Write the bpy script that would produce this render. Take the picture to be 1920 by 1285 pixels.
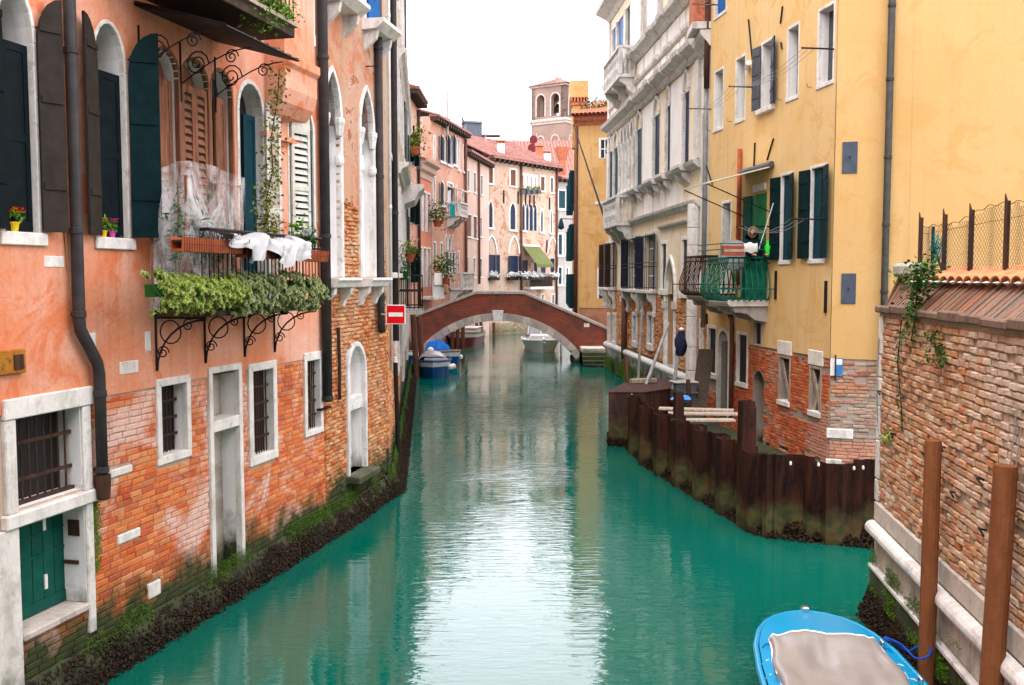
import bpy, math, random
from mathutils import Vector, Matrix, noise as mnoise
R = math.radians
rnd = random.Random(7)
sc = bpy.context.scene
for o in list(bpy.data.objects): bpy.data.objects.remove(o)
COL = sc.collection

# ------------------------------------------------------------------ camera
FPX, HOR, CAMH = 1780.0, 520.0, 4.5
PITCH = math.atan((642.5 - HOR) / FPX)
cd = bpy.data.cameras.new('camera'); cam = bpy.data.objects.new('camera', cd); COL.objects.link(cam)
cam.location = (0, 0, CAMH); cam.rotation_euler = (math.pi/2 - PITCH, 0, 0)
cd.sensor_width = 36; cd.lens = 36*FPX/1920; cd.clip_start = .1; cd.clip_end = 3000
sc.camera = cam

# ------------------------------------------------------------------ sky, sun, exposure (bright overcast, light rain)
SUN_EL, SUN_AZ = R(58), R(205)
wd = bpy.data.worlds.new('World'); sc.world = wd; wd.use_nodes = True
wt = wd.node_tree; bg = wt.nodes['Background']
sky = wt.nodes.new('ShaderNodeTexSky'); sky.sky_type = 'NISHITA'; sky.sun_disc = False
sky.sun_elevation = SUN_EL; sky.sun_rotation = SUN_AZ; sky.dust_density = 6; sky.air_density = 1.0
wm = wt.nodes.new('ShaderNodeMix'); wm.data_type = 'RGBA'; wm.inputs[0].default_value = .88   # an even cloud deck over that sky
wt.links.new(sky.outputs[0], wm.inputs[6]); wm.inputs[7].default_value = (22.2, 21.5, 23.2, 1)
wt.links.new(wm.outputs[2], bg.inputs[0]); bg.inputs[1].default_value = .115
sl = bpy.data.lights.new('sun', 'SUN'); sun = bpy.data.objects.new('sun', sl); COL.objects.link(sun)
sl.energy = .6; sl.angle = R(30); sl.color = (1, .96, .9)
sun.rotation_euler = (math.pi/2 - SUN_EL, 0, R(-35)); sun.location = (0, -10, 40)
sc.view_settings.view_transform = 'Standard'; sc.view_settings.look = 'None'
sc.view_settings.gamma = 1; sc.view_settings.use_curve_mapping = False
sc.view_settings.exposure = 0.9
sc.render.resolution_x = 1024; sc.render.resolution_y = 685
sc.render.engine = 'CYCLES'
sc.cycles.max_bounces = 6; sc.cycles.diffuse_bounces = 2

# ------------------------------------------------------------------ helpers
_cp, _sp = math.cos(PITCH), math.sin(PITCH)
def ray(px, py):
    a, b = (px-960)/FPX, -(py-642.5)/FPX
    return Vector((a, _cp + b*_sp, -_sp + b*_cp))
def at(px, py, Y):
    """the point at depth Y (metres ahead of the viewpoint) seen at a place of the photograph"""
    d = ray(px, py); return Vector((0, 0, CAMH)) + d*(Y/d.y)
def proj(p):
    x, y, z = p[0], p[1], p[2]-CAMH
    f = y*_cp - z*_sp; u = y*_sp + z*_cp
    return (960 + FPX*x/f, 642.5 - FPX*u/f) if f > .05 else (-9999, -9999)

def tag(o, label=None, cat=None, group=None, kind=None):
    if label: o['label'] = label
    if cat: o['category'] = cat
    if group: o['group'] = group
    if kind: o['kind'] = kind
    return o
def empty(name, loc=(0, 0, 0), rz=0, label=None, cat=None, group=None):
    o = bpy.data.objects.new(name, None); COL.objects.link(o)
    o.location = loc; o.rotation_euler = (0, 0, rz); o.empty_display_size = .2
    return tag(o, label, cat, group)
def link(name, me, parent=None, loc=(0, 0, 0), rz=0):
    o = bpy.data.objects.new(name, me); COL.objects.link(o)
    o.location = loc; o.rotation_euler = (0, 0, rz)
    if parent: o.parent = parent
    return o
def copy_tree(o, parent=None):
    c = o.copy(); COL.objects.link(c); c.parent = parent
    for ch in o.children: copy_tree(ch, c)
    return c

class MB:
    def __init__(s): s.v = []; s.f = []
    def add(s, vs, fs):
        o = len(s.v); s.v += [tuple(v) for v in vs]; s.f += [tuple(i+o for i in f) for f in fs]; return s
    def quad(s, a, b, c, d): return s.add([a, b, c, d], [(0, 1, 2, 3)])
    def box(s, x0, x1, y0, y1, z0, z1):
        return s.add([(x0,y0,z0),(x1,y0,z0),(x1,y1,z0),(x0,y1,z0),(x0,y0,z1),(x1,y0,z1),(x1,y1,z1),(x0,y1,z1)],
                     [(0,3,2,1),(4,5,6,7),(0,1,5,4),(1,2,6,5),(2,3,7,6),(3,0,4,7)])
    def _ext(s, a, b):
        n = len(a)
        return s.add(a+b, [tuple(range(n)), tuple(range(2*n-1, n-1, -1))] + [(i, n+i, n+(i+1) % n, (i+1) % n) for i in range(n)])
    def prism(s, pts, y0, y1): return s._ext([(x, y0, z) for x, z in pts], [(x, y1, z) for x, z in pts])
    def prismz(s, pts, z0, z1): return s._ext([(x, y, z0) for x, y in pts], [(x, y, z1) for x, y in pts])
    def prismx(s, pts, x0, x1): return s._ext([(x0, y, z) for y, z in pts], [(x1, y, z) for y, z in pts])
    def tube(s, pts, r, n=8, cap=True):
        pts = [Vector(p) for p in pts]; rs = r if isinstance(r, (list, tuple)) else [r]*len(pts)
        o = len(s.v); m = len(pts); N = None
        for i, p in enumerate(pts):
            t = (pts[min(i+1, m-1)] - pts[max(i-1, 0)])
            t = t.normalized() if t.length > 1e-9 else Vector((0, 0, 1))
            if N is None: N = t.orthogonal().normalized()
            N = N - t*N.dot(t)
            N = N.normalized() if N.length > 1e-6 else t.orthogonal().normalized()
            B = t.cross(N)
            for k in range(n):
                a = 2*math.pi*k/n; s.v.append(tuple(p + (N*math.cos(a) + B*math.sin(a))*rs[i]))
        for i in range(m-1):
            for k in range(n):
                a, b = o+i*n+k, o+i*n+(k+1) % n; s.f.append((a, b, b+n, a+n))
        if cap:
            s.f.append(tuple(o+k for k in range(n-1, -1, -1))); s.f.append(tuple(o+(m-1)*n+k for k in range(n)))
        return s
    def bar(s, p, q, w, h=None): return s.tube([p, q], w*.707 if h is None else w*.707, 4)
    def lathe(s, prof, c=(0, 0), n=12):
        o = len(s.v); m = len(prof)
        for r, z in prof:
            for k in range(n):
                a = 2*math.pi*(k+.5)/n; s.v.append((c[0]+r*math.cos(a), c[1]+r*math.sin(a), z))
        for i in range(m-1):
            for k in range(n):
                a, b = o+i*n+k, o+i*n+(k+1) % n; s.f.append((a, b, b+n, a+n))
        s.f.append(tuple(o+k for k in range(n-1, -1, -1))); s.f.append(tuple(o+(m-1)*n+k for k in range(n)))
        return s
    def grid(s, fn, nu, nv):
        o = len(s.v)
        for j in range(nv+1):
            for i in range(nu+1): s.v.append(tuple(fn(i/nu, j/nv)))
        for j in range(nv):
            for i in range(nu):
                a = o+j*(nu+1)+i; s.f.append((a, a+1, a+nu+2, a+nu+1))
        return s
    def blob(s, c, r, rn=None, k=.25):
        """a small uneven lump (octahedron, jittered)"""
        rn = rn or rnd; c = Vector(c); o = len(s.v)
        rr = r if isinstance(r, (tuple, list)) else (r, r, r)
        for d in ((1,0,0),(0,1,0),(-1,0,0),(0,-1,0),(0,0,1),(0,0,-1)):
            q = 1 + rn.uniform(-k, k)
            s.v.append((c.x+d[0]*rr[0]*q+rn.uniform(-k, k)*rr[0]*.4, c.y+d[1]*rr[1]*q+rn.uniform(-k, k)*rr[1]*.4, c.z+d[2]*rr[2]*q))
        for f in ((0,1,4),(1,2,4),(2,3,4),(3,0,4),(1,0,5),(2,1,5),(3,2,5),(0,3,5)): s.f.append(tuple(i+o for i in f))
        return s
    def leaf(s, c, d, n, l, w):
        """a folded leaf of four faces' worth: c base, d direction, n up"""
        c = Vector(c); d = Vector(d).normalized(); sd = d.cross(Vector(n)); sd = sd.normalized() if sd.length > 1e-6 else d.orthogonal().normalized()
        up = sd.cross(d)
        return s.add([c, c+d*l*.5+sd*w*.5+up*w*.15, c+d*l, c+d*l*.5-sd*w*.5+up*w*.15, c+d*l*.5-up*w*.1], [(0, 1, 4), (1, 2, 4), (2, 3, 4), (3, 0, 4)])
    def mesh(s, name):
        me = bpy.data.meshes.new(name); me.from_pydata(s.v, [], s.f); me.update(); return me
    def build(s, name, mat, parent=None, loc=(0, 0, 0), rz=0, smooth=False, bevel=0, kind=None, label=None):
        me = s.mesh(name); me.materials.append(MAT[mat])
        if smooth: me.polygons.foreach_set('use_smooth', [True]*len(me.polygons))
        o = link(name, me, parent, loc, rz)
        if bevel:
            b = o.modifiers.new('bevel', 'BEVEL'); b.width = bevel; b.segments = 1; b.limit_method = 'ANGLE'
        if kind: o['kind'] = kind
        if label: o['label'] = label
        return o

# ------------------------------------------------------------------ materials
MAT = {}
class NT:
    def __init__(s, name):
        m = bpy.data.materials.new(name); m.use_nodes = True; MAT[name] = m
        s.t = m.node_tree; s.p = s.t.nodes['Principled BSDF']; s.n = s.t.nodes
        s.pos = s.n.new('ShaderNodeNewGeometry'); s.tc = s.n.new('ShaderNodeTexCoord')
    def L(s, a, b): s.t.links.new(a, b)
    def val(s, sock, v):
        if isinstance(v, bpy.types.NodeSocket): s.L(v, sock)
        elif isinstance(v, (tuple, list)): sock.default_value = (*v, 1) if len(v) == 3 and len(sock.default_value) == 4 else v
        else: sock.default_value = v
    def vec(s, sx=1, sy=1, sz=1, obj=False):
        mp = s.n.new('ShaderNodeMapping'); mp.inputs[3].default_value = (sx, sy, sz)
        s.L(s.tc.outputs['Object'] if obj else s.pos.outputs['Position'], mp.inputs[0]); return mp.outputs[0]
    def noise(s, scale, detail=4, rough=.55, v=None, dist=0):
        n = s.n.new('ShaderNodeTexNoise'); n.inputs['Scale'].default_value = scale; n.inputs['Detail'].default_value = detail
        n.inputs['Roughness'].default_value = rough; n.inputs['Distortion'].default_value = dist
        s.L(v if v is not None else s.pos.outputs['Position'], n.inputs['Vector']); return n.outputs['Fac']
    def rng(s, f, a, b, c=0, d=1):
        m = s.n.new('ShaderNodeMapRange'); m.inputs[1].default_value = a; m.inputs[2].default_value = b
        m.inputs[3].default_value = c; m.inputs[4].default_value = d; s.L(f, m.inputs[0]); return m.outputs[0]
    def ramp(s, f, stops):
        r = s.n.new('ShaderNodeValToRGB'); e = r.color_ramp.elements
        while len(e) < len(stops): e.new(.5)
        for i, (p, c) in enumerate(stops): e[i].position = p; e[i].color = (*c, 1)
        s.L(f, r.inputs[0]); return r.outputs[0]
    def mix(s, f, a, b, mode='MIX'):
        m = s.n.new('ShaderNodeMix'); m.data_type = 'RGBA'; m.blend_type = mode
        s.val(m.inputs[0], f); s.val(m.inputs[6], a); s.val(m.inputs[7], b); return m.outputs[2]
    def math(s, op, a, b=0.0):
        m = s.n.new('ShaderNodeMath'); m.operation = op; m.use_clamp = False; s.val(m.inputs[0], a); s.val(m.inputs[1], b); return m.outputs[0]
    def z(s):
        x = s.n.new('ShaderNodeSeparateXYZ'); s.L(s.pos.outputs['Position'], x.inputs[0]); return x.outputs[2]
    def bump(s, h, strength=.3, dist=.02):
        b = s.n.new('ShaderNodeBump'); b.inputs['Strength'].default_value = strength; b.inputs['Distance'].default_value = dist
        s.L(h, b.inputs['Height']); s.L(b.outputs[0], s.p.inputs['Normal'])
    def tide(s, col, top=.95, soft=.35):
        """wet algae line that the tide leaves on masonry"""
        zz = s.z(); nz = s.noise(2.2, 5, .65)
        h = s.math('ADD', zz, s.math('MULTIPLY', s.math('SUBTRACT', nz, .5), -1.3))
        col = s.mix(s.rng(h, top+soft, top-.1), col, s.mix(s.noise(7, 4), (.055, .075, .02), (.035, .035, .022)))
        return s.mix(s.rng(h, top-.25, top-.55), col, (.014, .013, .009))
    def fin(s, col, rough=.8, metal=0, spec=None):
        s.val(s.p.inputs['Base Color'], col); s.val(s.p.inputs['Roughness'], rough); s.p.inputs['Metallic'].default_value = metal
        if spec is not None: s.p.inputs['Specular IOR Level'].default_value = spec

def plain(name, col, rough=.7, metal=0, var=.25, sc_=6, bump=.15, spec=.12):
    n = NT(name); f = n.noise(sc_, 5, .6)
    c = n.mix(n.rng(f, .3, .7), tuple(x*(1-var) for x in col), tuple(min(x*(1+var), .95) for x in col))
    n.fin(c, rough, metal, spec)
    if bump: n.bump(n.noise(sc_*8, 4), bump, .01)
def stucco(name, a, b, c=None, under=None, thr=.62, tide=None, streak=.35, grime=(.16, .12, .09), scl=.55, grain=.3, bmp=.28):
    """painted render: faded patches, runs of dirty water, fine grain; where 'under' is given patches have fallen off"""
    n = NT(name)
    f = n.noise(scl, 6, .62, dist=.6); col = n.mix(n.rng(f, .38, .62), a, b)
    if c: col = n.mix(n.math('MULTIPLY', n.rng(n.noise(scl*2.1, 7, .7, dist=.9), .53, .6), .8), col, c)
    v = n.vec(5, 5, .35); st = n.rng(n.noise(1.2, 5, .6, v=v), .52, .74)
    col = n.mix(n.math('MULTIPLY', st, streak), col, grime)
    col = n.mix(grain, col, n.ramp(n.noise(24, 3), [(.3, (.35, .35, .35)), (.7, (.7, .7, .7))]), 'OVERLAY')
    if under:
        pf = n.noise(scl*1.6, 8, .68, dist=.5); k = n.rng(pf, thr, thr+.012)
        col = n.mix(n.rng(pf, thr-.02, thr), col, tuple(x*.8+.12 for x in b)); col = n.mix(k, col, n.mix(n.rng(n.noise(9, 5), .35, .65), under, tuple(x*.6 for x in under)))
    if tide: col = n.tide(col, tide)
    n.fin(col, .9, 0, .15); n.bump(n.math('ADD', n.noise(40, 3), n.math('MULTIPLY', n.noise(4, 5), 1.5)), bmp, .012)
def brickmat(name, cols, mort, white=.3, tide=None, soot=.25):
    """single bricks: colour by piece, lime bloom and wear over them"""
    n = NT(name)
    oi = n.n.new('ShaderNodeObjectInfo')
    r = n.math('FRACT', n.math('ADD', n.math('MULTIPLY', n.pos.outputs['Random Per Island'], 3.7), n.math('MULTIPLY', oi.outputs['Random'], 5.3)))
    col = n.ramp(r, [(i/(len(cols)-1), c) for i, c in enumerate(cols)])
    col = n.mix(n.math('MULTIPLY', n.rng(n.noise(.75, 7, .7, dist=.7), .50, .60), white), col, mort)
    col = n.mix(n.math('MULTIPLY', n.rng(n.noise(1.7, 6, .7), .55, .72), soot), col, (.07, .045, .03))
    col = n.mix(.45, col, n.ramp(n.noise(30, 4), [(.25, (.3, .3, .3)), (.75, (.72, .72, .72))]), 'OVERLAY')
    if tide: col = n.tide(col, tide)
    n.fin(col, .9, 0, .15); n.bump(n.noise(55, 4, .7), .5, .012)
def bricktex(name, c1, c2, mort, bw=.25, bh=.072, tide=None, bump=.5, blot=(.1, .06, .045), blo=.4):
    """brickwork too far off to tell the pieces apart"""
    n = NT(name); sx = n.n.new('ShaderNodeSeparateXYZ'); n.L(n.tc.outputs['Object'], sx.inputs[0])
    cx = n.n.new('ShaderNodeCombineXYZ'); n.L(n.math('ADD', sx.outputs[0], sx.outputs[1]), cx.inputs[0]); n.L(sx.outputs[2], cx.inputs[1])
    b = n.n.new('ShaderNodeTexBrick'); n.L(cx.outputs[0], b.inputs['Vector'])
    b.inputs['Scale'].default_value = 1; b.inputs['Brick Width'].default_value = bw; b.inputs['Row Height'].default_value = bh; b.inputs['Mortar Size'].default_value = .006
    b.inputs['Color1'].default_value = (*c1, 1); b.inputs['Color2'].default_value = (*c2, 1); b.inputs['Mortar'].default_value = (*mort, 1)
    col = n.mix(n.math('MULTIPLY', n.rng(n.noise(.8, 6, .65, dist=.5), .45, .65), blo), b.outputs['Color'], blot)
    col = n.mix(n.math('MULTIPLY', n.rng(n.noise(2.3, 6, .65), .5, .7), .35), col, mort)
    if tide: col = n.tide(col, tide)
    n.fin(col, .9, 0, .15); n.bump(n.math('ADD', n.math('MULTIPLY', b.outputs['Fac'], -1), n.math('MULTIPLY', n.noise(20, 4), .7)), bump, .01)
def woodmat(name, col, rough=.75, var=.4, along=(9, 9, .7), grime=(.05, .04, .03)):
    n = NT(name); f = n.noise(3, 6, .65, v=n.vec(*along))
    c = n.mix(n.rng(f, .35, .65), tuple(x*(1-var) for x in col), tuple(min(.95, x*(1+var)) for x in col))
    c = n.mix(n.math('MULTIPLY', n.rng(n.noise(1.5, 6, .7), .55, .75), .4), c, grime)
    n.fin(c, rough, 0, .15); n.bump(n.noise(8, 5, .7, v=n.vec(*along)), .3, .01)
def stonemat(name, col, dirt=(.12, .11, .09), k=.5, tide=None, rough=.8):
    n = NT(name); f = n.noise(3.5, 7, .68)
    c = n.mix(n.rng(f, .35, .65), tuple(x*.82 for x in col), col)
    st = n.rng(n.noise(1.6, 7, .75, v=n.vec(2.2, 2.2, .8), dist=.4), .48, .70); c = n.mix(n.math('MULTIPLY', st, k), c, dirt)
    c = n.mix(n.math('MULTIPLY', n.rng(n.noise(5.5, 6, .75), .56, .68), k*.8), c, tuple(x*.8 for x in dirt))
    c = n.mix(.3, c, n.ramp(n.noise(30, 4), [(.3, (.35, .35, .35)), (.7, (.65, .65, .65))]), 'OVERLAY')
    if tide: c = n.tide(c, tide)
    n.fin(c, rough, 0, .2); n.bump(n.math('ADD', n.noise(22, 5, .7), n.noise(5, 3)), .35, .015)
def leafmat(name, c1, c2, c3=None):
    n = NT(name); r = n.pos.outputs['Random Per Island']
    st = [(0, c1), (.6, c2), (1, c3 or c2)]
    c = n.mix(n.math('MULTIPLY', n.rng(n.noise(3, 4), .4, .65), .5), n.ramp(r, st), tuple(x*.55 for x in c1))
    n.fin(c, .6, 0, .15); n.p.inputs['Subsurface Weight'].default_value = 0
def rustmat(name, dark, rust, k=.45, tide=None, rough=.75, metal=0):
    n = NT(name); f = n.rng(n.noise(2.2, 7, .7, v=n.vec(2.5, 2.5, .5), dist=.5), .5-.2*k, .72)
    c = n.mix(f, dark, rust); c = n.mix(n.rng(n.noise(18, 5, .7), .5, .7), c, tuple(x*.6 for x in rust))
    if tide:
        zz = n.math('ADD', n.z(), n.math('MULTIPLY', n.math('SUBTRACT', n.noise(1.8, 5, .65), .5), -1.1))
        g = n.mix(n.rng(n.noise(6, 5), .4, .6), (.085, .075, .03), (.04, .05, .02)); g = n.mix(n.math('MULTIPLY', n.rng(n.noise(3.1, 6, .7), .52, .64), .6), g, (.13, .04, .015))
        c = n.mix(n.rng(zz, tide+.25, tide-.1), c, g); c = n.mix(n.rng(zz, tide-.3, tide-.5), c, (.015, .012, .01))
    n.fin(c, rough, metal, .10); n.bump(n.noise(35, 5, .7), .35, .01)

WHITE = (.72, .69, .64)
stucco('pink_render', (.66, .23, .11), (.70, .39, .28), (.63, .165, .06), streak=.38, grime=(.40, .13, .065), scl=.5)
stucco('peach_render', (0.499, 0.257, 0.151), (0.468, 0.317, 0.227), (0.468, 0.166, 0.083), under=(.45, .17, .07), thr=.60, streak=.3)
stucco('beige_render', (.42, .33, .24), (.50, .41, .31), (.30, .23, .17), streak=.5)
stucco('salmon_render', (0.484, 0.242, 0.172), (0.530, 0.328, 0.242), (0.429, 0.195, 0.125), under=(.42, .2, .11), thr=.64)
stucco('coral_render', (0.560, 0.176, 0.104), (0.528, 0.224, 0.144), streak=.25)
stucco('pale_pink_render', (0.504, 0.360, 0.295), (0.533, 0.403, 0.338), streak=.25)
stucco('worn_peach_render', (0.450, 0.315, 0.225), (0.465, 0.367, 0.285), (0.375, 0.270, 0.203), under=(.46, .24, .15), thr=.55, streak=.3, scl=.7)
stucco('grey_render', (0.312, 0.300, 0.282), (0.360, 0.342, 0.318), streak=.4)
stucco('ochre_render', (0.493, 0.281, 0.102), (0.527, 0.323, 0.136), (0.425, 0.221, 0.068), streak=.35)
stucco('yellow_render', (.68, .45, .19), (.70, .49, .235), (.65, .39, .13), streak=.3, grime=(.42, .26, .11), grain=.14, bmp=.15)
stucco('yellow_side_render', (.52, .325, .125), (.54, .35, .145), (.50, .30, .105), streak=.2, grime=(.38, .22, .09), grain=.12, bmp=.12)  # same yellow paint, darkened to offset the stronger light on the side wall
stucco('cream_render', (.74, .60, .41), (.76, .66, .50), (.70, .52, .31), streak=.4, grime=(.3, .24, .18))
stucco('white_render', (.78, .75, .71), (.70, .67, .63), streak=.3, grime=(.25, .23, .2))
stucco('grey_plaster', (.36, .31, .26), (.44, .39, .33), (.27, .22, .18), streak=.5, tide=.55)
stucco('light_plaster', (.76, .74, .71), (.83, .81, .78), streak=.25, tide=.7)
stucco('tower_render', (.205, .14, .11), (.25, .18, .145), streak=.35)
brickmat('orange_brick', [(.62, .15, .04), (.68, .22, .07), (.52, .09, .03), (.70, .30, .12), (.44, .10, .045), (.64, .18, .055)], (.70, .46, .37), .95, tide=.62, soot=.35)
brickmat('rough_brick', [(.50, .16, .05), (.58, .27, .10), (.42, .11, .035), (.62, .36, .17), (.36, .12, .05)], (.55, .40, .27), .35, tide=.75, soot=.5)
brickmat('wall_brick', [(.56, .27, .12), (.62, .42, .25), (.48, .17, .07), (.64, .49, .34), (.38, .19, .11), (.58, .34, .17), (.54, .34, .22), (.50, .22, .09)], (.58, .45, .35), .85, soot=.7)
brickmat('red_brick', [(.46, .09, .03), (.52, .14, .05), (.38, .07, .03), (.55, .22, .09), (.42, .10, .04)], (.45, .34, .27), .5, soot=.4)
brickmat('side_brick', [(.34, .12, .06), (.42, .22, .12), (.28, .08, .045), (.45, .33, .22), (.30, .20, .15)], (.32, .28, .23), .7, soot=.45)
brickmat('edge_brick', [(.19, .105, .065), (.25, .15, .10), (.12, .07, .045), (.29, .12, .065), (.16, .115, .085)], (.32, .26, .21), .35, soot=.5)
stucco('mortar', (.50, .38, .29), (.42, .30, .21), tide=.62, streak=.5)
stucco('grey_mortar', (.33, .28, .23), (.26, .21, .17), tide=.4, streak=.5)
stucco('rough_mortar', (.44, .28, .16), (.34, .18, .09), tide=.75, streak=.4)
bricktex('bridge_brick', (.30, .062, .032), (.20, .045, .027), (.2, .1, .075), bh=.062, blot=(.085, .05, .035), blo=.85)
bricktex('far_brick', (.42, .16, .08), (.36, .12, .06), (.45, .33, .25), blo=.5, tide=1.2)
bricktex('palace_brick', (.48, .17, .07), (.40, .11, .045), (.48, .36, .27), tide=.3)
stonemat('stone', (.78, .75, .70), k=.45, tide=.25)
stonemat('frame_stone', (.80, .76, .69), (.26, .19, .12), .5, tide=.3)
stonemat('grey_stone', (.42, .40, .36), k=.6)
stonemat('palace_stone', (.66, .63, .59), (.13, .12, .11), .6, tide=.7)
stonemat('coping_stone', (.46, .40, .35), (.15, .1, .08), .6)
stonemat('brown_coping', (.22, .14, .095), (.055, .04, .03), .85)
stonemat('wet_stone', (.16, .15, .11), (.03, .04, .015), .8, tide=.6)
stonemat('plinth_stone', (.60, .53, .45), (.2, .16, .1), .55, tide=.45)
plain('green_paint', (.003, .017, .019), .5, var=.3, spec=.06)
plain('blackgreen_paint', (.005, .010, .012), .5, var=.3, spec=.06)
plain('brown_back_paint', (.034, .027, .022), .65, var=.25, spec=.06)
plain('door_green', (.006, .085, .06), .45, var=.25)
plain('leaf_green_paint', (.010, .16, .055), .5, var=.2)
plain('teal_paint', (.004, .040, .055), .5, var=.2)
plain('blue_paint', (.012, .10, .30), .5, var=.2)
plain('navy_paint', (.010, .020, .050), .5, var=.3)
plain('grey_blue_paint', (.075, .085, .10), .55, var=.25)
plain('balcony_green', (.008, .12, .075), .5, var=.4)
plain('off_white_paint', (.55, .54, .46), .6, var=.2)
plain('white_paint', (.75, .74, .70), .5, var=.1)
plain('red_enamel', (.62, .006, .012), .35, var=.05, bump=0)
plain('sign_blue', (.05, .2, .5), .4)
plain('iron', (.018, .015, .014), .6, var=.4)
plain('pipe_grey', (.045, .04, .04), .5, var=.25)
plain('dark_pipe', (.045, .045, .04), .55, var=.3)
plain('cable', (.42, .2, .1), .7)
plain('grey_cable', (.3, .3, .28), .7)
plain('plate_grey', (.06, .075, .1), .5, var=.2)
plain('terracotta', (.36, .085, .035), .7, var=.3)
plain('yellow_pot', (.75, .52, .02), .4, var=.05)
plain('pink_pot', (.7, .08, .4), .4, var=.05)
plain('green_pot', (.015, .10, .015), .4, var=.1)
plain('bright_green_plastic', (.03, .62, .03), .35, var=.05)
plain('bag_white', (.48, .48, .47), .35, var=.05)
plain('cloth_white', (.75, .74, .68), .85, var=.06)
plain('awning_cream', (.68, .63, .52), .8, var=.1)
plain('awning_green', (.11, .125, .04), .75, var=.25)
plain('dish_grey', (.33, .34, .35), .5, var=.05)
plain('coat_navy', (.012, .016, .035), .85, var=.3)
plain('fur', (.30, .20, .10), .95, var=.5, sc_=40)
plain('skin', (.45, .26, .18), .6, var=.05)
plain('boat_turquoise', (.0, .25, .46), .22, var=.06, sc_=2, bump=.03, spec=.3)
plain('tarp_grey', (.27, .24, .215), .32, var=.12, sc_=2.2, bump=.25, spec=.35)
plain('boat_blue', (.006, .075, .23), .35, var=.2)
plain('boat_white', (.72, .72, .70), .35, var=.1)
plain('boat_red', (.20, .03, .03), .45, var=.2)
plain('tarp_blue', (.004, .10, .38), .5, var=.2)
plain('chrome', (.6, .6, .6), .25, 1, var=.05)
plain('rope_blue', (.01, .06, .32), .8)
plain('rope_yellow', (.6, .45, .05), .8)
plain('teal_cloth', (.0, .22, .22), .8)
plain('petal_yellow', (.85, .55, .01), .6, var=.1)
plain('petal_red', (.7, .02, .02), .6, var=.1)
plain('petal_pink', (.75, .12, .42), .6, var=.1)
plain('petal_white', (.6, .6, .58), .6, var=.05)
plain('tile_red', (.40, .13, .07), .85, var=.4, sc_=9)
plain('tile_pale', (.27, .135, .11), .85, var=.45, sc_=5)
plain('coping_tile', (.56, .21, .09), .8, var=.35, sc_=7)
plain('lime_wash', (.70, .66, .62), .85, var=.15)
plain('altana_box', (.09, .10, .12), .6)
plain('red_disc', (.12, .015, .02), .6)
woodmat('brown_wood', (.23, .10, .055)); woodmat('bare_wood', (.34, .27, .21)); woodmat('dark_wood', (.05, .035, .025))
woodmat('mooring_wood', (.13, .055, .035)); woodmat('boat_wood', (.3, .17, .09))
rustmat('sheet_rust', (.009, .005, .005), (.070, .022, .012), .5, tide=.42)
rustmat('box_rust', (.03, .02, .018), (.12, .045, .03), .5, tide=.6)
rustmat('pole_brown', (.17, .060, .024), (.27, .105, .042), .6)
rustmat('iron_rust', (.03, .02, .016), (.11, .05, .03), .6)
rustmat('yellow_rust', (.45, .2, .02), (.22, .06, .02), .6)
leafmat('leaf_fresh', (.10, .26, .02), (.16, .34, .04), (.22, .40, .06))
leafmat('leaf_succulent', (.24, .36, .05), (.42, .52, .11), (.55, .60, .22))
leafmat('leaf_succulent_grey', (.22, .34, .10), (.38, .46, .19), (.50, .42, .28))
leafmat('leaf_dark', (.02, .08, .015), (.045, .14, .02), (.09, .2, .03))
leafmat('leaf_olive', (.12, .16, .015), (.20, .24, .03), (.28, .22, .03))
leafmat('moss', (.035, .10, .004), (.07, .18, .008), (.13, .22, .015))
leafmat('mussel', (.012, .007, .003), (.024, .013, .006), (.05, .03, .014))
def _glass(name, col, rough=.12):
    n = NT(name); n.fin(n.mix(n.rng(n.noise(1.3, 3), .4, .6), col, tuple(x*.5 for x in col)), rough, 0, .5); n.bump(n.noise(2.5, 2), .08, .05)
_glass('glass', (.018, .02, .022)); _glass('pale_glass', (.12, .12, .115)); _glass('dark_room', (.010, .009, .009), .6)
def _film():
    n = NT('clear_film'); n.fin((.85, .86, .86), .25); n.p.inputs['Alpha'].default_value = .45
    n.bump(n.noise(6, 5, .6), .6, .05)
    n.L(n.rng(n.noise(2.4, 6, .65, v=n.vec(1, 1, .6), dist=1.2), .42, .66, .04, .55), n.p.inputs['Alpha'])
_film()
def _net():
    n = NT('water')
    v1 = n.vec(1.0, 1.6, 1); w1 = n.noise(1.3, 3, .5, v=v1, dist=.4)
    w2 = n.math('MULTIPLY', n.noise(3.4, 3, .5, v=n.vec(.6, 2.4, 1), dist=.7), n.rng(n.noise(.22, 3, .6), .4, .62, .35, 1.5)); w3 = n.noise(22, 2, .5, v=n.vec(1, 1.6, 1))
    vo = n.n.new('ShaderNodeTexVoronoi'); vo.inputs['Scale'].default_value = 5.5; n.L(n.pos.outputs['Position'], vo.inputs['Vector'])
    ring = n.math('MULTIPLY', n.math('SINE', n.math('MULTIPLY', vo.outputs['Distance'], 75.0)), n.rng(vo.outputs['Distance'], .0, .17, .5, 0))
    h = n.math('ADD', n.math('MULTIPLY', w1, .55), n.math('MULTIPLY', w2, .75))
    h = n.math('ADD', h, n.math('MULTIPLY', w3, .03)); h = n.math('ADD', h, n.math('MULTIPLY', ring, .05))
    b = n.n.new('ShaderNodeBump'); b.inputs['Strength'].default_value = .12; b.inputs['Distance'].default_value = .08
    n.L(h, b.inputs['Height']); n.L(b.outputs[0], n.p.inputs['Normal'])
    col = n.mix(n.rng(n.noise(.25, 3), .35, .65), (.0, .090, .066), (.0, .102, .064))
    n.fin(col, .012); n.p.inputs['IOR'].default_value = 1.62
_net()
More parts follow.
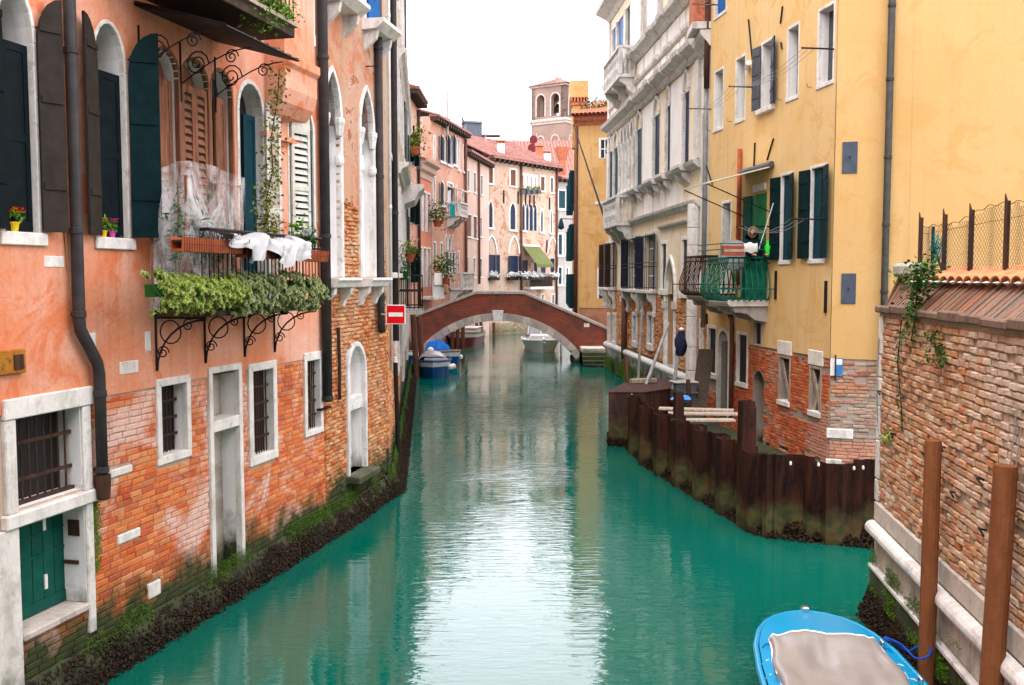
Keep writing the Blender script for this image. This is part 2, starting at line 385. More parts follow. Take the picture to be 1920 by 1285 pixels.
# ------------------------------------------------------------------ architecture helpers
def archpts(u0, u1, zs, z1, kind, n=10):
    c, a, r = (u0+u1)/2, (u1-u0)/2, z1-zs; out = []
    if kind == 'round':
        for i in range(n+1):
            t = math.pi*i/n; out.append((c-a*math.cos(t), zs+r*math.sin(t)))
    else:
        m = n//2
        for i in range(m+1):
            t = R(60)*i/m; out.append((u1-2*a*math.cos(t), zs+r*math.sin(t)/math.sin(R(60))))
        out += [(2*c-u, z) for u, z in reversed(out[:-1])]
    return out
def outline(u0, u1, z0, z1, arch=None, rise=0):
    """the opening's edge from bottom left over the top to bottom right"""
    if not arch: return [(u0, z0), (u0, z1), (u1, z1), (u1, z0)]
    return [(u0, z0)] + archpts(u0, u1, z1-rise, z1, arch) + [(u1, z0)]
def ring(mb, u0, u1, z0, z1, arch, rise, w, y0, y1, wt=None):
    wt = w if wt is None else wt
    a = outline(u0, u1, z0, z1, arch, rise); b = outline(u0-w, u1+w, z0, z1+wt, arch, rise+(wt if arch else 0))
    if arch: b = [(u0-w, z0)] + archpts(u0-w, u1+w, z1-rise, z1+wt, arch) + [(u1+w, z0)]
    for i in range(len(a)-1):
        p, q, r, s = a[i], a[i+1], b[i+1], b[i]
        mb.add([(p[0],y0,p[1]),(q[0],y0,q[1]),(r[0],y0,r[1]),(s[0],y0,s[1]),(p[0],y1,p[1]),(q[0],y1,q[1]),(r[0],y1,r[1]),(s[0],y1,s[1])],
               [(0,1,2,3),(7,6,5,4),(0,4,5,1),(2,6,7,3),(0,3,7,4),(1,5,6,2)])
    return mb
def cornice(mb, u0, u1, prof):
    """a moulding run along the wall; prof is a list of (outward, z) from bottom to top"""
    pts = [(-p, z) for p, z in prof]; pts = [(.12, prof[0][1])] + pts + [(.12, prof[-1][1])]
    return mb.prismx(pts, u0, u1)
def leafmesh(w, z0, z1, style, side, arch=None, rise=0, t=.035):
    """one shutter leaf, hinge at the origin; side -1 hangs on the left jamb"""
    mb = MB(); s = 1 if side < 0 else -1
    def B(a, b, y0, y1, c, d): mb.box(min(s*a, s*b), max(s*a, s*b), y0, y1, c, d)
    if arch:
        pts = archpts(0, 2*w, z1-rise, z1, arch, 12)[:7]; pts = [(s*x, z) for x, z in pts]
        pts = [(0, z0)] + pts + [(s*w, z0)]
    if style == 'plank':
        if arch: mb.prism(pts, -t/2, t/2)
        else:
            k = max(2, round(w/.16))
            for i in range(k): B(w*i/k+.003, w*(i+1)/k-.003, -t/2, t/2, z0, z1)
        for zz in (z0+.18*(z1-z0), z0+.55*(z1-z0), z0+.85*(z1-z0)): B(.02, w-.02, t/2, t/2+.015, zz, zz+.07); B(.0, w*.7, -t/2-.006, -t/2, zz+.02, zz+.045)
    else:
        f = .06; zt = z1-rise if arch else z1
        B(0, f, -t/2, t/2, z0, zt); B(w-f, w, -t/2, t/2, z0, zt)
        for a, b in ((z0, z0+.1), ((z0+zt)/2-.04, (z0+zt)/2+.04), (zt-.08, zt)): B(f, w-f, -t/2, t/2, a, b)
        if arch: mb.prism([(x, z) for x, z in pts if z >= zt-.001] + [(s*w, zt)], -t/2, t/2)
        n = max(4, int((zt-z0)/.105)); h = (zt-z0)/n
        for i in range(n):
            zc = z0+h*(i+.5)
            if style == 'louver':
                mb.prismx([(-.02, zc-h*.42), (-.012, zc-h*.42), (.02, zc+h*.3), (.012, zc+h*.3)], min(s*f, s*(w-f)), max(s*f, s*(w-f)))
        if style == 'panel': B(f, w-f, -.008, .008, z0, zt)
    return mb

class House:
    def __init__(s, name, P0, P1, label, cat='house'):
        s.P0 = Vector((*P0, 0)); d = Vector((P1[0]-P0[0], P1[1]-P0[1], 0)); s.L = d.length; s.d = d.normalized(); s.inw = Vector((-s.d.y, s.d.x, 0))
        s.root = empty(name, (*P0, 0), math.atan2(d.y, d.x), label, cat); s.ops = []
    def on(s, px, py, p=0.0):
        r = ray(px, py); C = Vector((0, 0, CAMH)); t = (-p - (C-s.P0).dot(s.inw))/r.dot(s.inw); q = C + r*t
        return (q-s.P0).dot(s.d), q.z
    def u(s, px, py=520, p=0.0): return s.on(px, py, p)[0]
    def world(s, u, y, z): return s.P0 + s.d*u + s.inw*y + Vector((0, 0, z))
    def part(s, mb, name, mat, parent=None, **k): return mb.build(name, mat, parent or s.root, **k)
    def wall(s, z0, z1, mat, u0=0, u1=None, y=0.0, depth=.3, name='wall', ends=True, rv=None):
        u1 = s.L if u1 is None else u1; mb = MB(); ops = []
        for a, b, c, d, arch, rise, wo in s.ops:
            if b <= u0 or a >= u1 or d <= z0 or c >= z1: continue
            cut = d > z1; ops.append((max(a, u0), min(b, u1), max(c, z0), min(d, z1), None if cut else arch, 0 if cut else rise, c >= z0, not cut, wo))
        us = sorted({u0, u1, *[v for o in ops for v in o[:2]]}); zs = sorted({z0, z1, *[v for o in ops for v in o[2:4]]})
        for i in range(len(us)-1):
            run = None
            for j in range(len(zs)-1):
                cu, cz = (us[i]+us[i+1])/2, (zs[j]+zs[j+1])/2
                hole = any(o[0] < cu < o[1] and o[2] < cz < o[3] for o in ops)
                if not hole: mb.quad((us[i], y, zs[j]), (us[i+1], y, zs[j]), (us[i+1], y, zs[j+1]), (us[i], y, zs[j+1]))
        for a, b, c, d, arch, rise, bot, top, wo in ops:
            pts = outline(a, b, c, d, arch, rise); t = MB() if rv else mb
            if arch:
                for (p, q), (r, w) in zip(pts[1:-2], pts[2:-1]): mb.quad((p, y, q), (r, y, w), (r, y, d), (p, y, d))
            segs = list(zip(pts[:-1], pts[1:]))
            if not top: segs = [segs[0], segs[-1]]
            for p, q in segs: t.quad((p[0], y, p[1]), (q[0], y, q[1]), (q[0], y+depth, q[1]), (p[0], y+depth, p[1]))
            if bot: t.quad((a, y, c), (b, y, c), (b, y+depth, c), (a, y+depth, c))
            if rv: s.part(t, 'reveal', rv, wo)
        if ends:
            for u in (u0, u1): mb.quad((u, y, z0), (u, .5, z0), (u, .5, z1), (u, y, z1))
            mb.quad((u0, y, z1), (u1, y, z1), (u1, .5, z1), (u0, .5, z1))
        w = s.part(mb, name, mat)
        return w
    def body(s, z1, depth=8, mat='grey_render', roof=None, y0=.48, z0=-1, name='rear_wall', eave=.5, pitch=.3):
        s.part(MB().box(.003, s.L-.003, y0, depth, z0, z1-.01), name, mat)
        if roof:
            m = MB(); h = depth*pitch/2
            m.prismx([(-eave, z1+.02), (depth/2, z1+h+.14), (depth+eave, z1+.02), (depth+eave, z1+.10), (depth/2, z1+h+.24), (-eave, z1+.12)], -.1, s.L+.1)
            s.part(m, 'roof', roof)
    def window(s, u0, u1, z0, z1, arch=None, rise=0, frame='frame_stone', fw=.1, fp=.03, ft=None, rec=.22, glass='glass', sill=None, shut=(), sash=None, grille=None, gy=.08, label=None, name='window', sillmat=None, cap=None):
        pm = MB(); o = outline(u0-.02, u1+.02, z0-.02, z1+.02, arch, rise+.02 if arch else 0); pm.add([(x, rec, z) for x, z in o], [tuple(range(len(o)))])
        w = s.part(pm, name, glass, label=label)
        s.ops.append((u0, u1, z0, z1, arch, rise, w))
        if frame:
            fm = ring(MB(), u0+.001, u1-.001, z0, z1-.001, arch, rise, fw, -fp, .06, ft)
            s.part(fm, 'frame', frame, w, bevel=.008)
        if cap: s.part(MB().box(u0-fw-.06, u1+fw+.06, -.12, .05, z1+cap[0], z1+cap[0]+cap[1]), 'hood', frame or 'frame_stone', w, bevel=.01)
        if sill:
            h, pr, ov = sill; s.part(MB().box(u0-fw-ov, u1+fw+ov, -pr, rec-.01, z0-h, z0+.004), 'sill', sillmat or frame or 'frame_stone', w, bevel=.01)
        if sash:
            sm = MB(); mat, nx, nz = sash; zt = z1-rise*.3 if arch else z1
            for i in range(nx+1):
                x = u0+(u1-u0)*i/nx; a, b = max(u0, x-.025), min(u1, x+.025); sm.box(a, b, rec-.05, rec-.004, z0, zt if i in (0, nx) and not arch else (zt if not arch else (z1-rise if i in (0, nx) else z1-.02)))
            for j in range(nz+1):
                z = z0+(z1-rise-z0)*j/nz; sm.box(u0, u1, rec-.044, rec-.006, max(z0, z-.02), min(z1, z+.02))
            s.part(sm, 'sash', mat, w)
        if grille:
            gm = MB(); mat, nx, nz = grille; zt = z1 if not arch else z1-rise
            for i in range(1, nx): x = u0+(u1-u0)*i/nx; gm.tube([(x, gy, z0), (x, gy, z1-.01)], .011, 6)
            for j in range(1, nz): z = z0+(z1-z0)*j/nz; gm.box(u0, u1, gy-.006, gy+.006, z-.018, z+.018)
            s.part(gm, 'grille', mat, w)
        for sh in shut:
            side, ang, wd, mat, style = sh[:5]; a = arch if len(sh) > 5 and sh[5] else None
            m = leafmesh(wd, z0+.02, z1-.01, style, side, a, rise)
            hx = u0-.01 if side < 0 else u1+.01
            s.part(m, 'shutter', mat, w, loc=(hx, -fp-.03, 0), rz=R(-ang if side < 0 else ang), bevel=.004 if style == 'plank' else 0)
        return w
    def downpipe(s, pts, r, mat, p=None, collars=(), name='downpipe', shoe=False):
        p = p or r+.03
        path = [(u, -p, z) for u, z in pts]; m = MB().tube(path, r, 12); o = s.part(m, name, mat, smooth=True)
        for u, z in collars:
            c = MB(); c.lathe([(r*1.0, z-.035), (r*1.17, z-.03), (r*1.17, z+.03), (r*1.0, z+.035)], (u, -p), 12); c.box(u-.012, u+.012, -p+r*.8, .02, z-.02, z+.02); s.part(c, 'collar', mat, o)
        return o

_bm = {}
def brick_protos(rough, key, mat):
    if key in _bm: return _bm[key]
    out = []
    for k in range(8):
        j = lambda a: rnd.uniform(-a, a)
        c = .05+.05*rough; e = .10+.12*rough
        fr = [(c+j(.03*rough), e+j(.1*rough)), (1-c+j(.03*rough), e+j(.1*rough)), (1-c+j(.03*rough), 1-e+j(.1*rough)), (c+j(.03*rough), 1-e+j(.1*rough))]
        bk = [(j(.015), j(.04)), (1+j(.015), j(.04)), (1+j(.015), 1+j(.04)), (j(.015), 1+j(.04))]
        v = [(x, -1+j(.35*rough), z) for x, z in fr] + [(x, -.45, z) for x, z in bk] + [(x, .9, z) for x, z in bk]
        f = [(0,1,2,3)] + [(i, 4+i, 4+(i+1) % 4, (i+1) % 4) for i in range(4)] + [(4+i, 8+i, 8+(i+1) % 4, 4+(i+1) % 4) for i in range(4)]
        me = bpy.data.meshes.new('brick'); me.from_pydata(v, [], f); me.materials.append(MAT[mat]); out.append((me, v, f))
    _bm[key] = out; return out
def lay_bricks(H, u0, u1, z0, z1, mat, parent, key, L=.245, h=.072, gap=.010, proud=.012, rough=.3, single=300, drop=0.0, avoid=(), keep=None, y=0.0, pad=.0):
    """bricks in courses on the wall; the ones that show largest are objects of their own"""
    pr = brick_protos(rough, key, mat); items = []; row = 0; z = z0
    holes = [o[:4] for o in H.ops] + list(avoid)
    while z+h*.8 <= z1:
        hh = min(h, z1-z)-gap; u = u0 - (row % 2)*L*.5 - rnd.random()*.02*(1+2*rough)
        while u < u1:
            w = L*(1+rnd.uniform(-.06, .06)*(1+rough)) if (row % 3 or rnd.random() < .5) else L*.55
            a, b = max(u, u0), min(u+w-gap, u1)
            segs = [(a, b)]
            for (ha, hb, hc, hd) in holes:
                if hd <= z+.005 or hc >= z+hh-.005: continue
                ns = []
                for p, q in segs:
                    if hb <= p or ha >= q: ns.append((p, q))
                    else:
                        if ha-p > .03: ns.append((p, ha-.006))
                        if q-hb > .03: ns.append((hb+.006, q))
                segs = ns
            for p, q in segs:
                if q-p < .03 or (drop and rnd.random() < drop): continue
                if keep and not keep((p+q)/2, z+hh/2): continue
                items.append((p, z+rnd.uniform(-.003, .003)*(1+2*rough), q-p, hh))
            u += w
        z += h; row += 1
    C = Vector((0, 0, CAMH)); scored = []
    for it in items:
        c = H.world(it[0]+it[2]/2, y, it[1]+it[3]/2); q = proj(c)
        vis = 0 <= q[0] <= 1920 and 0 <= q[1] <= 1285 and it[1] > .45
        scored.append((-(it[2]*it[3]/.016)**.5*1000/(c-C).length if vis else 0, it))
    scored.sort(key=lambda t: t[0]); rest = MB(); n = 0
    for s_, (u, z, w, hh) in scored:
        me, v, f = rnd.choice(pr); pd = proud*rnd.uniform(1-.6*rough-.2, 1+.6*rough+.2)
        if n < single and s_ < 0:
            o = bpy.data.objects.new('brick', me); COL.objects.link(o); o.parent = parent
            o.location = (u, y, z); o.scale = (w, pd, hh); n += 1
        else: rest.add([(u+a*w, y+b*pd, z+c*hh) for a, b, c in v], f)
    if rest.f: rest.build('brickwork', mat, parent, kind='stuff')

def strip_stuff(name, pts, mat, per_m, rz, ry, size, label, cat, seed, zfun=None, kind='blob'):
    """mussels, weed or moss that grow in a band along a wall foot; pts is the plan line, outward is to the canal side given by sign in pts"""
    rn = random.Random(seed); mb = MB()
    for (x0, y0), (x1, y1), sg in pts:
        a, b = Vector((x0, y0)), Vector((x1, y1)); d = (b-a); L = d.length; d.normalize(); nrm = Vector((-d.y, d.x))*sg
        for i in range(int(L*per_m)):
            t = rn.uniform(0, L); z = rz[0] + (rz[1]-rz[0])*rn.random()**1.3; k = 1-(z-rz[0])/(rz[1]-rz[0])
            out = ry[0] + (ry[1]-ry[0])*k*rn.random()
            if zfun and not zfun(a.x+d.x*t, a.y+d.y*t, z, rn): continue
            p = a + d*t + nrm*out; s = size*rn.uniform(.5, 1.4)
            if kind == 'blob': mb.blob((p.x, p.y, z), (s*.8, s*.8, s*1.1), rn, .45)
            else:
                mb.leaf((p.x, p.y, z), (nrm.x*.5+rn.uniform(-.6, .6), nrm.y*.5+rn.uniform(-.6, .6), rn.uniform(-1, .3)), (0, 0, 1), s*1.6, s*.8)
    o = mb.build(name, mat, kind='stuff'); return tag(o, label, cat)
def in_ring(mb, c, n, spread, l, w, rn, up=.4):
    for i in range(n):
        p = Vector(c)+Vector([rn.gauss(0, s_) for s_ in spread])
        mb.leaf(p, (rn.uniform(-1, 1), rn.uniform(-1, 1), rn.uniform(-.6, 1)+up*.3), (rn.uniform(-1, 1), rn.uniform(-1, 1), 1), l*rn.uniform(.6, 1.3), w*rn.uniform(.6, 1.3))
    return mb
# ------------------------------------------------------------------ the setting: water and ground
tag(MB().quad((-300, -60, 0), (300, -60, 0), (300, 500, 0), (-300, 500, 0)).build('canal_water', 'water'), kind='structure')
LB = [(-7.6, -20), (-7.3, 3.5), (-3.9, 16.5), (-3.2, 19.8), (-5.8, 47.5), (-6.2, 55), (-5.6, 58.9), (-4.0, 66.6), (-2.4, 75.4), (3.6, 83.4), (6.5, 86)]
RB = [(5.4, -20), (5.0, 8), (5.6, 12.6), (8.2, 13), (8.4, 20.6), (7.0, 24), (6.9, 31), (5.6, 47.2), (5.3, 53), (4.6, 55), (5.4, 72), (6.5, 86)]
g = MB(); g.add([(x, y, .55) for x, y in LB] + [(-300, 86, .55), (-300, -20, .55)], [tuple(range(len(LB)+2))])
tag(g.build('ground', 'grey_stone'), kind='structure')
g = MB(); g.add([(x, y, .55) for x, y in RB] + [(300, 86, .55), (300, -20, .55)], [tuple(range(len(RB)+2))])
tag(g.build('ground', 'grey_stone'), kind='structure')
tag(MB().quad((-300, 86, .55), (300, 86, .55), (300, 500, .55), (-300, 500, .55)).build('ground', 'grey_stone'), kind='structure')

# ------------------------------------------------------------------ orange-pink house, near left
A = House('pink_house', (-6.4715, 3.5), (-3.2729, 16.45), 'salmon orange rendered house with brick foot and iron balcony, nearest on the left')
def uA(Y): return (Y-3.5)/A.d.y
BG, GP = 'blackgreen_paint', 'green_paint'
ZB = 3.14
# barred window over the green door, one stone frame round both
w = A.window(uA(9.45), uA(10.40), 2.16, 3.08, frame=None, rec=.30, glass='dark_room', grille=None)
gm = MB(); a, b = uA(9.45), uA(10.40)
for i in range(1, 9): x = a+(b-a)*i/9; gm.tube([(x, .12, 2.16), (x, .12, 3.08)], .013, 6)
for z in (2.42, 2.80): gm.box(a, b, .112, .128, z-.02, z+.02)
A.part(gm, 'grille', 'iron_rust', w)
A.part(MB().box(a, b, .1, .14, 2.16, 2.2), 'grille_rail', 'iron_rust', w)
fr = MB(); fr.box(a-.16, b+.17, -.05, .10, 3.081, 3.29); A.part(fr, 'lintel', 'frame_stone', w, bevel=.012)
A.part(MB().box(a-.15, a-.001, -.035, .1, 2.13, 3.08), 'jamb', 'frame_stone', w, bevel=.012)
A.part(MB().box(b+.001, b+.14, -.035, .1, 2.13, 3.08), 'jamb', 'frame_stone', w, bevel=.012)
A.part(MB().box(b-.012, b-.001, .0, .295, 2.2, 3.075), 'reveal', 'light_plaster', w)
A.part(MB().box(a-.2, b+.2, -.07, .28, 1.985, 2.13), 'sill', 'frame_stone', w, bevel=.015)
d = A.window(a, uA(10.42), .86, 1.984, frame=None, rec=.31, glass='door_green', name='door', label='green plank door with pale iron hinges')
da, db = a, uA(10.42); n = 6
for i in range(n): A.part(MB().box(da+(db-da)*i/n+.004, da+(db-da)*(i+1)/n-.004, .275, .305, .88, 1.96), 'plank', 'door_green', d, bevel=.004)
for z0_, z1_ in ((.88, 1.0), (1.48, 1.51), (1.72, 1.74)): A.part(MB().box(da, db, .264, .274, z0_, z1_), 'rail', 'door_green', d)
for z in (1.1, 1.75): A.part(MB().box(da+.66*(db-da), da+.70*(db-da), .255, .272, z, z+.16), 'hinge', 'white_paint', d)
A.part(MB().box(db+.001, db+.12, -.03, .1, .5, 1.984), 'jamb', 'frame_stone', d, bevel=.012)
A.part(MB().box(da-.35, da-.001, -.03, .1, .2, 1.984), 'jamb', 'frame_stone', d, bevel=.012)
A.part(MB().box(da, db+.0, -.045, .3, .79, .862), 'sill', 'plinth_stone', d, bevel=.01)
A.part(MB().box(db-.012, db-.001, .0, .3, .87, 1.98), 'reveal', 'light_plaster', d)
for bb_ in ((db-.04, .08, .26, 1.30, 1.34), (db-.03, .06, .2, 1.62, 1.8)): A.part(MB().box(bb_[0], db-.013, *bb_[1:]), 'rusty_bracket', 'iron_rust', d)
# small barred window, walled doorway, two more barred windows
w = A.window(uA(11.82), uA(12.36), 2.24, 3.13, fw=.09, ft=.10, fp=.035, rec=.19, glass='dark_room', sill=(.10, .03, .0), grille=('iron_rust', 7, 4), gy=.13)
w = A.window(uA(12.95), uA(13.62), .12, 3.18, fw=.09, fp=.045, ft=.09, rec=.26, glass='grey_plaster', name='doorway', label='tall stone framed doorway walled up with grey plaster')
A.part(MB().box(uA(12.95), uA(13.62), -.04, .25, 2.36, 2.52), 'transom', 'frame_stone', w, bevel=.01)
A.part(MB().box(uA(12.95), uA(13.62), -.10, .3, .0, .12), 'threshold', 'wet_stone', w)
w = A.window(uA(14.02), uA(14.62), 1.82, 3.10, fw=.12, ft=.12, fp=.04, rec=.15, glass='dark_room', sill=(.13, .045, .0), grille=('iron_rust', 8, 5), gy=.06)
w = A.window(uA(15.76), uA(16.24), 1.92, 3.10, fw=.10, ft=.14, fp=.04, rec=.15, glass='dark_room', sill=(.09, .045, .0), grille=('iron_rust', 7, 5), gy=.06)
# arched upper windows with tall solid shutters
for (y0, y1, sh) in ((9.42, 9.87, [(-1, 160, .30, BG, 'plank', 1), (1, 158, .27, 'brown_back_paint', 'plank', 1)]),
                     (10.78, 11.30, [(-1, 166, .30, 'brown_back_paint', 'plank', 1), (1, 126, .34, GP, 'plank', 1)])):
    w = A.window(uA(y0), uA(y1), 4.95, 7.38, 'round', .50, frame='frame_stone', fw=.05, fp=.02, rec=.40, glass='dark_room', sill=(.13, .05, .04), shut=sh)
    A.part(leafmesh((uA(y1)-uA(y0))*.72, 4.97, 6.85, 'panel', 1), 'inner_leaf', BG, w, loc=(uA(y1)-.01, .07, 0))
# three-arched balcony door with brown louvred shutters
for k, (y0, y1) in enumerate(((11.86, 12.36), (12.44, 13.03), (13.11, 13.62))):
    w = A.window(uA(y0), uA(y1), 4.12, 7.34, 'round', .30, frame='brown_wood', fw=.05, fp=.02, rec=.20, glass='brown_wood' if k != 2 else 'dark_room', name='balcony_door')
    hw = (uA(y1)-uA(y0))/2
    if k == 1:
        for sd in (-1, 1): A.part(leafmesh(hw-.012, 4.14, 7.0, 'louver', sd), 'shutter', 'brown_wood', w, loc=(uA(y0)+.008 if sd < 0 else uA(y1)-.008, .02, 0))
        A.part(MB().box(uA(y0), uA(y1), .03, .05, 4.14, 7.0), 'backing_board', 'dark_wood', w)
    if k == 0: A.part(leafmesh(hw*2-.02, 4.14, 7.0, 'panel', -1), 'shutter', 'brown_wood', w, loc=(uA(y0)+.01, .1, 0))
    if k == 2: A.part(leafmesh(hw, 4.14, 7.0, 'panel', 1), 'shutter', 'brown_wood', w, loc=(uA(y1)-.01, .1, 0))
wC = A.window(uA(13.80), uA(14.46), 4.12, 7.32, 'round', .42, frame='frame_stone', fw=.07, fp=.03, rec=.25, glass='dark_room', name='balcony_door',
    shut=[(1, 172, .36, 'off_white_paint', 'louver', 1)])
A.part(leafmesh(.34, 4.14, 6.9, 'panel', 1), 'inner_leaf', 'teal_paint', wC, loc=(uA(14.46)-.01, .12, 0))
A.part(leafmesh(.16, 4.14, 6.9, 'panel', -1), 'inner_leaf', 'grey_plaster', wC, loc=(uA(13.80)+.01, .12, 0))
wD = A.window(uA(15.28), uA(16.12), 4.95, 7.32, 'round', .42, frame='frame_stone', fw=.06, fp=.03, rec=.25, glass='dark_room', sill=(.1, .05, .03),
    shut=[(-1, 14, .44, 'off_white_paint', 'louver', 1)])
A.part(leafmesh(.41, 4.97, 6.95, 'panel', 1), 'inner_leaf', 'teal_paint', wD, loc=(uA(16.12)-.01, .02, 0))
A.window(uA(15.72), uA(16.16), 8.55, 10.2, fw=.08, rec=.2, sill=(.2, .04, .0), frame='white_paint')
A.window(uA(11.6), uA(13.2), 8.0, 10.4, fw=.08, rec=.2, name='balcony_door', glass='dark_room')
for y0 in (5.2, 7.0): A.window(uA(y0), uA(y0+.8), 4.95, 7.38, 'round', .5, fw=.05, rec=.4, glass='dark_room', shut=[(-1, 110, .42, BG, 'plank', 1), (1, 110, .42, BG, 'plank', 1)])
Aw0 = A.wall(-.6, ZB, 'mortar', y=.012, rv='light_plaster', name='brick_wall')
Aw1 = A.wall(ZB+.001, 15.5, 'pink_render', y=-.012, rv='light_plaster', depth=.42)
A.body(15.5, 9, roof='tile_red')
lay_bricks(A, uA(8.6), A.L, .30, ZB-.02, 'orange_brick', Aw0, 'a', h=.0745, rough=.25, y=.004, proud=.012,
    avoid=[(a-.36, b+.18, 1.98, 3.3), (da-.36, da, .2, 2), (db, db+.13, .5, 2), (uA(11.82)-.09, uA(12.36)+.09, 2.14, 3.3), (uA(12.95)-.09, uA(13.62)+.09, 0, 3.3),
           (uA(14.02)-.12, uA(14.62)+.12, 1.69, 3.3), (uA(15.76)-.1, uA(16.24)+.1, 1.83, 3.3),
           *[(A.u(p_, c_), A.u(q_, c_), A.on((p_+q_)/2, c_)[1]-h_/2-.01, A.on((p_+q_)/2, c_)[1]+h_/2+.01) for p_, q_, c_, h_ in ((205, 247, 884, .09), (220, 262, 1005, .11), (277, 300, 1105, .19))]])
def stone_insert(H, px0, px1, py, h, mat='frame_stone', p=.02):
    u0, z0 = H.on(px0, py); u1, _ = H.on(px1, py); u, zc = H.on((px0+px1)/2, py)
    H.part(MB().box(u0, u1, -p, .05, zc-h/2, zc+h/2), 'stone_block', mat, bevel=.012)
for a_ in ((80, 118, 491, .13), (165, 178, 638, .17), (222, 258, 689, .16), (205, 247, 884, .09), (220, 262, 1005, .11), (277, 300, 1105, .19), (270, 281, 640, .25)): stone_insert(A, *a_)
u0, z0 = A.on(-40, 676); u1, z1 = A.on(40, 676)
bx = A.part(MB().box(u0, u1, -.06, .0, z1-.12, z1+.12), 'meter_box', 'yellow_rust', bevel=.008); A.part(MB().box(u1-.17, u1-.05, -.075, -.06, z1-.08, z1+.07), 'hatch', 'iron_rust', bx)
# black rainwater pipes
ut, ub = A.u(140, 320, .11), A.u(190, 820, .11); ub_pipe = ub
A.downpipe([(ut, 16), (ut, 4.05), (ut+.012, 3.93), (ub-.03, 3.55), (ub, 3.42), (ub, 2.28)], .064, 'pipe_grey', .11, [(ut, 6.9), (ut, 5.0), (ut, 4.1), (ub, 3.2), (ub, 2.34)])
A.part(MB().lathe([(.085, 2.28), (.09, 2.2), (.075, 2.02), (.06, 2.0)], (ub, -.11), 10), 'pipe_shoe', 'iron_rust')
ut2 = A.u(607, 200, .12)
A.downpipe([(ut2, 16), (ut2, 2.36)], .085, 'pipe_grey', .12, [(ut2, 8.2), (ut2, 5.2), (ut2, 2.42)])
A.part(MB().box(ut2-.2, ut2+.2, -.1, 0, 2.22, 2.25), 'pipe_bracket', 'iron')
cu = A.u(116, 300, .02)
for k in range(2): A.part(MB().tube([(cu+.035*k, -.03, 7.3-.1*k), (cu+.035*k+.02, -.03, 6), (cu+.035*k, -.03, 5.0), (cu+.04*k+.03, -.03, 4.6-.3*k)], .011, 6), 'cable', 'cable')
# iron balcony
UB0, UB1, PB = A.u(286, 597), uA(14.75), .80
bal = A.part(MB().box(UB0, UB1, -PB, -.012, 4.02, 4.10), 'balcony', 'dark_wood', bevel=.01)
rl = MB()
for (p, q) in (((UB0, 0), (UB0, -PB)), ((UB0, -PB), (UB1, -PB)), ((UB1, -PB), (UB1, 0))):
    for z, w_ in ((5.08, .022), (4.93, .012), (4.14, .016)): rl.tube([(*p, z), (*q, z)], w_, 6)
    L = math.dist(p, q); n = max(3, round(L/.105))
    for i in range(n+1):
        x, y = p[0]+(q[0]-p[0])*i/n, p[1]+(q[1]-p[1])*i/n; rl.tube([(x, y, 4.1), (x, y, 4.93)], .008, 5)
        if i < n:
            x2, y2 = p[0]+(q[0]-p[0])*(i+1)/n, p[1]+(q[1]-p[1])*(i+1)/n; pts = []
            for k in range(7):
                t = k/6; pts.append((x+(x2-x)*t, y+(y2-y)*t, 4.93+.14*math.sin(math.pi*t)))
            rl.tube(pts, .006, 4)
A.part(rl, 'railing', 'iron', bal)
def scroll(c, r, turns=1.6, a0=0.0, sg=1, n=22):
    return [(c[0]+r*(1-.82*i/n)*math.cos(a0+sg*turns*2*math.pi*i/n), c[1]+r*(1-.82*i/n)*math.sin(a0+sg*turns*2*math.pi*i/n)) for i in range(n+1)]
def bracket(u, zt, h, p, flip=1):
    """wrought iron console: wall bar, top bar, curved brace, ring and scrolls"""
    m = MB(); T = lambda pts, r=.011: m.tube([(u, -a_, b_) for a_, b_ in pts], r, 5)
    T([(.02, zt), (.02, zt-flip*h)], .016); T([(.0, zt), (p, zt)], .016)
    T([(.03+(p-.03)*(1-math.cos(R(90)*i/8)), zt-flip*h+flip*(h-.02)*math.sin(R(90)*i/8)) for i in range(9)], .014)
    k = p/.7
    T([(.22*k+.14*k*math.cos(2*math.pi*i/14), zt-flip*.17*k+.14*k*math.sin(2*math.pi*i/14)) for i in range(15)], .010)
    T(scroll((.11*k, zt-flip*.42*k), .085*k), .009); T(scroll((.46*k, zt-flip*.085*k), .075*k, a0=1), .009)
    return m
for ub_ in (A.u(289, 600), A.u(381, 600), A.u(455, 600), UB1-.05): A.part(bracket(ub_, 4.0, .66, .72), 'bracket', 'iron', bal)
# sheet-metal canopy on scrolled brackets, and the timber balcony over it
ca, cb = A.u(250, 18), uA(13.28)
can = A.part(MB().prismx([(.0, 7.76), (-1.22, 7.42), (-1.24, 7.40), (-1.22, 7.385), (.0, 7.72)], ca, cb), 'canopy', 'iron')
rib = MB()
for i in range(10): x = ca+(cb-ca)*i/9; rib.tube([(x, -.02, 7.765), (x, -1.22, 7.425)], .012, 4)
A.part(rib, 'seam', 'iron', can)
for x in (ca+.06, uA(12.4), uA(13.2)):
    m = MB(); m.tube([(x, -.02, 7.5), (x, -.02, 6.75)], .014, 5)
    m.tube([(x, -.03-1.0*i/8, 6.98+.40*math.sin(i/8*1.57)**1.0) for i in range(9)], .009, 5)
    m.tube([(x, -a_, b_) for a_, b_ in scroll((.26, 7.22), .17, 2.0)], .010, 5); m.tube([(x, -a_, b_) for a_, b_ in scroll((.75, 7.28), .10, 1.7)], .009, 5)
    A.part(m, 'canopy_bracket', 'iron', can)
UP0, UP1 = uA(10.9), uA(13.78)
ub = A.part(MB().box(UP0, UP1, -.92, -.012, 7.84, 7.98), 'upper_balcony', 'dark_wood', bevel=.01)
A.part(MB().box(UP0-.02, UP1+.02, -.97, -.012, 7.981, 8.03), 'edge_board', 'bare_wood', ub)
rl = MB()
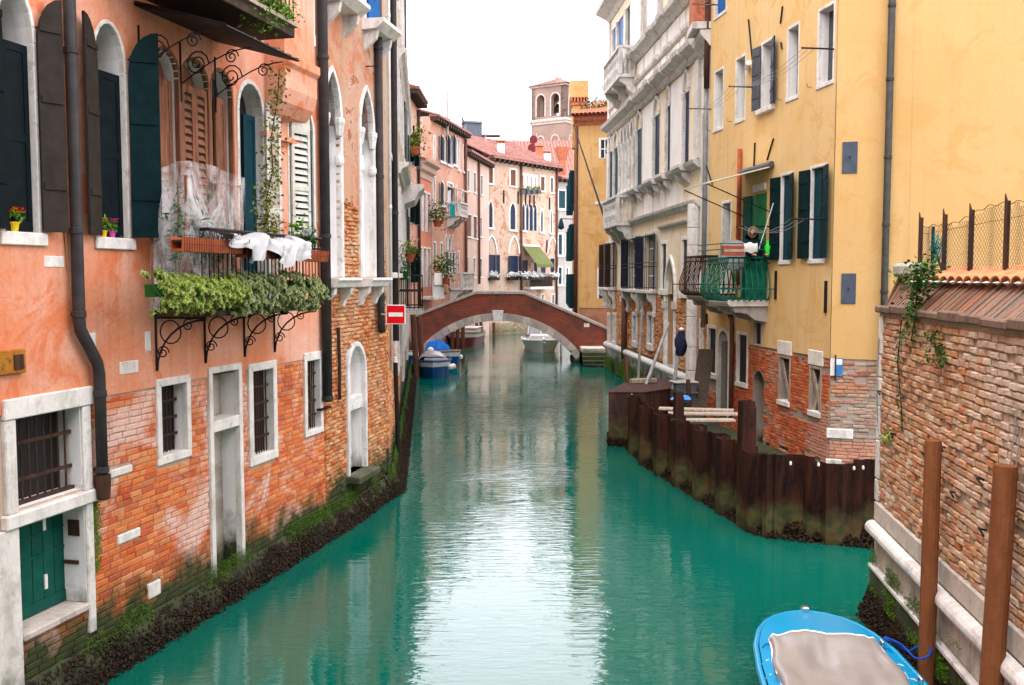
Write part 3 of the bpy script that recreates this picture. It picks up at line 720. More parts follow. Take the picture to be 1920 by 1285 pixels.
for (p, q) in (((UP0, 0), (UP0, -.9)), ((UP0, -.9), (UP1, -.9)), ((UP1, -.9), (UP1, 0))):
    for z in (8.95, 8.12): rl.tube([(*p, z), (*q, z)], .018, 6)
    n = round(math.dist(p, q)/.12)
    for i in range(n+1): x, y = p[0]+(q[0]-p[0])*i/n, p[1]+(q[1]-p[1])*i/n; rl.tube([(x, y, 8.03), (x, y, 8.95)], .010, 5)
A.part(rl, 'railing', 'iron', ub)
# rendered chimney-breast console between the two arched windows
c0, c1 = uA(14.55), uA(15.6)
m = MB(); m.prismx([(.1, 7.85), (-.42, 7.85), (-.42, 7.72), (-.36, 7.66), (-.36, 7.35), (-.30, 7.15), (-.16, 6.98), (.1, 6.9)], c0, c1)
A.part(m, 'console', 'pink_render', bevel=.01)
A.part(MB().prismx([(.1, 15), (-.34, 15), (-.34, 7.85), (.1, 7.85)], c0+.02, c1-.05), 'flue', 'pink_render')
A.part(MB().box(c0-.1, c1+.03, -.09, .02, 6.62, 6.70), 'ledge', 'pink_render')

# ------------------------------------------------------------------ peeling peach house with gothic windows
B = House('peeling_house', (-3.265, 16.47), (-2.62, 19.7), 'peeling peach house with bare brick foot and pointed stone windows')
def uB(Y): return (Y-16.47)/B.d.y
for y0, y1 in ((16.56, 17.22), (18.26, 18.92)):
    w = B.window(uB(y0), uB(y1), 4.50, 8.10, 'gothic', .75, frame='stone', fw=.10, fp=.06, rec=.24, glass='dark_room', sill=None)
    B.part(MB().box(uB(y0), uB(y1), .16, .22, 4.5, 6.9), 'infill', 'light_plaster', w)
    for x in (uB(y0), uB(y1)):
        cp = MB(); cp.lathe([(.06, 7.02), (.07, 7.06), (.09, 7.2), (.105, 7.25), (.105, 7.32), (.08, 7.34)], (x, -.02), 8); B.part(cp, 'capital', 'stone', w); cp = MB(); cp.lathe([(.06, 6.5), (.085, 6.55), (.085, 6.62), (.06, 6.68)], (x, -.02), 8); B.part(cp, 'collar', 'stone', w)
    B.part(MB().prismx([(.05, 4.49), (-.34, 4.49), (-.36, 4.45), (-.30, 4.40), (-.26, 4.32), (.05, 4.30)], uB(y0)-.22, uB(y1)+.22), 'sill', 'stone', w, bevel=.01)
    for x in (uB(y0)-.08, uB(y1)+.02): B.part(MB().prismx([(.02, 4.31), (-.22, 4.31), (-.2, 4.2), (-.1, 4.1), (-.06, 3.98), (.02, 3.95)], x-.05, x+.08), 'bracket', 'stone', w)
for y0, y1 in ((16.75, 17.5), (18.62, 19.3)):
    w = B.window(uB(y0), uB(y1), 9.42, 11.6, frame='stone', fw=.10, fp=.05, rec=.2, glass='glass', shut=[(-1, 12, .38, 'blue_paint', 'plank'), (1, 12, .38, 'blue_paint', 'plank')])
    B.part(MB().prismx([(.05, 9.41), (-.46, 9.41), (-.46, 9.34), (-.38, 9.28), (-.3, 9.22), (.05, 9.2)], uB(y0)-.2, uB(y1)+.2), 'sill', 'stone', w)
    for x in (uB(y0)-.1, uB(y1)): B.part(MB().prismx([(.02, 9.21), (-.3, 9.21), (-.26, 9.05), (-.1, 8.9), (.02, 8.8)], x, x+.1), 'bracket', 'stone', w)
w = B.window(uB(17.52), uB(18.36), .80, 3.20, 'round', .52, frame='stone', fw=.09, fp=.05, rec=.26, glass='light_plaster', name='doorway', label='round arched stone doorway walled up with pale plaster')
B.part(MB().box(uB(17.52), uB(18.36), .02, .25, 1.98, 2.24), 'transom', 'stone', w, bevel=.01)
B.part(MB().box(uB(17.5)-.1, uB(18.4)+.1, -.28, .25, .66, .8), 'doorstep', 'wet_stone', w, bevel=.02)
def keepB(u, z): return mnoise.fractal(Vector((u*1.1+3, z*.9, 2.2)), 1, 2, 4)*.9 + 5.6 - z > 0
Bw = B.wall(-.6, 16, 'rough_mortar', y=.03, rv='light_plaster', name='brick_wall')
lay_bricks(B, .0, B.L, .35, 6.6, 'rough_brick', Bw, 'b', L=.19, h=.073, rough=.75, y=.018, proud=.028, single=0, drop=.04, keep=lambda u, z: keepB(u, z-.15))
def crust(H, u0, u1, z0, z1, keep, mat, cell=.07, p=.02, name='render_crust'):
    """render that has fallen away in patches: only the cells that still stick are built, with their own edge"""
    m = MB(); nu, nz = int((u1-u0)/cell), int((z1-z0)/cell); du, dz = (u1-u0)/nu, (z1-z0)/nz; K = {}
    holes = [o for o in H.ops]
    for i in range(nu):
        for j in range(nz):
            uc, zc = u0+(i+.5)*du, z0+(j+.5)*dz
            K[i, j] = keep(uc, zc) and not any(o[0]-.04 < uc < o[1]+.04 and o[2] < zc < o[3]-(o[5]*.55 if o[4] else 0) for o in holes)
    jx = lambda i, j: (u0+i*du+.35*du*math.sin(i*12.9+j*78.2)*(0 < i < nu), z0+j*dz+.35*dz*math.sin(i*39.3+j*11.1)*(0 < j < nz))
    for (i, j), k in K.items():
        if not k: continue
        c = [jx(i, j), jx(i+1, j), jx(i+1, j+1), jx(i, j+1)]; m.quad(*[(x, -p, z) for x, z in c])
        for (di, dj), (a_, b_) in (((0, -1), (0, 1)), ((1, 0), (1, 2)), ((0, 1), (2, 3)), ((-1, 0), (3, 0))):
            if not K.get((i+di, j+dj)): m.quad((c[a_][0], -p, c[a_][1]), (c[b_][0], -p, c[b_][1]), (c[b_][0], .04, c[b_][1]), (c[a_][0], .04, c[a_][1]))
    return H.part(m, name, mat, kind='stuff')
crust(B, 0, B.L, 4.6, 7.2, lambda u, z: not keepB(u, z), 'peach_render')
B.wall(7.2, 16, 'peach_render', y=-.02, name='upper_render', ends=False)
B.body(16, 9, roof='tile_red')
ux = B.u(711, 300, .1)
B.downpipe([(ux, 16), (ux, 3.55), (ux+.05, 3.4)], .075, 'pipe_grey', .11, [(ux, 9), (ux, 6.5), (ux, 4.1)])
B.part(MB().tube([(ux-.5, -.02, 8.55), (ux-.5, -.3, 8.55)], .012, 5).tube([(ux-.5, -.26, 8.62), (ux-.5, -.26, 8.42)], .01, 5), 'wall_hook', 'iron')
B.part(MB().tube([(uB(17.0), -.05, 3.6), (uB(17.03), -.05, 2.9), (uB(17.0), -.06, 2.3)], .03, 6), 'old_pipe', 'iron_rust')
# ------------------------------------------------------------------ tall beige house receding to the bridge
Cc = House('beige_house', (-2.60, 19.72), (-5.12, 47.0), 'tall weathered beige house seen edge-on beside the no-entry sign')
def uC(Y): return (Y-19.72)/Cc.d.y
for k in range(9):
    y0 = 21.4+2.85*k
    Cc.window(uC(y0), uC(y0+1.0), 9.0, 11.2, frame='stone', fw=.1, fp=.05, shut=[(1, 174, .48, GP, 'plank')] if k in (5, 8) else ())
    Cc.window(uC(y0), uC(y0+1.0), 13.0, 15.0, frame='stone', fw=.1, fp=.05)
    w = Cc.window(uC(y0), uC(y0+1.0), 4.6, 7.2, frame='stone', fw=.12, fp=.06, shut=[(1, 174, .48, GP, 'plank')] if k == 7 else (), sill=(.12, .16, .1))
    if k in (1, 4, 7): Cc.window(uC(y0), uC(y0+.95), .9, 3.1, frame='stone', fw=.12, fp=.06, glass='dark_wood', name='water_door')
    elif k != 0: Cc.window(uC(y0), uC(y0+.8), 1.7, 3.0, frame='stone', fw=.12, fp=.05, glass='dark_room', grille=('iron', 5, 4))
Cc.wall(-.6, 3.6, 'rough_mortar', y=.02, name='brick_wall'); Cc.wall(3.6, 19, 'beige_render')
lay_bricks(Cc, 0, 9, .4, 3.58, 'rough_brick', Cc.root.children[-2], 'b', h=.073, rough=.9, y=.008, proud=.024, single=0, drop=.05)
Cc.body(19, 9, roof='tile_red')
cm = MB()
for zz, pr in ((11.6, .22), (8.1, .28)): cornice(cm, uC(30), uC(47), [(.05, zz-.35), (.12, zz-.2), (pr, zz-.12), (pr+.06, zz)])
Cc.part(cm, 'string_course', 'frame_stone')
m = MB(); cornice(m, 0, Cc.L, [(.1, 18.4), (.25, 18.6), (.3, 18.8), (.5, 18.95), (.55, 19.05)]); Cc.part(m, 'cornice', 'grey_stone')
for Y, zb, r, mt in ((20.4, 2.5, .035, 'lime_wash'), (22.4, 3.0, .075, 'pipe_grey'), (40, 3.2, .05, 'grey_blue_paint')): Cc.downpipe([(uC(Y), 18.5), (uC(Y), zb)], r, mt, None, [(uC(Y), 6), (uC(Y), 10)])
# small iron balcony on the beige house
ba, bb = uC(27.4), uC(30.2); bl = Cc.part(MB().box(ba, bb, -.75, 0, 3.45, 3.56), 'balcony', 'grey_stone')
rl = MB()
for (p, q) in (((ba, 0), (ba, -.72)), ((ba, -.72), (bb, -.72)), ((bb, -.72), (bb, 0))):
    for z in (3.62, 4.1, 4.55): rl.tube([(*p, z), (*q, z)], .02, 5)
    n = round(math.dist(p, q)/.13)
    for i in range(n+1): x, y = p[0]+(q[0]-p[0])*i/n, p[1]+(q[1]-p[1])*i/n; rl.tube([(x, y, 3.56), (x, y, 4.55)], .012, 5)
Cc.part(rl, 'railing', 'iron', bl)
ba, bb = uC(36), uC(39); Cc.part(MB().prismx([(.1, 8.0), (-.8, 8.0), (-.8, 7.88), (-.6, 7.7), (-.45, 7.4), (.1, 7.2)], ba, bb), 'stone_balcony', 'frame_stone')

# unseen houses along the canal behind the viewpoint, added to block sky light
for nm_, a_, b_, lb_, mt_ in (('unseen_terracotta_house', (-6.6, -34), (-6.48, 3.4), 'plain terracotta house added along the left bank, out of view behind', 'salmon_render'), ('unseen_tan_house', (5.6, 3.2), (5.9, -34), 'plain tan house added on the right bank, out of view behind', 'beige_render'), ('unseen_end_house', (6.2, -36), (-6.9, -36), 'plain ochre house added across the canal, out of view behind', 'ochre_render')):
    H_ = House(nm_, a_, b_, lb_)
    for k in range(int(H_.L/3)):
        for z in (4.5, 8.2, 11.6): H_.window(1+3*k, 2+3*k, z, z+1.9, frame='stone', fw=.1, shut=[(-1, 170, .45, GP, 'plank'), (1, 170, .45, GP, 'plank')])
    H_.wall(-.5, 14.5, mt_); H_.body(14.5, 9, roof='tile_red')
# the foot of the left bank: weed, mussels and moss at the tide line
LW = [((-6.35, 4.0), (-3.2, 16.6), -1), ((-3.22, 16.5), (-2.52, 19.9), -1), ((-2.55, 19.8), (-5.0, 47), -1)]
fm = MB()
for (p, q, s_) in LW:
    a_, b_ = Vector(p), Vector(q); d_ = (b_-a_).normalized(); nn = Vector((d_.y, -d_.x))
    fm.grid(lambda i, j: ((a_+(b_-a_)*i+nn*((.35-.33*j**1.3)*(.75+.35*mnoise.noise(Vector((i*30, j*2, 1.7)))))).x, (a_+(b_-a_)*i+nn*((.35-.33*j**1.3)*(.75+.35*mnoise.noise(Vector((i*30, j*2, 1.7)))))).y, -.15+.52*j+.06*mnoise.noise(Vector((i*60, j*3, 4)))), 70, 6)
tag(fm.build('footing', 'wet_stone', smooth=True), 'wet weed covered stone footing along the left bank', 'footing')
strip_stuff('mussels', LW, 'mussel', 1500, (-.04, .34), (.03, .36), .022, 'dark brown mussels and weed at the waterline of the left bank', 'mussels', 11)
strip_stuff('moss', LW, 'moss', 2400, (.22, .54), (.01, .10), .014, 'bright green moss along the foot of the left bank houses', 'moss', 12, zfun=lambda x, y, z, rn: mnoise.noise(Vector((x*1.3, y*1.3, 0)))+(.22 if y > 15 else 0)+rn.uniform(-.15, .15)-(z-.3)*.9 > .0, kind='leaf')
# ------------------------------------------------------------------ plants and things on the left houses
def houseworld(H, o, u, y, z): o.location = H.world(u, y, z); o.rotation_euler = (0, 0, math.atan2(H.d.y, H.d.x)); return o
def pot(H, u, y, z, r, h, mat, label, petals, seed, lab_cat='flower pot', n=26):
    rn = random.Random(seed); e = houseworld(H, empty('flower_pot', label=label, cat=lab_cat), u, y, z)
    MB().lathe([(r*.7, 0), (r*.95, h*.8), (r*1.08, h*.82), (r*1.08, h), (r*.9, h), (r*.8, h*.9)], n=14).build('pot', mat, e, smooth=False)
    lm = MB(); in_ring(lm, (0, 0, h+.05), 60, (r*.7, r*.7, .035), .06, .035, rn); lm.build('leaves', 'leaf_fresh', e)
    for pm in petals:
        f = MB()
        for i in range(n): 
            c = Vector((rn.gauss(0, r*.75), rn.gauss(0, r*.75), h+.09+rn.uniform(0, .05)))
            for k in range(5): a = k*1.257+rn.random(); f.leaf(c, (math.cos(a), math.sin(a), .35), (0, 0, 1), .032, .026)
        f.build('blossom', pm, e)
    return e
def sA(px, py, p): return A.on(px, py, p)
u_, z_ = sA(40, 432, .03); pot(A, u_, .06, 4.955, .055, .10, 'yellow_pot', 'yellow pot of yellow and red flowers on the leftmost arched window sill', ['petal_yellow', 'petal_red'], 1)
u_, z_ = sA(205, 446, .03); pot(A, u_, .05, 4.955, .045, .08, 'yellow_pot', 'small yellow pot of yellow flowers on the sill beside the dark shutter', ['petal_yellow'], 2)
u_, z_ = sA(221, 446, .03); pot(A, u_, .05, 4.955, .045, .08, 'pink_pot', 'small magenta pot of pink flowers on the sill beside the dark shutter', ['petal_pink'], 3)

def rosettes(name, u0, u1, z0, z1, p, n, mat, label, seed, size=.052):
    """a hanging cushion of succulent rosettes with its trough behind"""
    rn = random.Random(seed); e = houseworld(A, empty(name, label=label, cat='plant', group=None), u0, 0, 0)
    m = MB()
    for i in range(n):
        t = rn.random(); u = t*(u1-u0); v = rn.random(); lo = z0 + .02 + .13*mnoise.noise(Vector((u*3, seed, 0))); hi = z1 + .09*mnoise.noise(Vector((u*4, seed+5, 0)))
        z = lo+(hi-lo)*v
        if mnoise.noise(Vector((u*5, z*6, seed*3.1))) < -.22: continue
        out = p + .15*math.sin(math.pi*min(1, v*1.05))+rn.uniform(-.08, .05)
        if v > .85: out -= rn.random()*.18
        nrm = Vector((rn.uniform(-.5, .5), -1, rn.uniform(-.2, .9))).normalized(); t1 = nrm.orthogonal().normalized(); t2 = nrm.cross(t1)
        for rg, (k, tilt, l) in enumerate(((7, .35, 1.0), (6, .9, .75), (4, 1.8, .5))):
            for q in range(k):
                a = 2*math.pi*q/k+rg*.4+i; d = t1*math.cos(a)+t2*math.sin(a)+nrm*tilt
                m.leaf((u, -out, z), d, nrm, size*l*rn.uniform(.85, 1.15), size*.5)
    m.build('foliage', mat, e); rn2 = MB()
    for i in range(40): u = rn.random()*(u1-u0); rn2.tube([(u, -p+.1, z1-.1), (u+rn.uniform(-.1, .1), -p-.04, (z0+z1)/2), (u+rn.uniform(-.1, .1), -p-.03, z0+.05)], .006, 4)
    rn2.build('stems', 'leaf_dark', e)
    MB().box(.10, u1-u0-.05, -p+.06, -p+.2, z1-.24, z1-.10).build('trough', 'green_pot', e)
    return e
su0, _ = sA(300, 555, .9); su1, _ = sA(452, 555, .9); su2, _ = sA(440, 560, .9); su3, _ = sA(604, 565, .9)
rosettes('succulent', su0, su1, 4.08, 4.52, .84, 640, 'leaf_succulent', 'yellow green succulent trailing from the left half of the iron balcony', 21)
rosettes('succulent', su2, su3, 4.0, 4.56, .84, 980, 'leaf_succulent_grey', 'denser grey green succulent trailing from the right half of the iron balcony', 22, .050)
def trough(px0, px1, py, p, z, label, mat='terracotta', h=.16, seed=0, plants=True):
    u0, _ = sA(px0, py, p); u1, _ = sA(px1, py, p)
    e = houseworld(A, empty('planter_box', label=label, cat='planter'), u0, -p, z); L = u1-u0
    MB().prismx([(-.07, 0), (.07, 0), (.09, h), (.075, h), (.06, .03), (-.06, .03), (-.075, h), (-.09, h)], 0, L).build('box', mat, e)
    MB().box(0.01, L-.01, -.065, .065, h-.05, h-.03).build('soil', 'dark_wood', e)
    cg = MB()
    for k in range(int(L/.05)+1): cg.tube([(k*.05, -.10, -.01), (k*.05, -.105, h+.02)], .003, 4)
    for zz in (-.01, h*.5, h+.02): cg.tube([(0, -.105, zz), (L, -.105, zz)], .003, 4)
    cg.build('wire_holder', 'iron', e)
    return e, L
trough(331, 446, 472, .92, 4.79, 'long terracotta planter on the balcony rail, left of the white plastic sheet')
e2, L2 = trough(452, 560, 480, .92, 4.75, 'terracotta planter half hidden under the white plastic sheet')
e3, L3 = trough(563, 607, 486, .92, 4.73, 'short terracotta planter at the right end of the balcony rail')
rn = random.Random(5); m = MB(); in_ring(m, (.1, 0, .26), 70, (.08, .05, .06), .09, .04, rn); 
e = houseworld(A, empty('cyclamen', label='white flowering cyclamen in the short planter at the balcony end', cat='plant'), sA(572, 470, .92)[0], -.92, 4.75)
m.build('leaves', 'leaf_dark', e); f = MB()
for i in range(22):
    c = (.1+rn.gauss(0, .08), rn.gauss(0, .04), .36+rn.uniform(-.04, .08))
    for k in range(4): a = k*1.57+rn.random(); f.leaf(c, (math.cos(a)*.6, math.sin(a)*.6, .8), (0, 0, 1), .05, .035)
f.build('blossom', 'petal_white', e)
# crumpled white plastic sheet over the planters
u0, zc = sA(422, 462, 1.0); u1, _ = sA(574, 478, 1.0)
def sheet(i, j):
    u = u0+(u1-u0)*i; top = 5.06-.05*abs(math.sin(i*7))-.02*math.sin(i*13); drop = .25+.09*abs(math.sin(i*6.1+.4))+.03*math.sin(i*23)
    if i < .2: drop *= .45
    return A.world(u+.04*math.sin(j*5+i*17), -(.80+.29*math.sin(min(1, j*1.7)*1.57)+.045*math.sin(i*34+j*3)+.035*math.sin(i*61+j*9)+.02*mnoise.noise(Vector((i*20, j*8, 0)))), top-drop*j*j-.02*math.sin(i*40+j*6))
tag(MB().grid(sheet, 70, 16).build('plastic_sheet', 'bag_white', smooth=True), 'crumpled white plastic sheet thrown over the balcony planters', 'plastic sheet')
# clear plastic cover over plants standing on the balcony
u0, _ = sA(318, 420, .45); u1, _ = sA(430, 420, .45)
e = houseworld(A, empty('covered_plant_rack', label='plant rack wrapped in clear plastic on the iron balcony', cat='plant rack'), u0, -.42, 4.10)
L = u1-u0
def cover(i, j):
    a = i*2*math.pi; cx, cy = math.cos(a), math.sin(a); k = 1/max(abs(cx), abs(cy)); q = 1-j
    wob = 1+.05*math.sin(i*40+j*4)+.04*mnoise.noise(Vector((cx*3, cy*3, j*4)))
    return (L/2+cx*k*L*.5*wob*(.92+.08*q), cy*k*.27*wob, 1.68*j - .10*math.sin(a+.6)*j)
MB().grid(cover, 48, 14).add([(0, -.27, 1.6), (L, -.27, 1.58), (L, .27, 1.66), (0, .27, 1.68)], [(0, 1, 2, 3)]).build('cover', 'clear_film', e, smooth=True)
fr = MB()
for x in (.03, L*.45, L*.7, L-.05):
    for y in (-.24, .24): fr.box(x-.012, x+.012, y-.012, y+.012, 0, 1.6)
for z in (.5, 1.1, 1.58):
    for y in (-.24, .24): fr.box(0.02, L-.04, y-.01, y+.01, z-.01, z+.01)
fr.build('rack', 'brown_wood', e); m = MB(); rn = random.Random(8)
for k in range(6): in_ring(m, (L*(.1+.16*k), rn.uniform(-.1, .1), .65+.3*rn.random()), 130, (.12, .1, .22), .12, .04, rn)
m.build('foliage', 'leaf_dark', e)
# climbing plant trained up between the arched windows
def vine(H, path, p, n, mat, label, l=.07, w=.05, spread=.07, seed=3, name='climbing_plant', dens=None):
    rn = random.Random(seed); e = empty(name, H.world(*[H.on(path[0][0], path[0][1], p)[0], -p, 0]), 0, label, 'plant'); e.location.z = H.on(*path[0], p)[1]
    inv = e.location; pts = [Vector(H.world(H.on(x, y, p)[0], -p, H.on(x, y, p)[1]))-inv for x, y in path]
    MB().tube(pts, .008, 5).build('stem', 'dark_wood', e); m = MB()
    for i in range(n):
        t = rn.random() if not dens else dens(rn); t *= len(pts)-1; k = min(int(t), len(pts)-2); c = pts[k].lerp(pts[k+1], t-k) + Vector([rn.gauss(0, spread) for _ in range(3)])
        m.leaf(c, (rn.uniform(-1, 1), rn.uniform(-1, 1), rn.uniform(-1, .4)), (rn.uniform(-1, 1), rn.uniform(-1, 1), 1), l*rn.uniform(.6, 1.3), w*rn.uniform(.6, 1.3))
    m.build('foliage', mat, e); return e
vine(A, [(505, 440), (498, 380), (512, 320), (508, 260), (520, 190), (524, 130)], .45, 620, 'leaf_olive', 'tall olive green climbing plant on the balcony beside the louvred shutter', spread=.085, dens=lambda r: r.random()**1.6)
vine(A, [(566, 440), (560, 428), (556, 420)], .6, 130, 'leaf_fresh', 'small bushy plant at the right end of the iron balcony', spread=.09, seed=6)
vine(A, [(470, 20), (495, 15), (515, 25), (530, 20)], .80, 1300, 'leaf_fresh', 'bright green shrub spilling through the upper balcony railing', l=.06, w=.035, spread=.13, seed=9)
e = pot(A, *[uA(13.55), -.7, 8.04], .11, .2, 'terracotta', 'terracotta pot on the upper balcony corner', ['petal_pink'], 31, n=4)
u_, _ = sA(470, 425, .5); pot(A, u_, -.6, 4.1+.66, .08, .14, 'green_pot', 'green pot of pink cyclamen behind the balcony rail', ['petal_pink'], 4)
# no-entry sign for boats on its arm
sx = at(742, 590, 18.9); e = empty('no_entry_sign', (sx.x, sx.y, sx.z), 0, 'square red no-entry sign with white bar on a wall arm', 'sign')
hw = .195
MB().box(-hw, hw, -.004, .012, -hw, hw).build('panel', 'white_paint', e, bevel=.004)
MB().box(-hw+.018, hw-.018, -.008, -.005, -hw+.018, hw-.018).build('red_field', 'red_enamel', e)
MB().box(-.142, .142, -.012, -.009, -.04, .04).build('white_bar', 'white_paint', e)
MB().tube([(-hw, .02, .0), (-.45, .25, .0)], .016, 6).build('arm', 'white_paint', e)
# mooring poles beside the left houses
def pole(px, pyt, pyb, Y, r, mat, label, lean=0.0, name='mooring_pole', cat='mooring pole', cap=None, group=None):
    t, b = at(px, pyt, Y), at(px-lean, pyb, Y); d = (t-b)/(t.z-b.z); b2 = b-d*(b.z+1.2)
    e = empty(name, (b2.x, b2.y, b2.z), 0, label, cat, group); v = t-b2
    k = [Vector((0, 0, 0)), v*.5+Vector((.006, 0, 0)), v*.985, v]
    MB().tube(k, [r*1.03, r, r, r*.97], 14).build('shaft', mat, e, smooth=False)
    if cap: MB().lathe([(r*1.08, v.z-.10), (r*1.1, v.z-.02), (r*.6, v.z+.03)], (v.x, v.y), 12).build('cap', cap, e)
    return e
pole(741, 672, 840, 22.6, .055, 'iron', 'thin black mooring pole with pale tip below the no-entry sign', -5, cap='lime_wash')
pole(729, 800, 880, 21.6, .035, 'mooring_wood', 'thin dark wooden stake in the water below the black mooring pole', -6)
m = MB(); in_ring(m, (0, 0, 0), 240, (.16, .16, .14), .10, .05, random.Random(4))
hp = at(769, 470, 28); e = empty('hanging_pot', hp, 0, 'hanging basket of yellow green leaves above the no-entry sign', 'plant'); m.build('foliage', 'leaf_olive', e)
MB().lathe([(.08, -.34), (.17, -.12), (.18, -.1), (.15, -.1)], n=12).build('pot', 'terracotta', e)
m = MB(); in_ring(m, (0, 0, 0), 200, (.12, .3, .16), .10, .05, random.Random(14)); hp = at(757, 500, 28.5)
e = empty('balcony_plant', hp, 0, 'dark leafy plant on the small iron balcony above the no-entry sign', 'plant'); m.build('foliage', 'leaf_dark', e); MB().lathe([(.1, -.4), (.16, -.14), (.12, -.14)], n=10).build('pot', 'green_pot', e)
# ------------------------------------------------------------------ footbridge
YB = 50.0
def bx(px, py): v = at(px, py, YB); return (v.x, v.z)
top = [bx(773, 594), bx(891, 548.5), bx(982, 548.5), bx(1140, 616)]
il, ir, ap = bx(787.5, 671), bx(1080, 678), bx(937, 601.5)
cxm = (il[0]+ir[0])/2; hw = (ir[0]-il[0])/2; sag = ap[1]-(il[1]+ir[1])/2; rad = (hw*hw+sag*sag)/(2*sag); czm = ap[1]-rad
aa = math.asin(min(1, hw/rad)); NV = 22
def arc(r, t): return (cxm+r*math.sin(t), czm+r*math.cos(t))
BRG = empty('footbridge', (cxm, YB, 0), 0, 'red brick footbridge with pale stone arch ring and coping', 'bridge'); ox = cxm
def rel(p): return (p[0]-ox, p[1])
VT = .40
def spandrel(y):
    m = MB(); ts = [-aa+2*aa*i/40 for i in range(41)]
    up = lambda x: next((a[1]+(b[1]-a[1])*(x-a[0])/(b[0]-a[0]) for a, b in zip(top[:-1], top[1:]) if a[0] <= x <= b[0]), top[-1][1])
    lo = [arc(rad+.03, t) for t in ts]; xs = [top[0][0]] + [p[0] for p in lo] + [top[-1][0]]
    lows = [(top[0][0], -.5), (lo[0][0], -.5)] + lo + [(lo[-1][0], -.5), (top[-1][0], -.5)]
    for a, b in zip(lows[:-1], lows[1:]):
        if abs(a[0]-b[0]) < 1e-6: continue
        m.quad((a[0]-ox, y, a[1]), (b[0]-ox, y, b[1]), (b[0]-ox, y, max(up(b[0]), b[1])-.08), (a[0]-ox, y, max(up(a[0]), a[1])-.08))
    for (a, b) in zip(lo[:-1], lo[1:]): m.quad((a[0]-ox, y, a[1]), (b[0]-ox, y, b[1]), (b[0]-ox, y+.38, b[1]), (a[0]-ox, y+.38, a[1]))
    return m
spandrel(0).build('parapet_wall', 'bridge_brick', BRG); spandrel(2.6).build('parapet_wall', 'bridge_brick', BRG)
m = MB()
for i in range(40):
    a, b = rel(arc(rad+.05, -aa+2*aa*i/40)), rel(arc(rad+.05, -aa+2*aa*(i+1)/40)); m.quad((a[0], 0, a[1]), (b[0], 0, b[1]), (b[0], 2.9, b[1]), (a[0], 2.9, a[1]))
m.build('vault', 'bridge_brick', BRG)
dk = [(p[0]-ox, p[1]-1.05) for p in top]; m = MB()
for a, b in zip(dk[:-1], dk[1:]): m.quad((a[0], .02, a[1]), (b[0], .02, b[1]), (b[0], 2.6, b[1]), (a[0], 2.6, a[1]))
m.build('deck', 'grey_stone', BRG)
for i in range(NV):
    t0, t1 = -aa+2*aa*i/NV, -aa+2*aa*(i+1)/NV; q = [rel(arc(rad, t0+.001)), rel(arc(rad, t1-.001)), rel(arc(rad+VT, t1-.001)), rel(arc(rad+VT, t0+.001))]
    if i in (10, 11): continue
    MB().prism(q, -.045-.012*(i % 2), .35).build('voussoir', ('coping_stone', 'plinth_stone', 'coping_stone')[(i*5) % 3], BRG, bevel=.01)
q = [rel(arc(rad-.02, -.042)), rel(arc(rad-.02, .042)), rel(arc(rad+VT+.16, .052)), rel(arc(rad+VT+.16, -.052))]
MB().prism(q, -.12, .35).build('keystone', 'stone', BRG, bevel=.01)
for s_ in (-1, 1):
    t0, t1 = sorted((s_*.043, s_*aa*2/NV)); MB().prism([rel(arc(rad, t0)), rel(arc(rad, t1)), rel(arc(rad+VT, t1)), rel(arc(rad+VT, t0))], -.05, .35).build('voussoir', 'coping_stone', BRG)
for yy in (-.07, 2.56):
    for a, b in zip(top[:-1], top[1:]):
        n = max(2, round(abs(b[0]-a[0])/1.1))
        for i in range(n):
            p = [(a[0]+(b[0]-a[0])*t-ox, a[1]+(b[1]-a[1])*t) for t in (i/n+.002, (i+1)/n-.002)]
            MB().prism([(p[0][0], p[0][1]-.09), (p[1][0], p[1][1]-.09), (p[1][0], p[1][1]+.06), (p[0][0], p[0][1]+.06)], yy, yy+.5).build('coping', 'coping_stone', BRG, bevel=.012)
p = bx(1100, 610); MB().box(p[0]-ox-.14, p[0]-ox+.14, -.02, .02, p[1]-.1, p[1]+.1).build('stone_plaque', 'lime_wash', BRG)
for x0, x1, z in ((ir[0]-.15-ox, ir[0]+.75-ox, .18),): MB().box(x0, x1, -.25, 2.9, -.5, z).build('abutment', 'wet_stone', BRG, bevel=.03)
# water steps by the bridge foot
st = empty('water_steps', (4.15, 48.6, 0), 0, 'mossy stone water steps between the bridge foot and the palace', 'steps')
for i in range(6): MB().box(-.58, .62, -.2-.02-.26*i, 1.39, -.4, .88-.19*i).build('step', 'wet_stone' if i else 'plinth_stone', st, bevel=.02)
strip_stuff('moss', [((3.6, 48.2), (4.7, 48.2), -1)], 'moss', 900, (.3, .85), (-.2, .2), .022, 'green moss on the water steps by the bridge', 'moss', 41, kind='leaf')

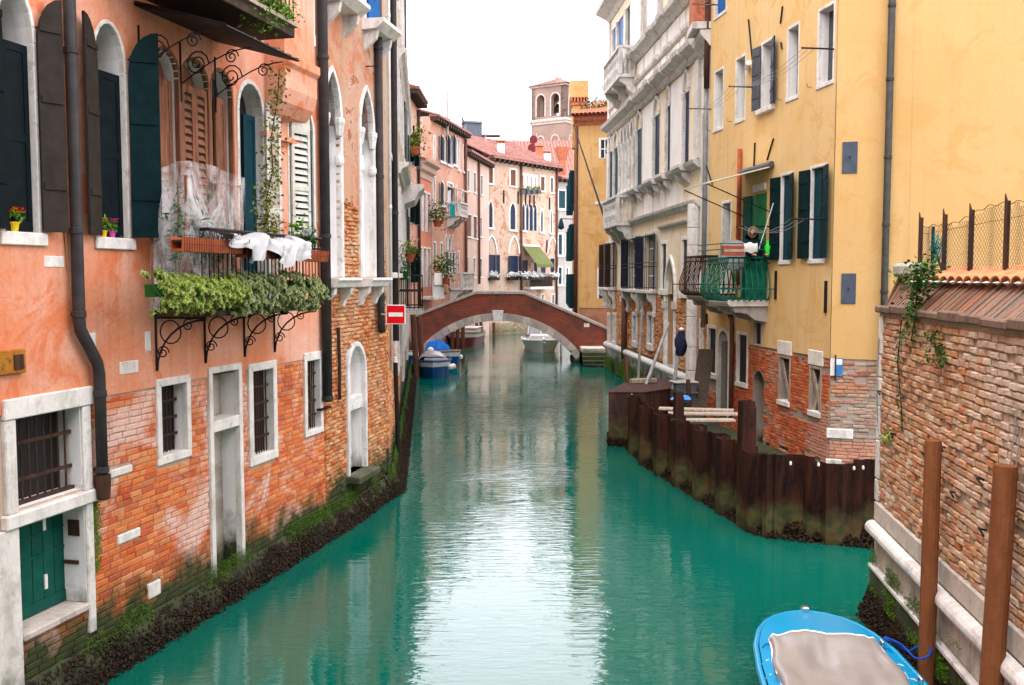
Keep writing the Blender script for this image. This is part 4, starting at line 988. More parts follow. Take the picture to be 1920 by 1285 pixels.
# ------------------------------------------------------------------ houses beyond the bridge
def wpx(H, px0, px1, pt, pb, **k):
    pc = (px0+px1)/2; u0, u1 = H.u(px0, (pt+pb)/2), H.u(px1, (pt+pb)/2); z1, z0 = H.on(pc, pt)[1], H.on(pc, pb)[1]
    k.setdefault('fw', .11); k.setdefault('fp', .03); k.setdefault('rec', .05); k.setdefault('frame', 'stone')
    return H.window(u0, u1, z0, z1, **k)
def eave(H, z, p=.45, mat='dark_wood', step=.55, zt=.12, name='eave'):
    o = H.part(MB().box(-.05, H.L+.05, -p-.06, .1, z-.03, z+zt), name, 'tile_pale')
    for i in range(int(H.L/step)+1): H.part(MB().box(i*step, i*step+.2, -p, .05, z-.26, z-.032), 'rafter', mat, o)
def tiles(mb, a, b, c, d, n, r=.13):
    """a tiled slope: channels of half-round cover tiles from eave a-b up to ridge d-c"""
    a, b, c, d = map(Vector, (a, b, c, d)); mb.quad(a, b, c, d)
    for i in range(n): t = (i+.5)/n; mb.tube([a.lerp(b, t), d.lerp(c, t)], r, 5, cap=False)
# salmon house next to the bridge
D = House('salmon_house', (-5.52, 50.6), (-5.44, 55.0), 'salmon pink house edge-on just behind the left end of the bridge')
for k in range(2):
    for z in (4.2, 7.4, 10.6): D.window(.5+2.1*k, 1.4+2.1*k, z, z+1.9, frame='stone', fw=.12, fp=.05, shut=[(-1, 140, .45, GP, 'plank'), (1, 172, .45, GP, 'plank')])
D.wall(-.5, 14.4, 'salmon_render'); D.body(14.4, 8, roof='tile_red'); eave(D, 14.4, .6)
D.downpipe([(4.2, 14), (4.2, 1)], .09, 'iron_rust')
E = House('coral_house', (-5.44, 55.05), (-4.97, 58.6), 'low coral orange house with a deep moulded cornice behind the bridge')
for k in range(3):
    for z in (3.9, 7.2): E.window(.35+1.1*k, 1.0+1.1*k, z, z+2.3, frame='stone', fw=.1, fp=.05, glass='pale_glass')
E.wall(-.5, 11.2, 'coral_render'); E.body(11.2, 8, roof='tile_red')
m = MB(); cornice(m, -.05, E.L+.2, [(.05, 10.3), (.12, 10.6), (.3, 10.75), (.35, 11.0), (.6, 11.15), (.65, 11.3)]); E.part(m, 'cornice', 'pale_pink_render')
bl = E.part(MB().box(.2, 3.3, -.9, 0, 3.2, 3.35), 'balcony', 'stone'); rl = MB()
for i in range(18): rl.box(.25+.17*i, .31+.17*i, -.86, -.8, 3.35, 4.2)
rl.box(.2, 3.3, -.9, -.78, 4.2, 4.3); E.part(rl, 'railing', 'white_paint', bl); E.part(MB().box(.2, 3.0, -.93, -.91, 4.05, 4.75), 'banner', 'cloth_white', bl)
# tall peach house
G = House('peach_house', (-4.95, 58.7), (-3.27, 66.6), 'tall peach house with dark green shutters and two balconies behind the bridge')
S2 = lambda a=165: [(-1, a, .42, GP, 'plank'), (1, a, .42, GP, 'plank')]
for p0, p1 in ((825, 834), (838.5, 846), (849, 856)):
    w = wpx(G, p0, p1, 256, 303 if p0 < 830 else 309, arch='gothic', rise=.35, shut=[(-1, 155, .4, 'navy_paint', 'plank')], glass='navy_paint', sill=(.15, .1, .05))
wpx(G, 858.5, 861, 262, 318, glass='pale_glass', sill=(.15, .1, .05)); wpx(G, 868.5, 870.5, 275, 322, glass='pale_glass', sill=(.15, .1, .05))
wpx(G, 826, 833, 342, 385, arch='gothic', rise=.5, glass='navy_paint', shut=[(-1, 160, .4, GP, 'plank')], sill=(.18, .12, .05))
wpx(G, 839, 849, 345, 400, glass='pale_glass', name='balcony_door')
wpx(G, 854, 857, 350, 395, arch='gothic', rise=.3, glass='pale_glass'); wpx(G, 866, 869, 358, 402, arch='gothic', rise=.3, glass='pale_glass')
wpx(G, 813, 815, 257, 300, glass=GP); wpx(G, 812.5, 815, 333, 398, glass='navy_paint'); wpx(G, 813, 816.5, 456, 500, glass='door_green')
for p0, p1 in ((835, 838), (841, 845), (847.5, 850)): wpx(G, p0, p1, 441, 470, arch='gothic', rise=.6, glass='pale_glass', fw=.1)
for p0, p1 in ((835, 842), (843, 847), (848, 853)): wpx(G, p0, p1, 474, 512, glass='navy_paint', fw=.05)
wpx(G, 858, 861, 473, 511, glass=GP); wpx(G, 826, 829.5, 457, 500, glass='pale_glass')
G.wall(-.5, 14.3, 'salmon_render'); G.body(14.3, 9, roof='tile_pale', mat='beige_render'); eave(G, 14.3, .5)
def stone_balcony(H, px0, px1, pyt, pyb, p, mat='palace_stone', name='balcony', n=7, cons=True):
    u0, u1 = H.u(px0, pyb), H.u(px1, pyb); zt, zb = H.on((px0+px1)/2, pyt)[1], H.on((px0+px1)/2, pyb)[1]
    b = H.part(MB().box(u0, u1, -p, 0, zb-.14, zb), name, mat, bevel=.01)
    H.part(MB().box(u0-.03, u1+.03, -p-.04, -p+.14, zt-.1, zt).box(u0-.03, u0+.12, -p+.141, 0, zt-.1, zt).box(u1-.12, u1+.03, -p+.141, 0, zt-.1, zt), 'handrail', mat, b)
    h = zt-.1-zb; prof = [(.04, 0), (.045, .06*h), (.03, .12*h), (.065, .35*h), (.03, .55*h), (.025, .6*h), (.055, .78*h), (.03, .92*h), (.045, h)]
    L = u1-u0; pts = [(u0+.06+(L-.12)*i/n, -p+.05) for i in range(n+1)] + [(x, -p+.05+(p-.1)*j/3) for x in (u0+.05, u1-.05) for j in (1, 2, 3)]
    for i, c in enumerate(pts):
        if i in (0, n): H.part(MB().box(c[0]-.08, c[0]+.08, c[1]-.06, c[1]+.08, zb, zt-.101), 'pier', mat, b)
        else: H.part(MB().lathe([(r, zb+z) for r, z in prof], c, 8), 'baluster', mat, b)
    if cons:
        for k in range(3):
            x = u0+.1+(L-.4)*k/2; H.part(MB().prismx([(0, zb-.141), (-p*.92, zb-.141), (-p*.9, zb-.3), (-p*.55, zb-.45), (-p*.45, zb-.65), (0, zb-.85)], x, x+.2), 'console', mat, b)
    return b
stone_balcony(G, 837, 853, 381, 404, .9); stone_balcony(G, 843, 866, 511, 540, .9)
G.part(MB().prismx([(0, 10.45), (-1.0, 10.15), (-1.0, 10.08), (0, 10.36)], G.u(838, 340), G.u(852, 340)), 'awning', 'awning_cream')
uu, zz = G.on(845, 400, 1.0); tag(MB().grid(lambda i, j: G.world(uu-.1+1.1*i, -.98-.03*math.sin(i*20), 9.05-.75*j), 14, 4).build('towel', 'teal_cloth', smooth=True), 'turquoise cloth hung over the upper balcony of the peach house', 'cloth')
G.downpipe([(G.L-.25, 14), (G.L-.25, .5)], .1, 'mooring_wood')
G.part(MB().tube([(2.6, -.3, 13.5), (2.6, -.3, 16.2)], .09, 8), 'flue', 'grey_stone')
for i, (px, py, mt, lb) in enumerate(((826, 500, 'leaf_olive', 'rust and green shrub on a ledge of the peach house'), (836, 510, 'leaf_dark', 'dark trailing plant beside the stone balcony of the peach house'), (778, 262, 'leaf_olive', 'window box of red and green leaves high on the salmon house'), (820, 402, 'leaf_dark', 'small pot plant on an upper sill of the peach house'))):
    c = at(px, py, 57.5 if i == 1 else (50.5 if i == 2 else 58)); m = MB(); in_ring(m, (0, 0, 0), 260, (.3, .25, .35 if i != 1 else .6), .2, .12, random.Random(60+i))
    e = empty('shrub', c, 0, lb, 'plant'); m.build('foliage', mt, e); MB().lathe([(.18, -.75), (.28, -.4), (.25, -.38)], n=10).build('pot', 'terracotta', e)
# plain pale pink house
P = House('pale_pink_house', (-3.25, 66.65), (-1.78, 74.4), 'smooth pale pink house with slim windows and one brown downpipe')
for p0, p1, t, b, gl in ((876, 880, 320, 358, 'pale_glass'), (888, 892.5, 325, 361, 'pale_glass'), (901, 905, 330, 365, 'pale_glass'), (875.5, 884, 403, 444, 'mooring_wood'), (887.5, 894.5, 407, 447, 'mooring_wood'), (900.5, 903.5, 409, 444, 'mooring_wood'),
                         (875, 878, 483, 519, 'pale_glass'), (887.5, 891, 485, 519, 'pale_glass'), (900, 903.5, 486, 519, 'pale_glass')): wpx(P, p0, p1, t, b, glass=gl, fw=.08, fp=.03, sill=(.1, .08, .05))
P.wall(-.5, 13.2, 'pale_pink_render'); P.body(13.2, 9, roof='tile_pale'); eave(P, 13.2, .45)
ud = P.u(898, 400, .1); P.downpipe([(ud, 13), (ud, 4.0)], .09, 'mooring_wood')
# worn brick palace closing the view
K = House('far_palace', (-1.76, 74.45), (3.95, 82.0), 'worn peach and brick palace with blue pointed windows closing the canal view', 'palace')
for p0, p1, t, b in ((916, 923.5, 377, 427), (956.5, 966.5, 381, 431), (979, 984, 381, 432), (986, 991.5, 382, 432), (992.5, 999.5, 383, 433), (1000.5, 1006.5, 384, 433), (1014, 1018, 392, 435), (1032, 1035, 394, 437)):
    wpx(K, p0, p1, t, b, arch='gothic', rise=.7, glass='navy_paint', frame='stone', fw=.12 if not 980 < p0 < 1001 else .06, sill=(.15, .14, .05) if not 980 < p0 < 1001 else None)
for p0, p1, t, b, gl in ((916.5, 924, 314, 344, 'mooring_wood'), (957, 967, 319, 349, 'mooring_wood'), (979.5, 981.5, 329, 351, 'brown_wood'), (987, 989, 330, 353, 'brown_wood'), (995, 997, 332, 354, 'brown_wood'), (1003, 1005, 333, 356, 'brown_wood'), (1014, 1021, 332, 358, 'mooring_wood'), (1032.5, 1037, 334, 361, 'mooring_wood')):
    wpx(K, p0, p1, t, b, glass=gl, fw=.2 if p0 > 978 and p0 < 1004 else .14, sill=(.12, .1, .05))
for p0, p1, t, b in ((916, 930, 478, 520), (957, 972, 480, 522), (979, 990, 488, 515), (1001, 1007, 492, 515), (1014, 1023, 493, 515), (1032, 1040, 485, 522)):
    wpx(K, p0, p1, t, b, glass='navy_paint', frame=None, shut=[(-1, 170, .35, 'navy_paint', 'plank'), (1, 170, .35, 'navy_paint', 'plank')] if p0 < 978 else ())
for p0, p1, t, b in ((1015, 1019, 553, 570), (1035, 1039, 553, 570)): wpx(K, p0, p1, t, b, glass='pale_glass')
hm = MB()
for pc in (921, 963, 1035):
    (u, z), w_ = K.on(pc, 478), .62; K.part(ring(MB(), u-w_, u+w_, z+.1, z+1.45, 'gothic', 1.3, .16, -.08, .02), 'blind_arch', 'stone')
K.wall(-.5, 13.75, 'worn_peach_render'); K.body(13.75, 10)
m = MB(); tiles(m, (-.4, -.5, 13.85), (K.L+.3, -.5, 13.85), (K.L+.3, 5, 16.3), (-.4, 5, 16.3), 34, .10); tiles(m, (-.4, 10.5, 13.85), (K.L+.3, 10.5, 13.85), (K.L+.3, 5, 16.3), (-.4, 5, 16.3), 6, .1); K.part(m, 'roof', 'tile_pale'); eave(K, 13.75, .5, step=.62)
for px in (977.5, 1044): u = K.u(px, 400, .1); K.downpipe([(u, 13.5), (u, 2)], .09, 'mooring_wood')
for px, py in ((944, 369), (971, 371), (985, 375), (993, 377), (1001, 378), (1030, 382), (1025, 462)): u, z = K.on(px, py); K.part(MB().box(u-.07, u+.07, -.06, .01, z-.5, z+.5), 'tie_plate', 'iron')
u0, z0 = K.on(979, 458); u1, z1 = K.on(1010, 458)
aw = K.part(MB().add([(u0, -.06, 7.05), (u1, -.06, 7.05), (u1+.05, -1.5, 5.55), (u0-.05, -1.5, 5.55), (u1+.05, -1.5, 5.3), (u0-.05, -1.5, 5.3)], [(0, 1, 2, 3), (3, 2, 4, 5)]), 'awning', 'awning_green')
K.part(MB().tube([(u0, -.1, 7.08), (u1, -.1, 7.08)], .09, 8), 'roller', 'white_paint', aw)
u0, z0 = K.on(978, 538); u1, _ = K.on(1022, 538)
bl = K.part(MB().box(u0, u1, -.9, 0, z0-.2, z0), 'balcony', 'stone'); rl = MB()
for i in range(22): rl.tube([(u0+.1+(u1-u0-.2)*i/21, -.85, z0), (u0+.1+(u1-u0-.2)*i/21, -.85, z0+.95)], .015, 4)
rl.box(u0, u1, -.88, -.82, z0+.95, z0+1.0); K.part(rl, 'railing', 'iron_rust', bl); K.part(MB().box(u0+.1, u1-.1, -.80, -.78, z0, z0+.8), 'screen', 'brown_back_paint', bl)
for k, px in enumerate((930, 966, 988, 1003, 1015, 1041)):
    n_ = ('beside the left door', 'beside the second door', 'at the left end of the balcony', 'in the middle of the balcony', 'at the right end of the balcony', 'under the rightmost shutter')[k]
    u, z = K.on(px-4, 519, .9 if 2 <= k <= 4 else .3); e = houseworld(K, empty('window_box', label='white flowering window box on the far palace '+n_, cat='window box', group='white flower boxes of the far palace'), u, -(.95 if 2 <= k <= 4 else .3), 4.25)
    MB().box(-.6, .6, -.12, .12, 0, .3).build('box', 'iron', e); m = MB(); rn = random.Random(k+80)
    for i in range(90): m.blob((rn.gauss(0, .36), rn.gauss(0, .1), .42+rn.gauss(0, .1)), .09, rn)
    m.build('blossom', 'petal_white', e)
for px in (980, 990, 1000, 1010): 
    u, z = K.on(px, 360, .2); e = houseworld(K, empty('window_box', label=('first', 'second', 'third', 'last')[(px-980)//10]+' small planter from the left under the white four-light window', cat='window box', group='planters under the four-light window'), u, -.22, z)
    MB().box(-.22, .22, -.1, .1, -.15, .15).build('box', 'plate_grey', e); m = MB(); in_ring(m, (0, 0, .25), 50, (.15, .06, .08), .16, .1, random.Random(px)); m.build('foliage', 'leaf_olive', e)
# grey house beyond
Q = House('grey_house', (3.98, 82.05), (6.1, 84.2), 'grey rendered house with blue shutters beside the far palace')
for p0, p1, t, b in ((1047.5, 1060, 358, 391), (1063, 1075, 360, 391), (1047, 1054, 440, 478), (1062, 1067, 440, 479), (1047, 1053, 502, 533), (1062, 1065, 503, 535)): wpx(Q, p0, p1, t, b, glass='teal_paint', fw=.14, sill=(.2, .1, .05))
Q.wall(-.5, 12.9, 'grey_render'); Q.body(12.9, 9, roof='tile_pale'); eave(Q, 12.9, .4)

# ------------------------------------------------------------------ roofs, tower, chimneys, antennas in the distance
def block(name, label, cat, c, sx, sy, z0, z1, mat, rz=0):
    e = empty(name, (c[0], c[1], z0), rz, label, cat); MB().box(-sx/2, sx/2, -sy/2, sy/2, 0, z1-z0).build('wall', mat, e); return e
h = block('church', 'long brick church with a broad tiled roof behind the far palace', 'church', (3.3, 104), 20, 14, 0, 14.6, 'tower_render', R(4))
m = MB(); tiles(m, (-10.4, -7.6, 14.5), (10.4, -7.6, 14.5), (10.4, 0, 19.2), (-10.4, 0, 19.2), 60); tiles(m, (10.4, 7.6, 14.5), (-10.4, 7.6, 14.5), (-10.4, 0, 19.2), (10.4, 0, 19.2), 10); m.build('roof', 'tile_pale', h)
tw = at(1046, 300, 116); TW = empty('bell_tower', (tw.x, tw.y, 0), R(-33), 'square brick bell tower with arched belfry and low tiled roof', 'tower')
s_ = 2.35; TZ = -.72
MB().box(-s_, s_, -s_, s_, 0, 22.9).build('shaft', 'tower_render', TW)
MB().box(-s_-.25, s_+.25, -s_-.25, s_+.25, 22.901, 23.2).box(-s_-.12, s_+.12, -s_-.12, s_+.12, 22.6, 22.899).build('string_course', 'coping_stone', TW)
for k in range(4):
    ops = [(-1.55, -.45), (.45, 1.55)]; a0, a1 = 23.5, 26.1; m = MB()
    for (x0, x1) in [(-s_, -1.55), (-.45, .45), (1.55, s_)]: m.box(x0, x1, -s_, -s_+.6, 23.2, 26.95)
    for (x0, x1) in ops:
        m.box(x0, x1, -s_, -s_+.6, 23.2, a0); pts = archpts(x0, x1, a1-.6, a1, 'round', 10)
        for (p, q), (r, w_) in zip(pts[:-1], pts[1:]): m.prism([(p, q), (r, w_), (r, 26.95), (p, 26.95)], -s_, -s_+.6)
    b_ = m.build('belfry_wall', 'tower_render', TW, rz=R(90*k))
    for (x0, x1) in ops: ring(MB(), x0, x1, a0, a1, 'round', .6, .16, -s_-.07, -s_+.1).build('arch_trim', 'coping_stone', b_); ring(MB(), x0+.1, x1-.1, 19.6, 21.2, 'round', .5, .14, -s_-.07, -s_+.1).build('blind_arch', 'coping_stone', b_)
MB().box(-s_-.2, s_+.2, -s_-.2, s_+.2, 26.951, 27.15).build('cornice', 'coping_stone', TW)
m = MB()
for k in range(4):
    a, b = [Matrix.Rotation(R(90*k), 3, 'Z') @ Vector(v) for v in ((-s_-.4, -s_-.4, 27.15), (s_+.4, -s_-.4, 27.15))]; m.add([a, b, (0, 0, 28.4)], [(0, 1, 2)])
    for i in range(14): t = (i+.5)/14; m.tube([a.lerp(b, t), a.lerp(b, t).lerp(Vector((0, 0, 28.4)), 1-abs(t-.5)*2 if True else 1)], .09, 4, cap=False)
m.build('roof', 'tile_pale', TW); MB().box(-.3, .3, -.3, .3, 28.2, 28.6).tube([(0, 0, 28.6), (0, 0, 33.0)], .03, 5).build('finial', 'grey_stone', TW)
MB().lathe([(.6, 24.3), (.55, 24.5), (.4, 25.0), (.15, 25.3)], n=12).build('bell', 'iron', TW)
def chimney(px, pt, pb, Y, w, label, mat='white_render', flare=False):
    t, b = at(px, pt, Y), at(px, pb, Y); e = empty('chimney', b, R(10), label, 'chimney'); h = t.z-b.z
    if flare:
        MB().box(-w*.28, w*.28, -w*.28, w*.28, -2, h*.55).build('stack', mat, e)
        MB().add([(-w*.3, -w*.3, h*.55), (w*.3, -w*.3, h*.55), (w*.3, w*.3, h*.55), (-w*.3, w*.3, h*.55), (-w*.6, -w*.6, h), (w*.6, -w*.6, h), (w*.6, w*.6, h), (-w*.6, w*.6, h)], [(0,3,2,1),(4,5,6,7),(0,1,5,4),(1,2,6,5),(2,3,7,6),(3,0,4,7)]).build('flared_pot', 'tile_red', e)
    else:
        MB().box(-w/2, w/2, -w/2, w/2, -2, h*.8).build('stack', mat, e); m = MB()
        for a in (-1, 0, 1): m.box(a*w*.42-.06, a*w*.42+.06, -w*.55, w*.55, h*.8, h*.9)
        m.build('vent', 'tile_red', e); MB().prismx([(-w*.7, h*.9), (w*.7, h*.9), (0, h)], -w*.65, w*.65).build('cap', 'tile_red', e)
chimney(939, 262, 300, 77, .55, 'pale square chimney with tiled cap near the left end of the far palace roof')
chimney(1026, 282, 312, 82, .5, 'pale square chimney with gabled cap near the right end of the far palace roof')
chimney(1054, 277, 330, 84, .95, 'flared terracotta chimney pot above the grey house', 'tile_red', True)
chimney(1011, 272, 296, 90, .6, 'short terracotta chimney on the roofs below the tower', 'tile_red')
def antenna(px, pt, pb, Y, label, bars):
    t, b = at(px, pt, Y), at(px, pb, Y); e = empty('antenna', b, 0, label, 'antenna'); h = t.z-b.z; MB().tube([(0, 0, -1.5), (0, 0, h)], .03, 5).build('mast', 'grey_stone', e)
    for i, (k, l, off) in enumerate(bars): MB().tube([(off-l/2, .05*i, h*k), (off+l/2, .05*i, h*k)], .02, 4).build('boom', 'grey_stone', e); m = MB(); [m.tube([(off-l/2+l*q/4, .05*i-.25, h*k), (off-l/2+l*q/4, .05*i+.25, h*k)], .012, 4) for q in range(5)]; m.build('rods', 'grey_stone', e)
antenna(803, 176, 212, 62, 'thin television antenna left, above the salmon house roof', [(.98, .9, .4), (.6, 1.0, -.1)])
antenna(911, 180, 260, 80, 'tall television antenna right of the dark roof cabin', [(.98, 1.0, .4), (.82, .5, .1)])
antenna(1117, 165, 195, 56, 'small antenna above the ochre house roof garden', [(.9, .5, .1)])
# dark roof cabin and roof terrace frame
c = at(885, 245, 82); e = block('roof_cabin', 'dark grey metal cabin on the roof behind the peach house', 'roof cabin', (c.x, c.y), 1.35, 1.35, 14, at(885, 233, 82).z, 'altana_box', R(20)); MB().prismx([(-.8, 0), (.8, 0), (0, .3)], -.8, .8).build('roof', 'teal_paint', e, loc=(0, 0, at(885, 233, 82).z-14))
def frame_terrace(px0, px1, pt, pb, Y, label, mat='grey_stone', rail=True):
    a, b = at(px0, pt, Y), at(px1, pb, Y); e = empty('roof_terrace', ((a.x+b.x)/2, Y, b.z), 0, label, 'roof terrace'); w, h = (b.x-a.x)/2, a.z-b.z
    MB().box(-w, w, -w*.7, w*.7, -.12, 0).build('deck', 'altana_box', e)
    for x in (-w, w):
        for y in (-w*.7, w*.7): MB().tube([(x, y, -2), (x, y, h)], .04, 5).build('post', mat, e)
    for p, q in (((-w, -w*.7), (w, -w*.7)), ((w, -w*.7), (w, w*.7)), ((w, w*.7), (-w, w*.7)), ((-w, w*.7), (-w, -w*.7))):
        MB().tube([(*p, h), (*q, h)], .035, 5).build('beam', mat, e)
        if rail:
            r_ = MB(); [r_.tube([(p[0]+(q[0]-p[0])*i/14, p[1]+(q[1]-p[1])*i/14, 0), (p[0]+(q[0]-p[0])*i/14, p[1]+(q[1]-p[1])*i/14, h*.45)], .014, 4) for i in range(15)]; r_.tube([(*p, h*.45), (*q, h*.45)], .025, 5); r_.build('railing', mat, e)
frame_terrace(902, 938, 220, 254, 84, 'open metal roof terrace frame beside the tall antenna')
frame_terrace(834, 868, 222, 262, 68, 'dark timber roof frame above the peach house eave', 'dark_wood', False)
for i, (px, py, sx) in enumerate(((1000, 262, .55), (998, 278, .6))):
    c = at(px, py, 92); e = empty('road_sign_back', c, 0, ('upper', 'lower')[i]+' dark red disc on a thin roof mast below the tower', 'disc'); MB().lathe([(.01, -.03), (sx*.72, -.03), (sx*.72, .03), (.01, .03)], n=18).build('disc', 'red_disc', e).rotation_euler = (R(90), 0, 0); MB().tube([(.3, .1, -2.5), (.3, .1, .6)], .03, 5).build('mast', 'grey_stone', e)
# ------------------------------------------------------------------ ochre house right of the bridge
O = House('ochre_house', (3.82, 54.2), (5.9, 53.6), 'ochre yellow house with a tall rectangular chimney right behind the bridge')
wpx(O, 1126, 1142, 262, 297, glass='glass', fw=.1, sash=('white_paint', 2, 2)); wpx(O, 1123, 1138, 505, 560, glass='navy_paint', grille=('iron', 5, 4), fw=.1)
O.wall(2.75, 13.4, 'ochre_render'); O.wall(-.5, 2.749, 'far_brick', name='brick_wall', y=.03); O.body(13.4, 12, roof=None, mat='ochre_render', y0=.45)
m = MB(); tiles(m, (-.4, -.5, 13.55), (O.L+.3, -.5, 13.55), (O.L+.3, 6, 15.4), (-.4, 6, 15.4), 12, .12); O.part(m, 'roof', 'tile_red')
m = MB(); cornice(m, -.3, O.L, [(.02, 13.0), (.1, 13.15), (.3, 13.3), (.35, 13.54)]); O.part(m, 'cornice', 'tile_red')
O.part(MB().box(.9, 1.6, -.06, .02, 8.6, 8.75), 'ledge', 'frame_stone')
O2 = House('ochre_wing', (4.42, 70), (3.80, 54.25), 'narrow canal side of the ochre house with blue shutters seen edge-on')
for k in range(3):
    for z in (2.6, 5.6, 8.8): O2.window(3+4.2*k, 4+4.2*k, z, z+2.1, frame='stone', glass='blue_paint', shut=[(-1, 100, .45, 'teal_paint', 'plank'), (1, 120, .45, 'teal_paint', 'plank')])
O2.wall(-.5, 13.38, 'ochre_render'); O2.body(13.38, .6, mat='ochre_render', y0=.5)
for Y_ in (12.5, 14.8): O2.downpipe([(Y_, 13.3), (Y_, 1)], .09, 'mooring_wood')
t = at(1086, 153, 56); b = at(1086, 240, 56); e = empty('tall_chimney', (t.x, 56.2, 12), 0, 'tall ochre rectangular chimney with brick collar at the house corner', 'chimney'); z_ = t.z-12
MB().box(-.40, .40, -.4, .4, 0, z_-1.4).build('stack', 'ochre_render', e); MB().box(-.53, .53, -.5, .5, z_-.95, z_).build('head', 'ochre_render', e); m = MB()
MB().box(-.46, .46, -.45, .45, z_-1.4, z_-1.2).build('collar', 'tile_red', e)
for i in range(6): MB().box(-.5+.18*i, -.4+.18*i, -.5, .5, z_-1.2, z_-.95).build('corbel', 'tile_red', e)
c = at(1117, 200, 56); m = MB(); in_ring(m, (0, 0, 0), 300, (.7, .4, .25), .22, .12, random.Random(91)); e = empty('roof_garden', c, 0, 'green shrubs in pots on the ochre house roof', 'plant'); m.build('foliage', 'leaf_dark', e); MB().lathe([(.25, -1.2), (.4, -.4), (.35, -.38)], n=10).build('pot', 'terracotta', e)
p0_, p1_ = at(1076, 236, 50.5), at(1136, 418, 44.2)
FL = empty('flagpole', p1_, 0, 'long dark flagpole leaning out from the lower palace balcony', 'flagpole'); MB().tube([(0, 0, 0), p0_-p1_], [.05, .035], 8).build('shaft', 'iron', FL); MB().blob(p0_-p1_, .06).build('tip', 'iron', FL)
# street lamp on the ochre corner
c = at(1052, 424, 66); e = empty('wall_lantern', c, 0, 'green wall lantern on a long arm near the ochre house', 'lantern'); MB().lathe([(.02, .55), (.1, .45), (.24, -.1), (.16, -.2), (.03, -.25)], n=8).build('shade', 'teal_paint', e); MB().tube([(0, 0, .5), (1.5, 0, .45)], .03, 5).build('arm', 'iron', e)
# ------------------------------------------------------------------ right bank: palace, narrow house, yellow house
def merge(S, H):
    """hand the parts of a second facade of the same building over to the building"""
    MS = Matrix.Translation(S.root.location) @ Matrix.Rotation(S.root.rotation_euler.z, 4, 'Z'); MH = Matrix.Translation(H.root.location) @ Matrix.Rotation(H.root.rotation_euler.z, 4, 'Z')
    for ch in list(S.root.children):
        ml = MH.inverted() @ MS @ ch.matrix_basis; ch.parent = H.root; ch.matrix_basis = ml
    bpy.data.objects.remove(S.root); S.root = H.root
merge(O2, O)
V = House('white_palace', (4.75, 47.0), (5.86, 29.8), 'pale renaissance palace with grey cornices, tall dark shutters and stone balconies', 'palace')
def uV(Y): return (Y-47.0)/V.d.y
for p0, p1, mt in ((1141, 1149, 'teal_paint'), (1153, 1161, 'teal_paint'), (1195, 1204, 'teal_paint'), (1227.5, 1237, 'navy_paint'), (1251, 1257, 'navy_paint'), (1283.5, 1292, 'navy_paint')):
    u0, u1 = V.u(p0, 300), V.u(p1, 300)
    w = V.window(u0, u1, 8.16, 10.55, glass=mt, frame='palace_stone', fw=.07, fp=.02, rec=.02)
    V.part(ring(MB(), u0+.05, u1-.05, 10.62, 11.2, 'gothic', .5, .12, -.09, .02), 'arch_hood', 'palace_stone', w)
    for x in (u0-.06,): V.part(MB().lathe([(.06, 8.16), (.075, 8.2), (.05, 8.3), (.045, 10.2), (.055, 10.3), (.085, 10.42), (.09, 10.55)], (x, -.05), 8), 'colonnette', 'palace_stone', w)
    V.part(MB().prismx([(.05, 8.15), (-.42, 8.15), (-.42, 8.05), (-.34, 7.95), (.05, 7.9)], u0-.3, u1+.3), 'sill', 'palace_stone', w)
    for x in (u0-.2, u1+.06): V.part(MB().prismx([(.02, 7.9), (-.3, 7.9), (-.24, 7.72), (-.1, 7.62), (.02, 7.5)], x, x+.14), 'console', 'palace_stone', w)
# five-light loggia
for i in range(5):
    u = V.u(1165+6.2*i, 330); V.part(MB().lathe([(.11, 8.15), (.12, 8.25), (.085, 8.35), (.08, 10.0), (.09, 10.05), (.12, 10.25), (.13, 10.4)], (u, -.08), 10), 'loggia_column', 'palace_stone', smooth=False)
    if i < 4:
        u2 = V.u(1165+6.2*(i+1), 330); w = V.window(u+.12, u2-.12, 8.16, 11.15, 'gothic', .75, glass='glass', frame='palace_stone', fw=.1, fp=.08, rec=.25)
for p0, p1, mt in ((1151, 1155, 'blue_paint'), (1160, 1169, 'blue_paint'), (1176, 1182, 'glass'), (1205, 1213, 'grey_plaster'), (1237, 1244, 'grey_plaster'), (1256, 1263, 'grey_plaster'), (1290, 1297, 'grey_plaster')):
    u0, u1 = V.u(p0, 60), V.u(p1, 60); w = V.window(u0, u1, 13.85, 16.2, glass=mt, frame='palace_stone', fw=.07, fp=.02, rec=.03)
    for x in (u0-.06,): V.part(MB().lathe([(.07, 13.85), (.05, 14.0), (.045, 15.9), (.085, 16.1), (.09, 16.2)], (x, -.05), 8), 'colonnette', 'palace_stone', w)
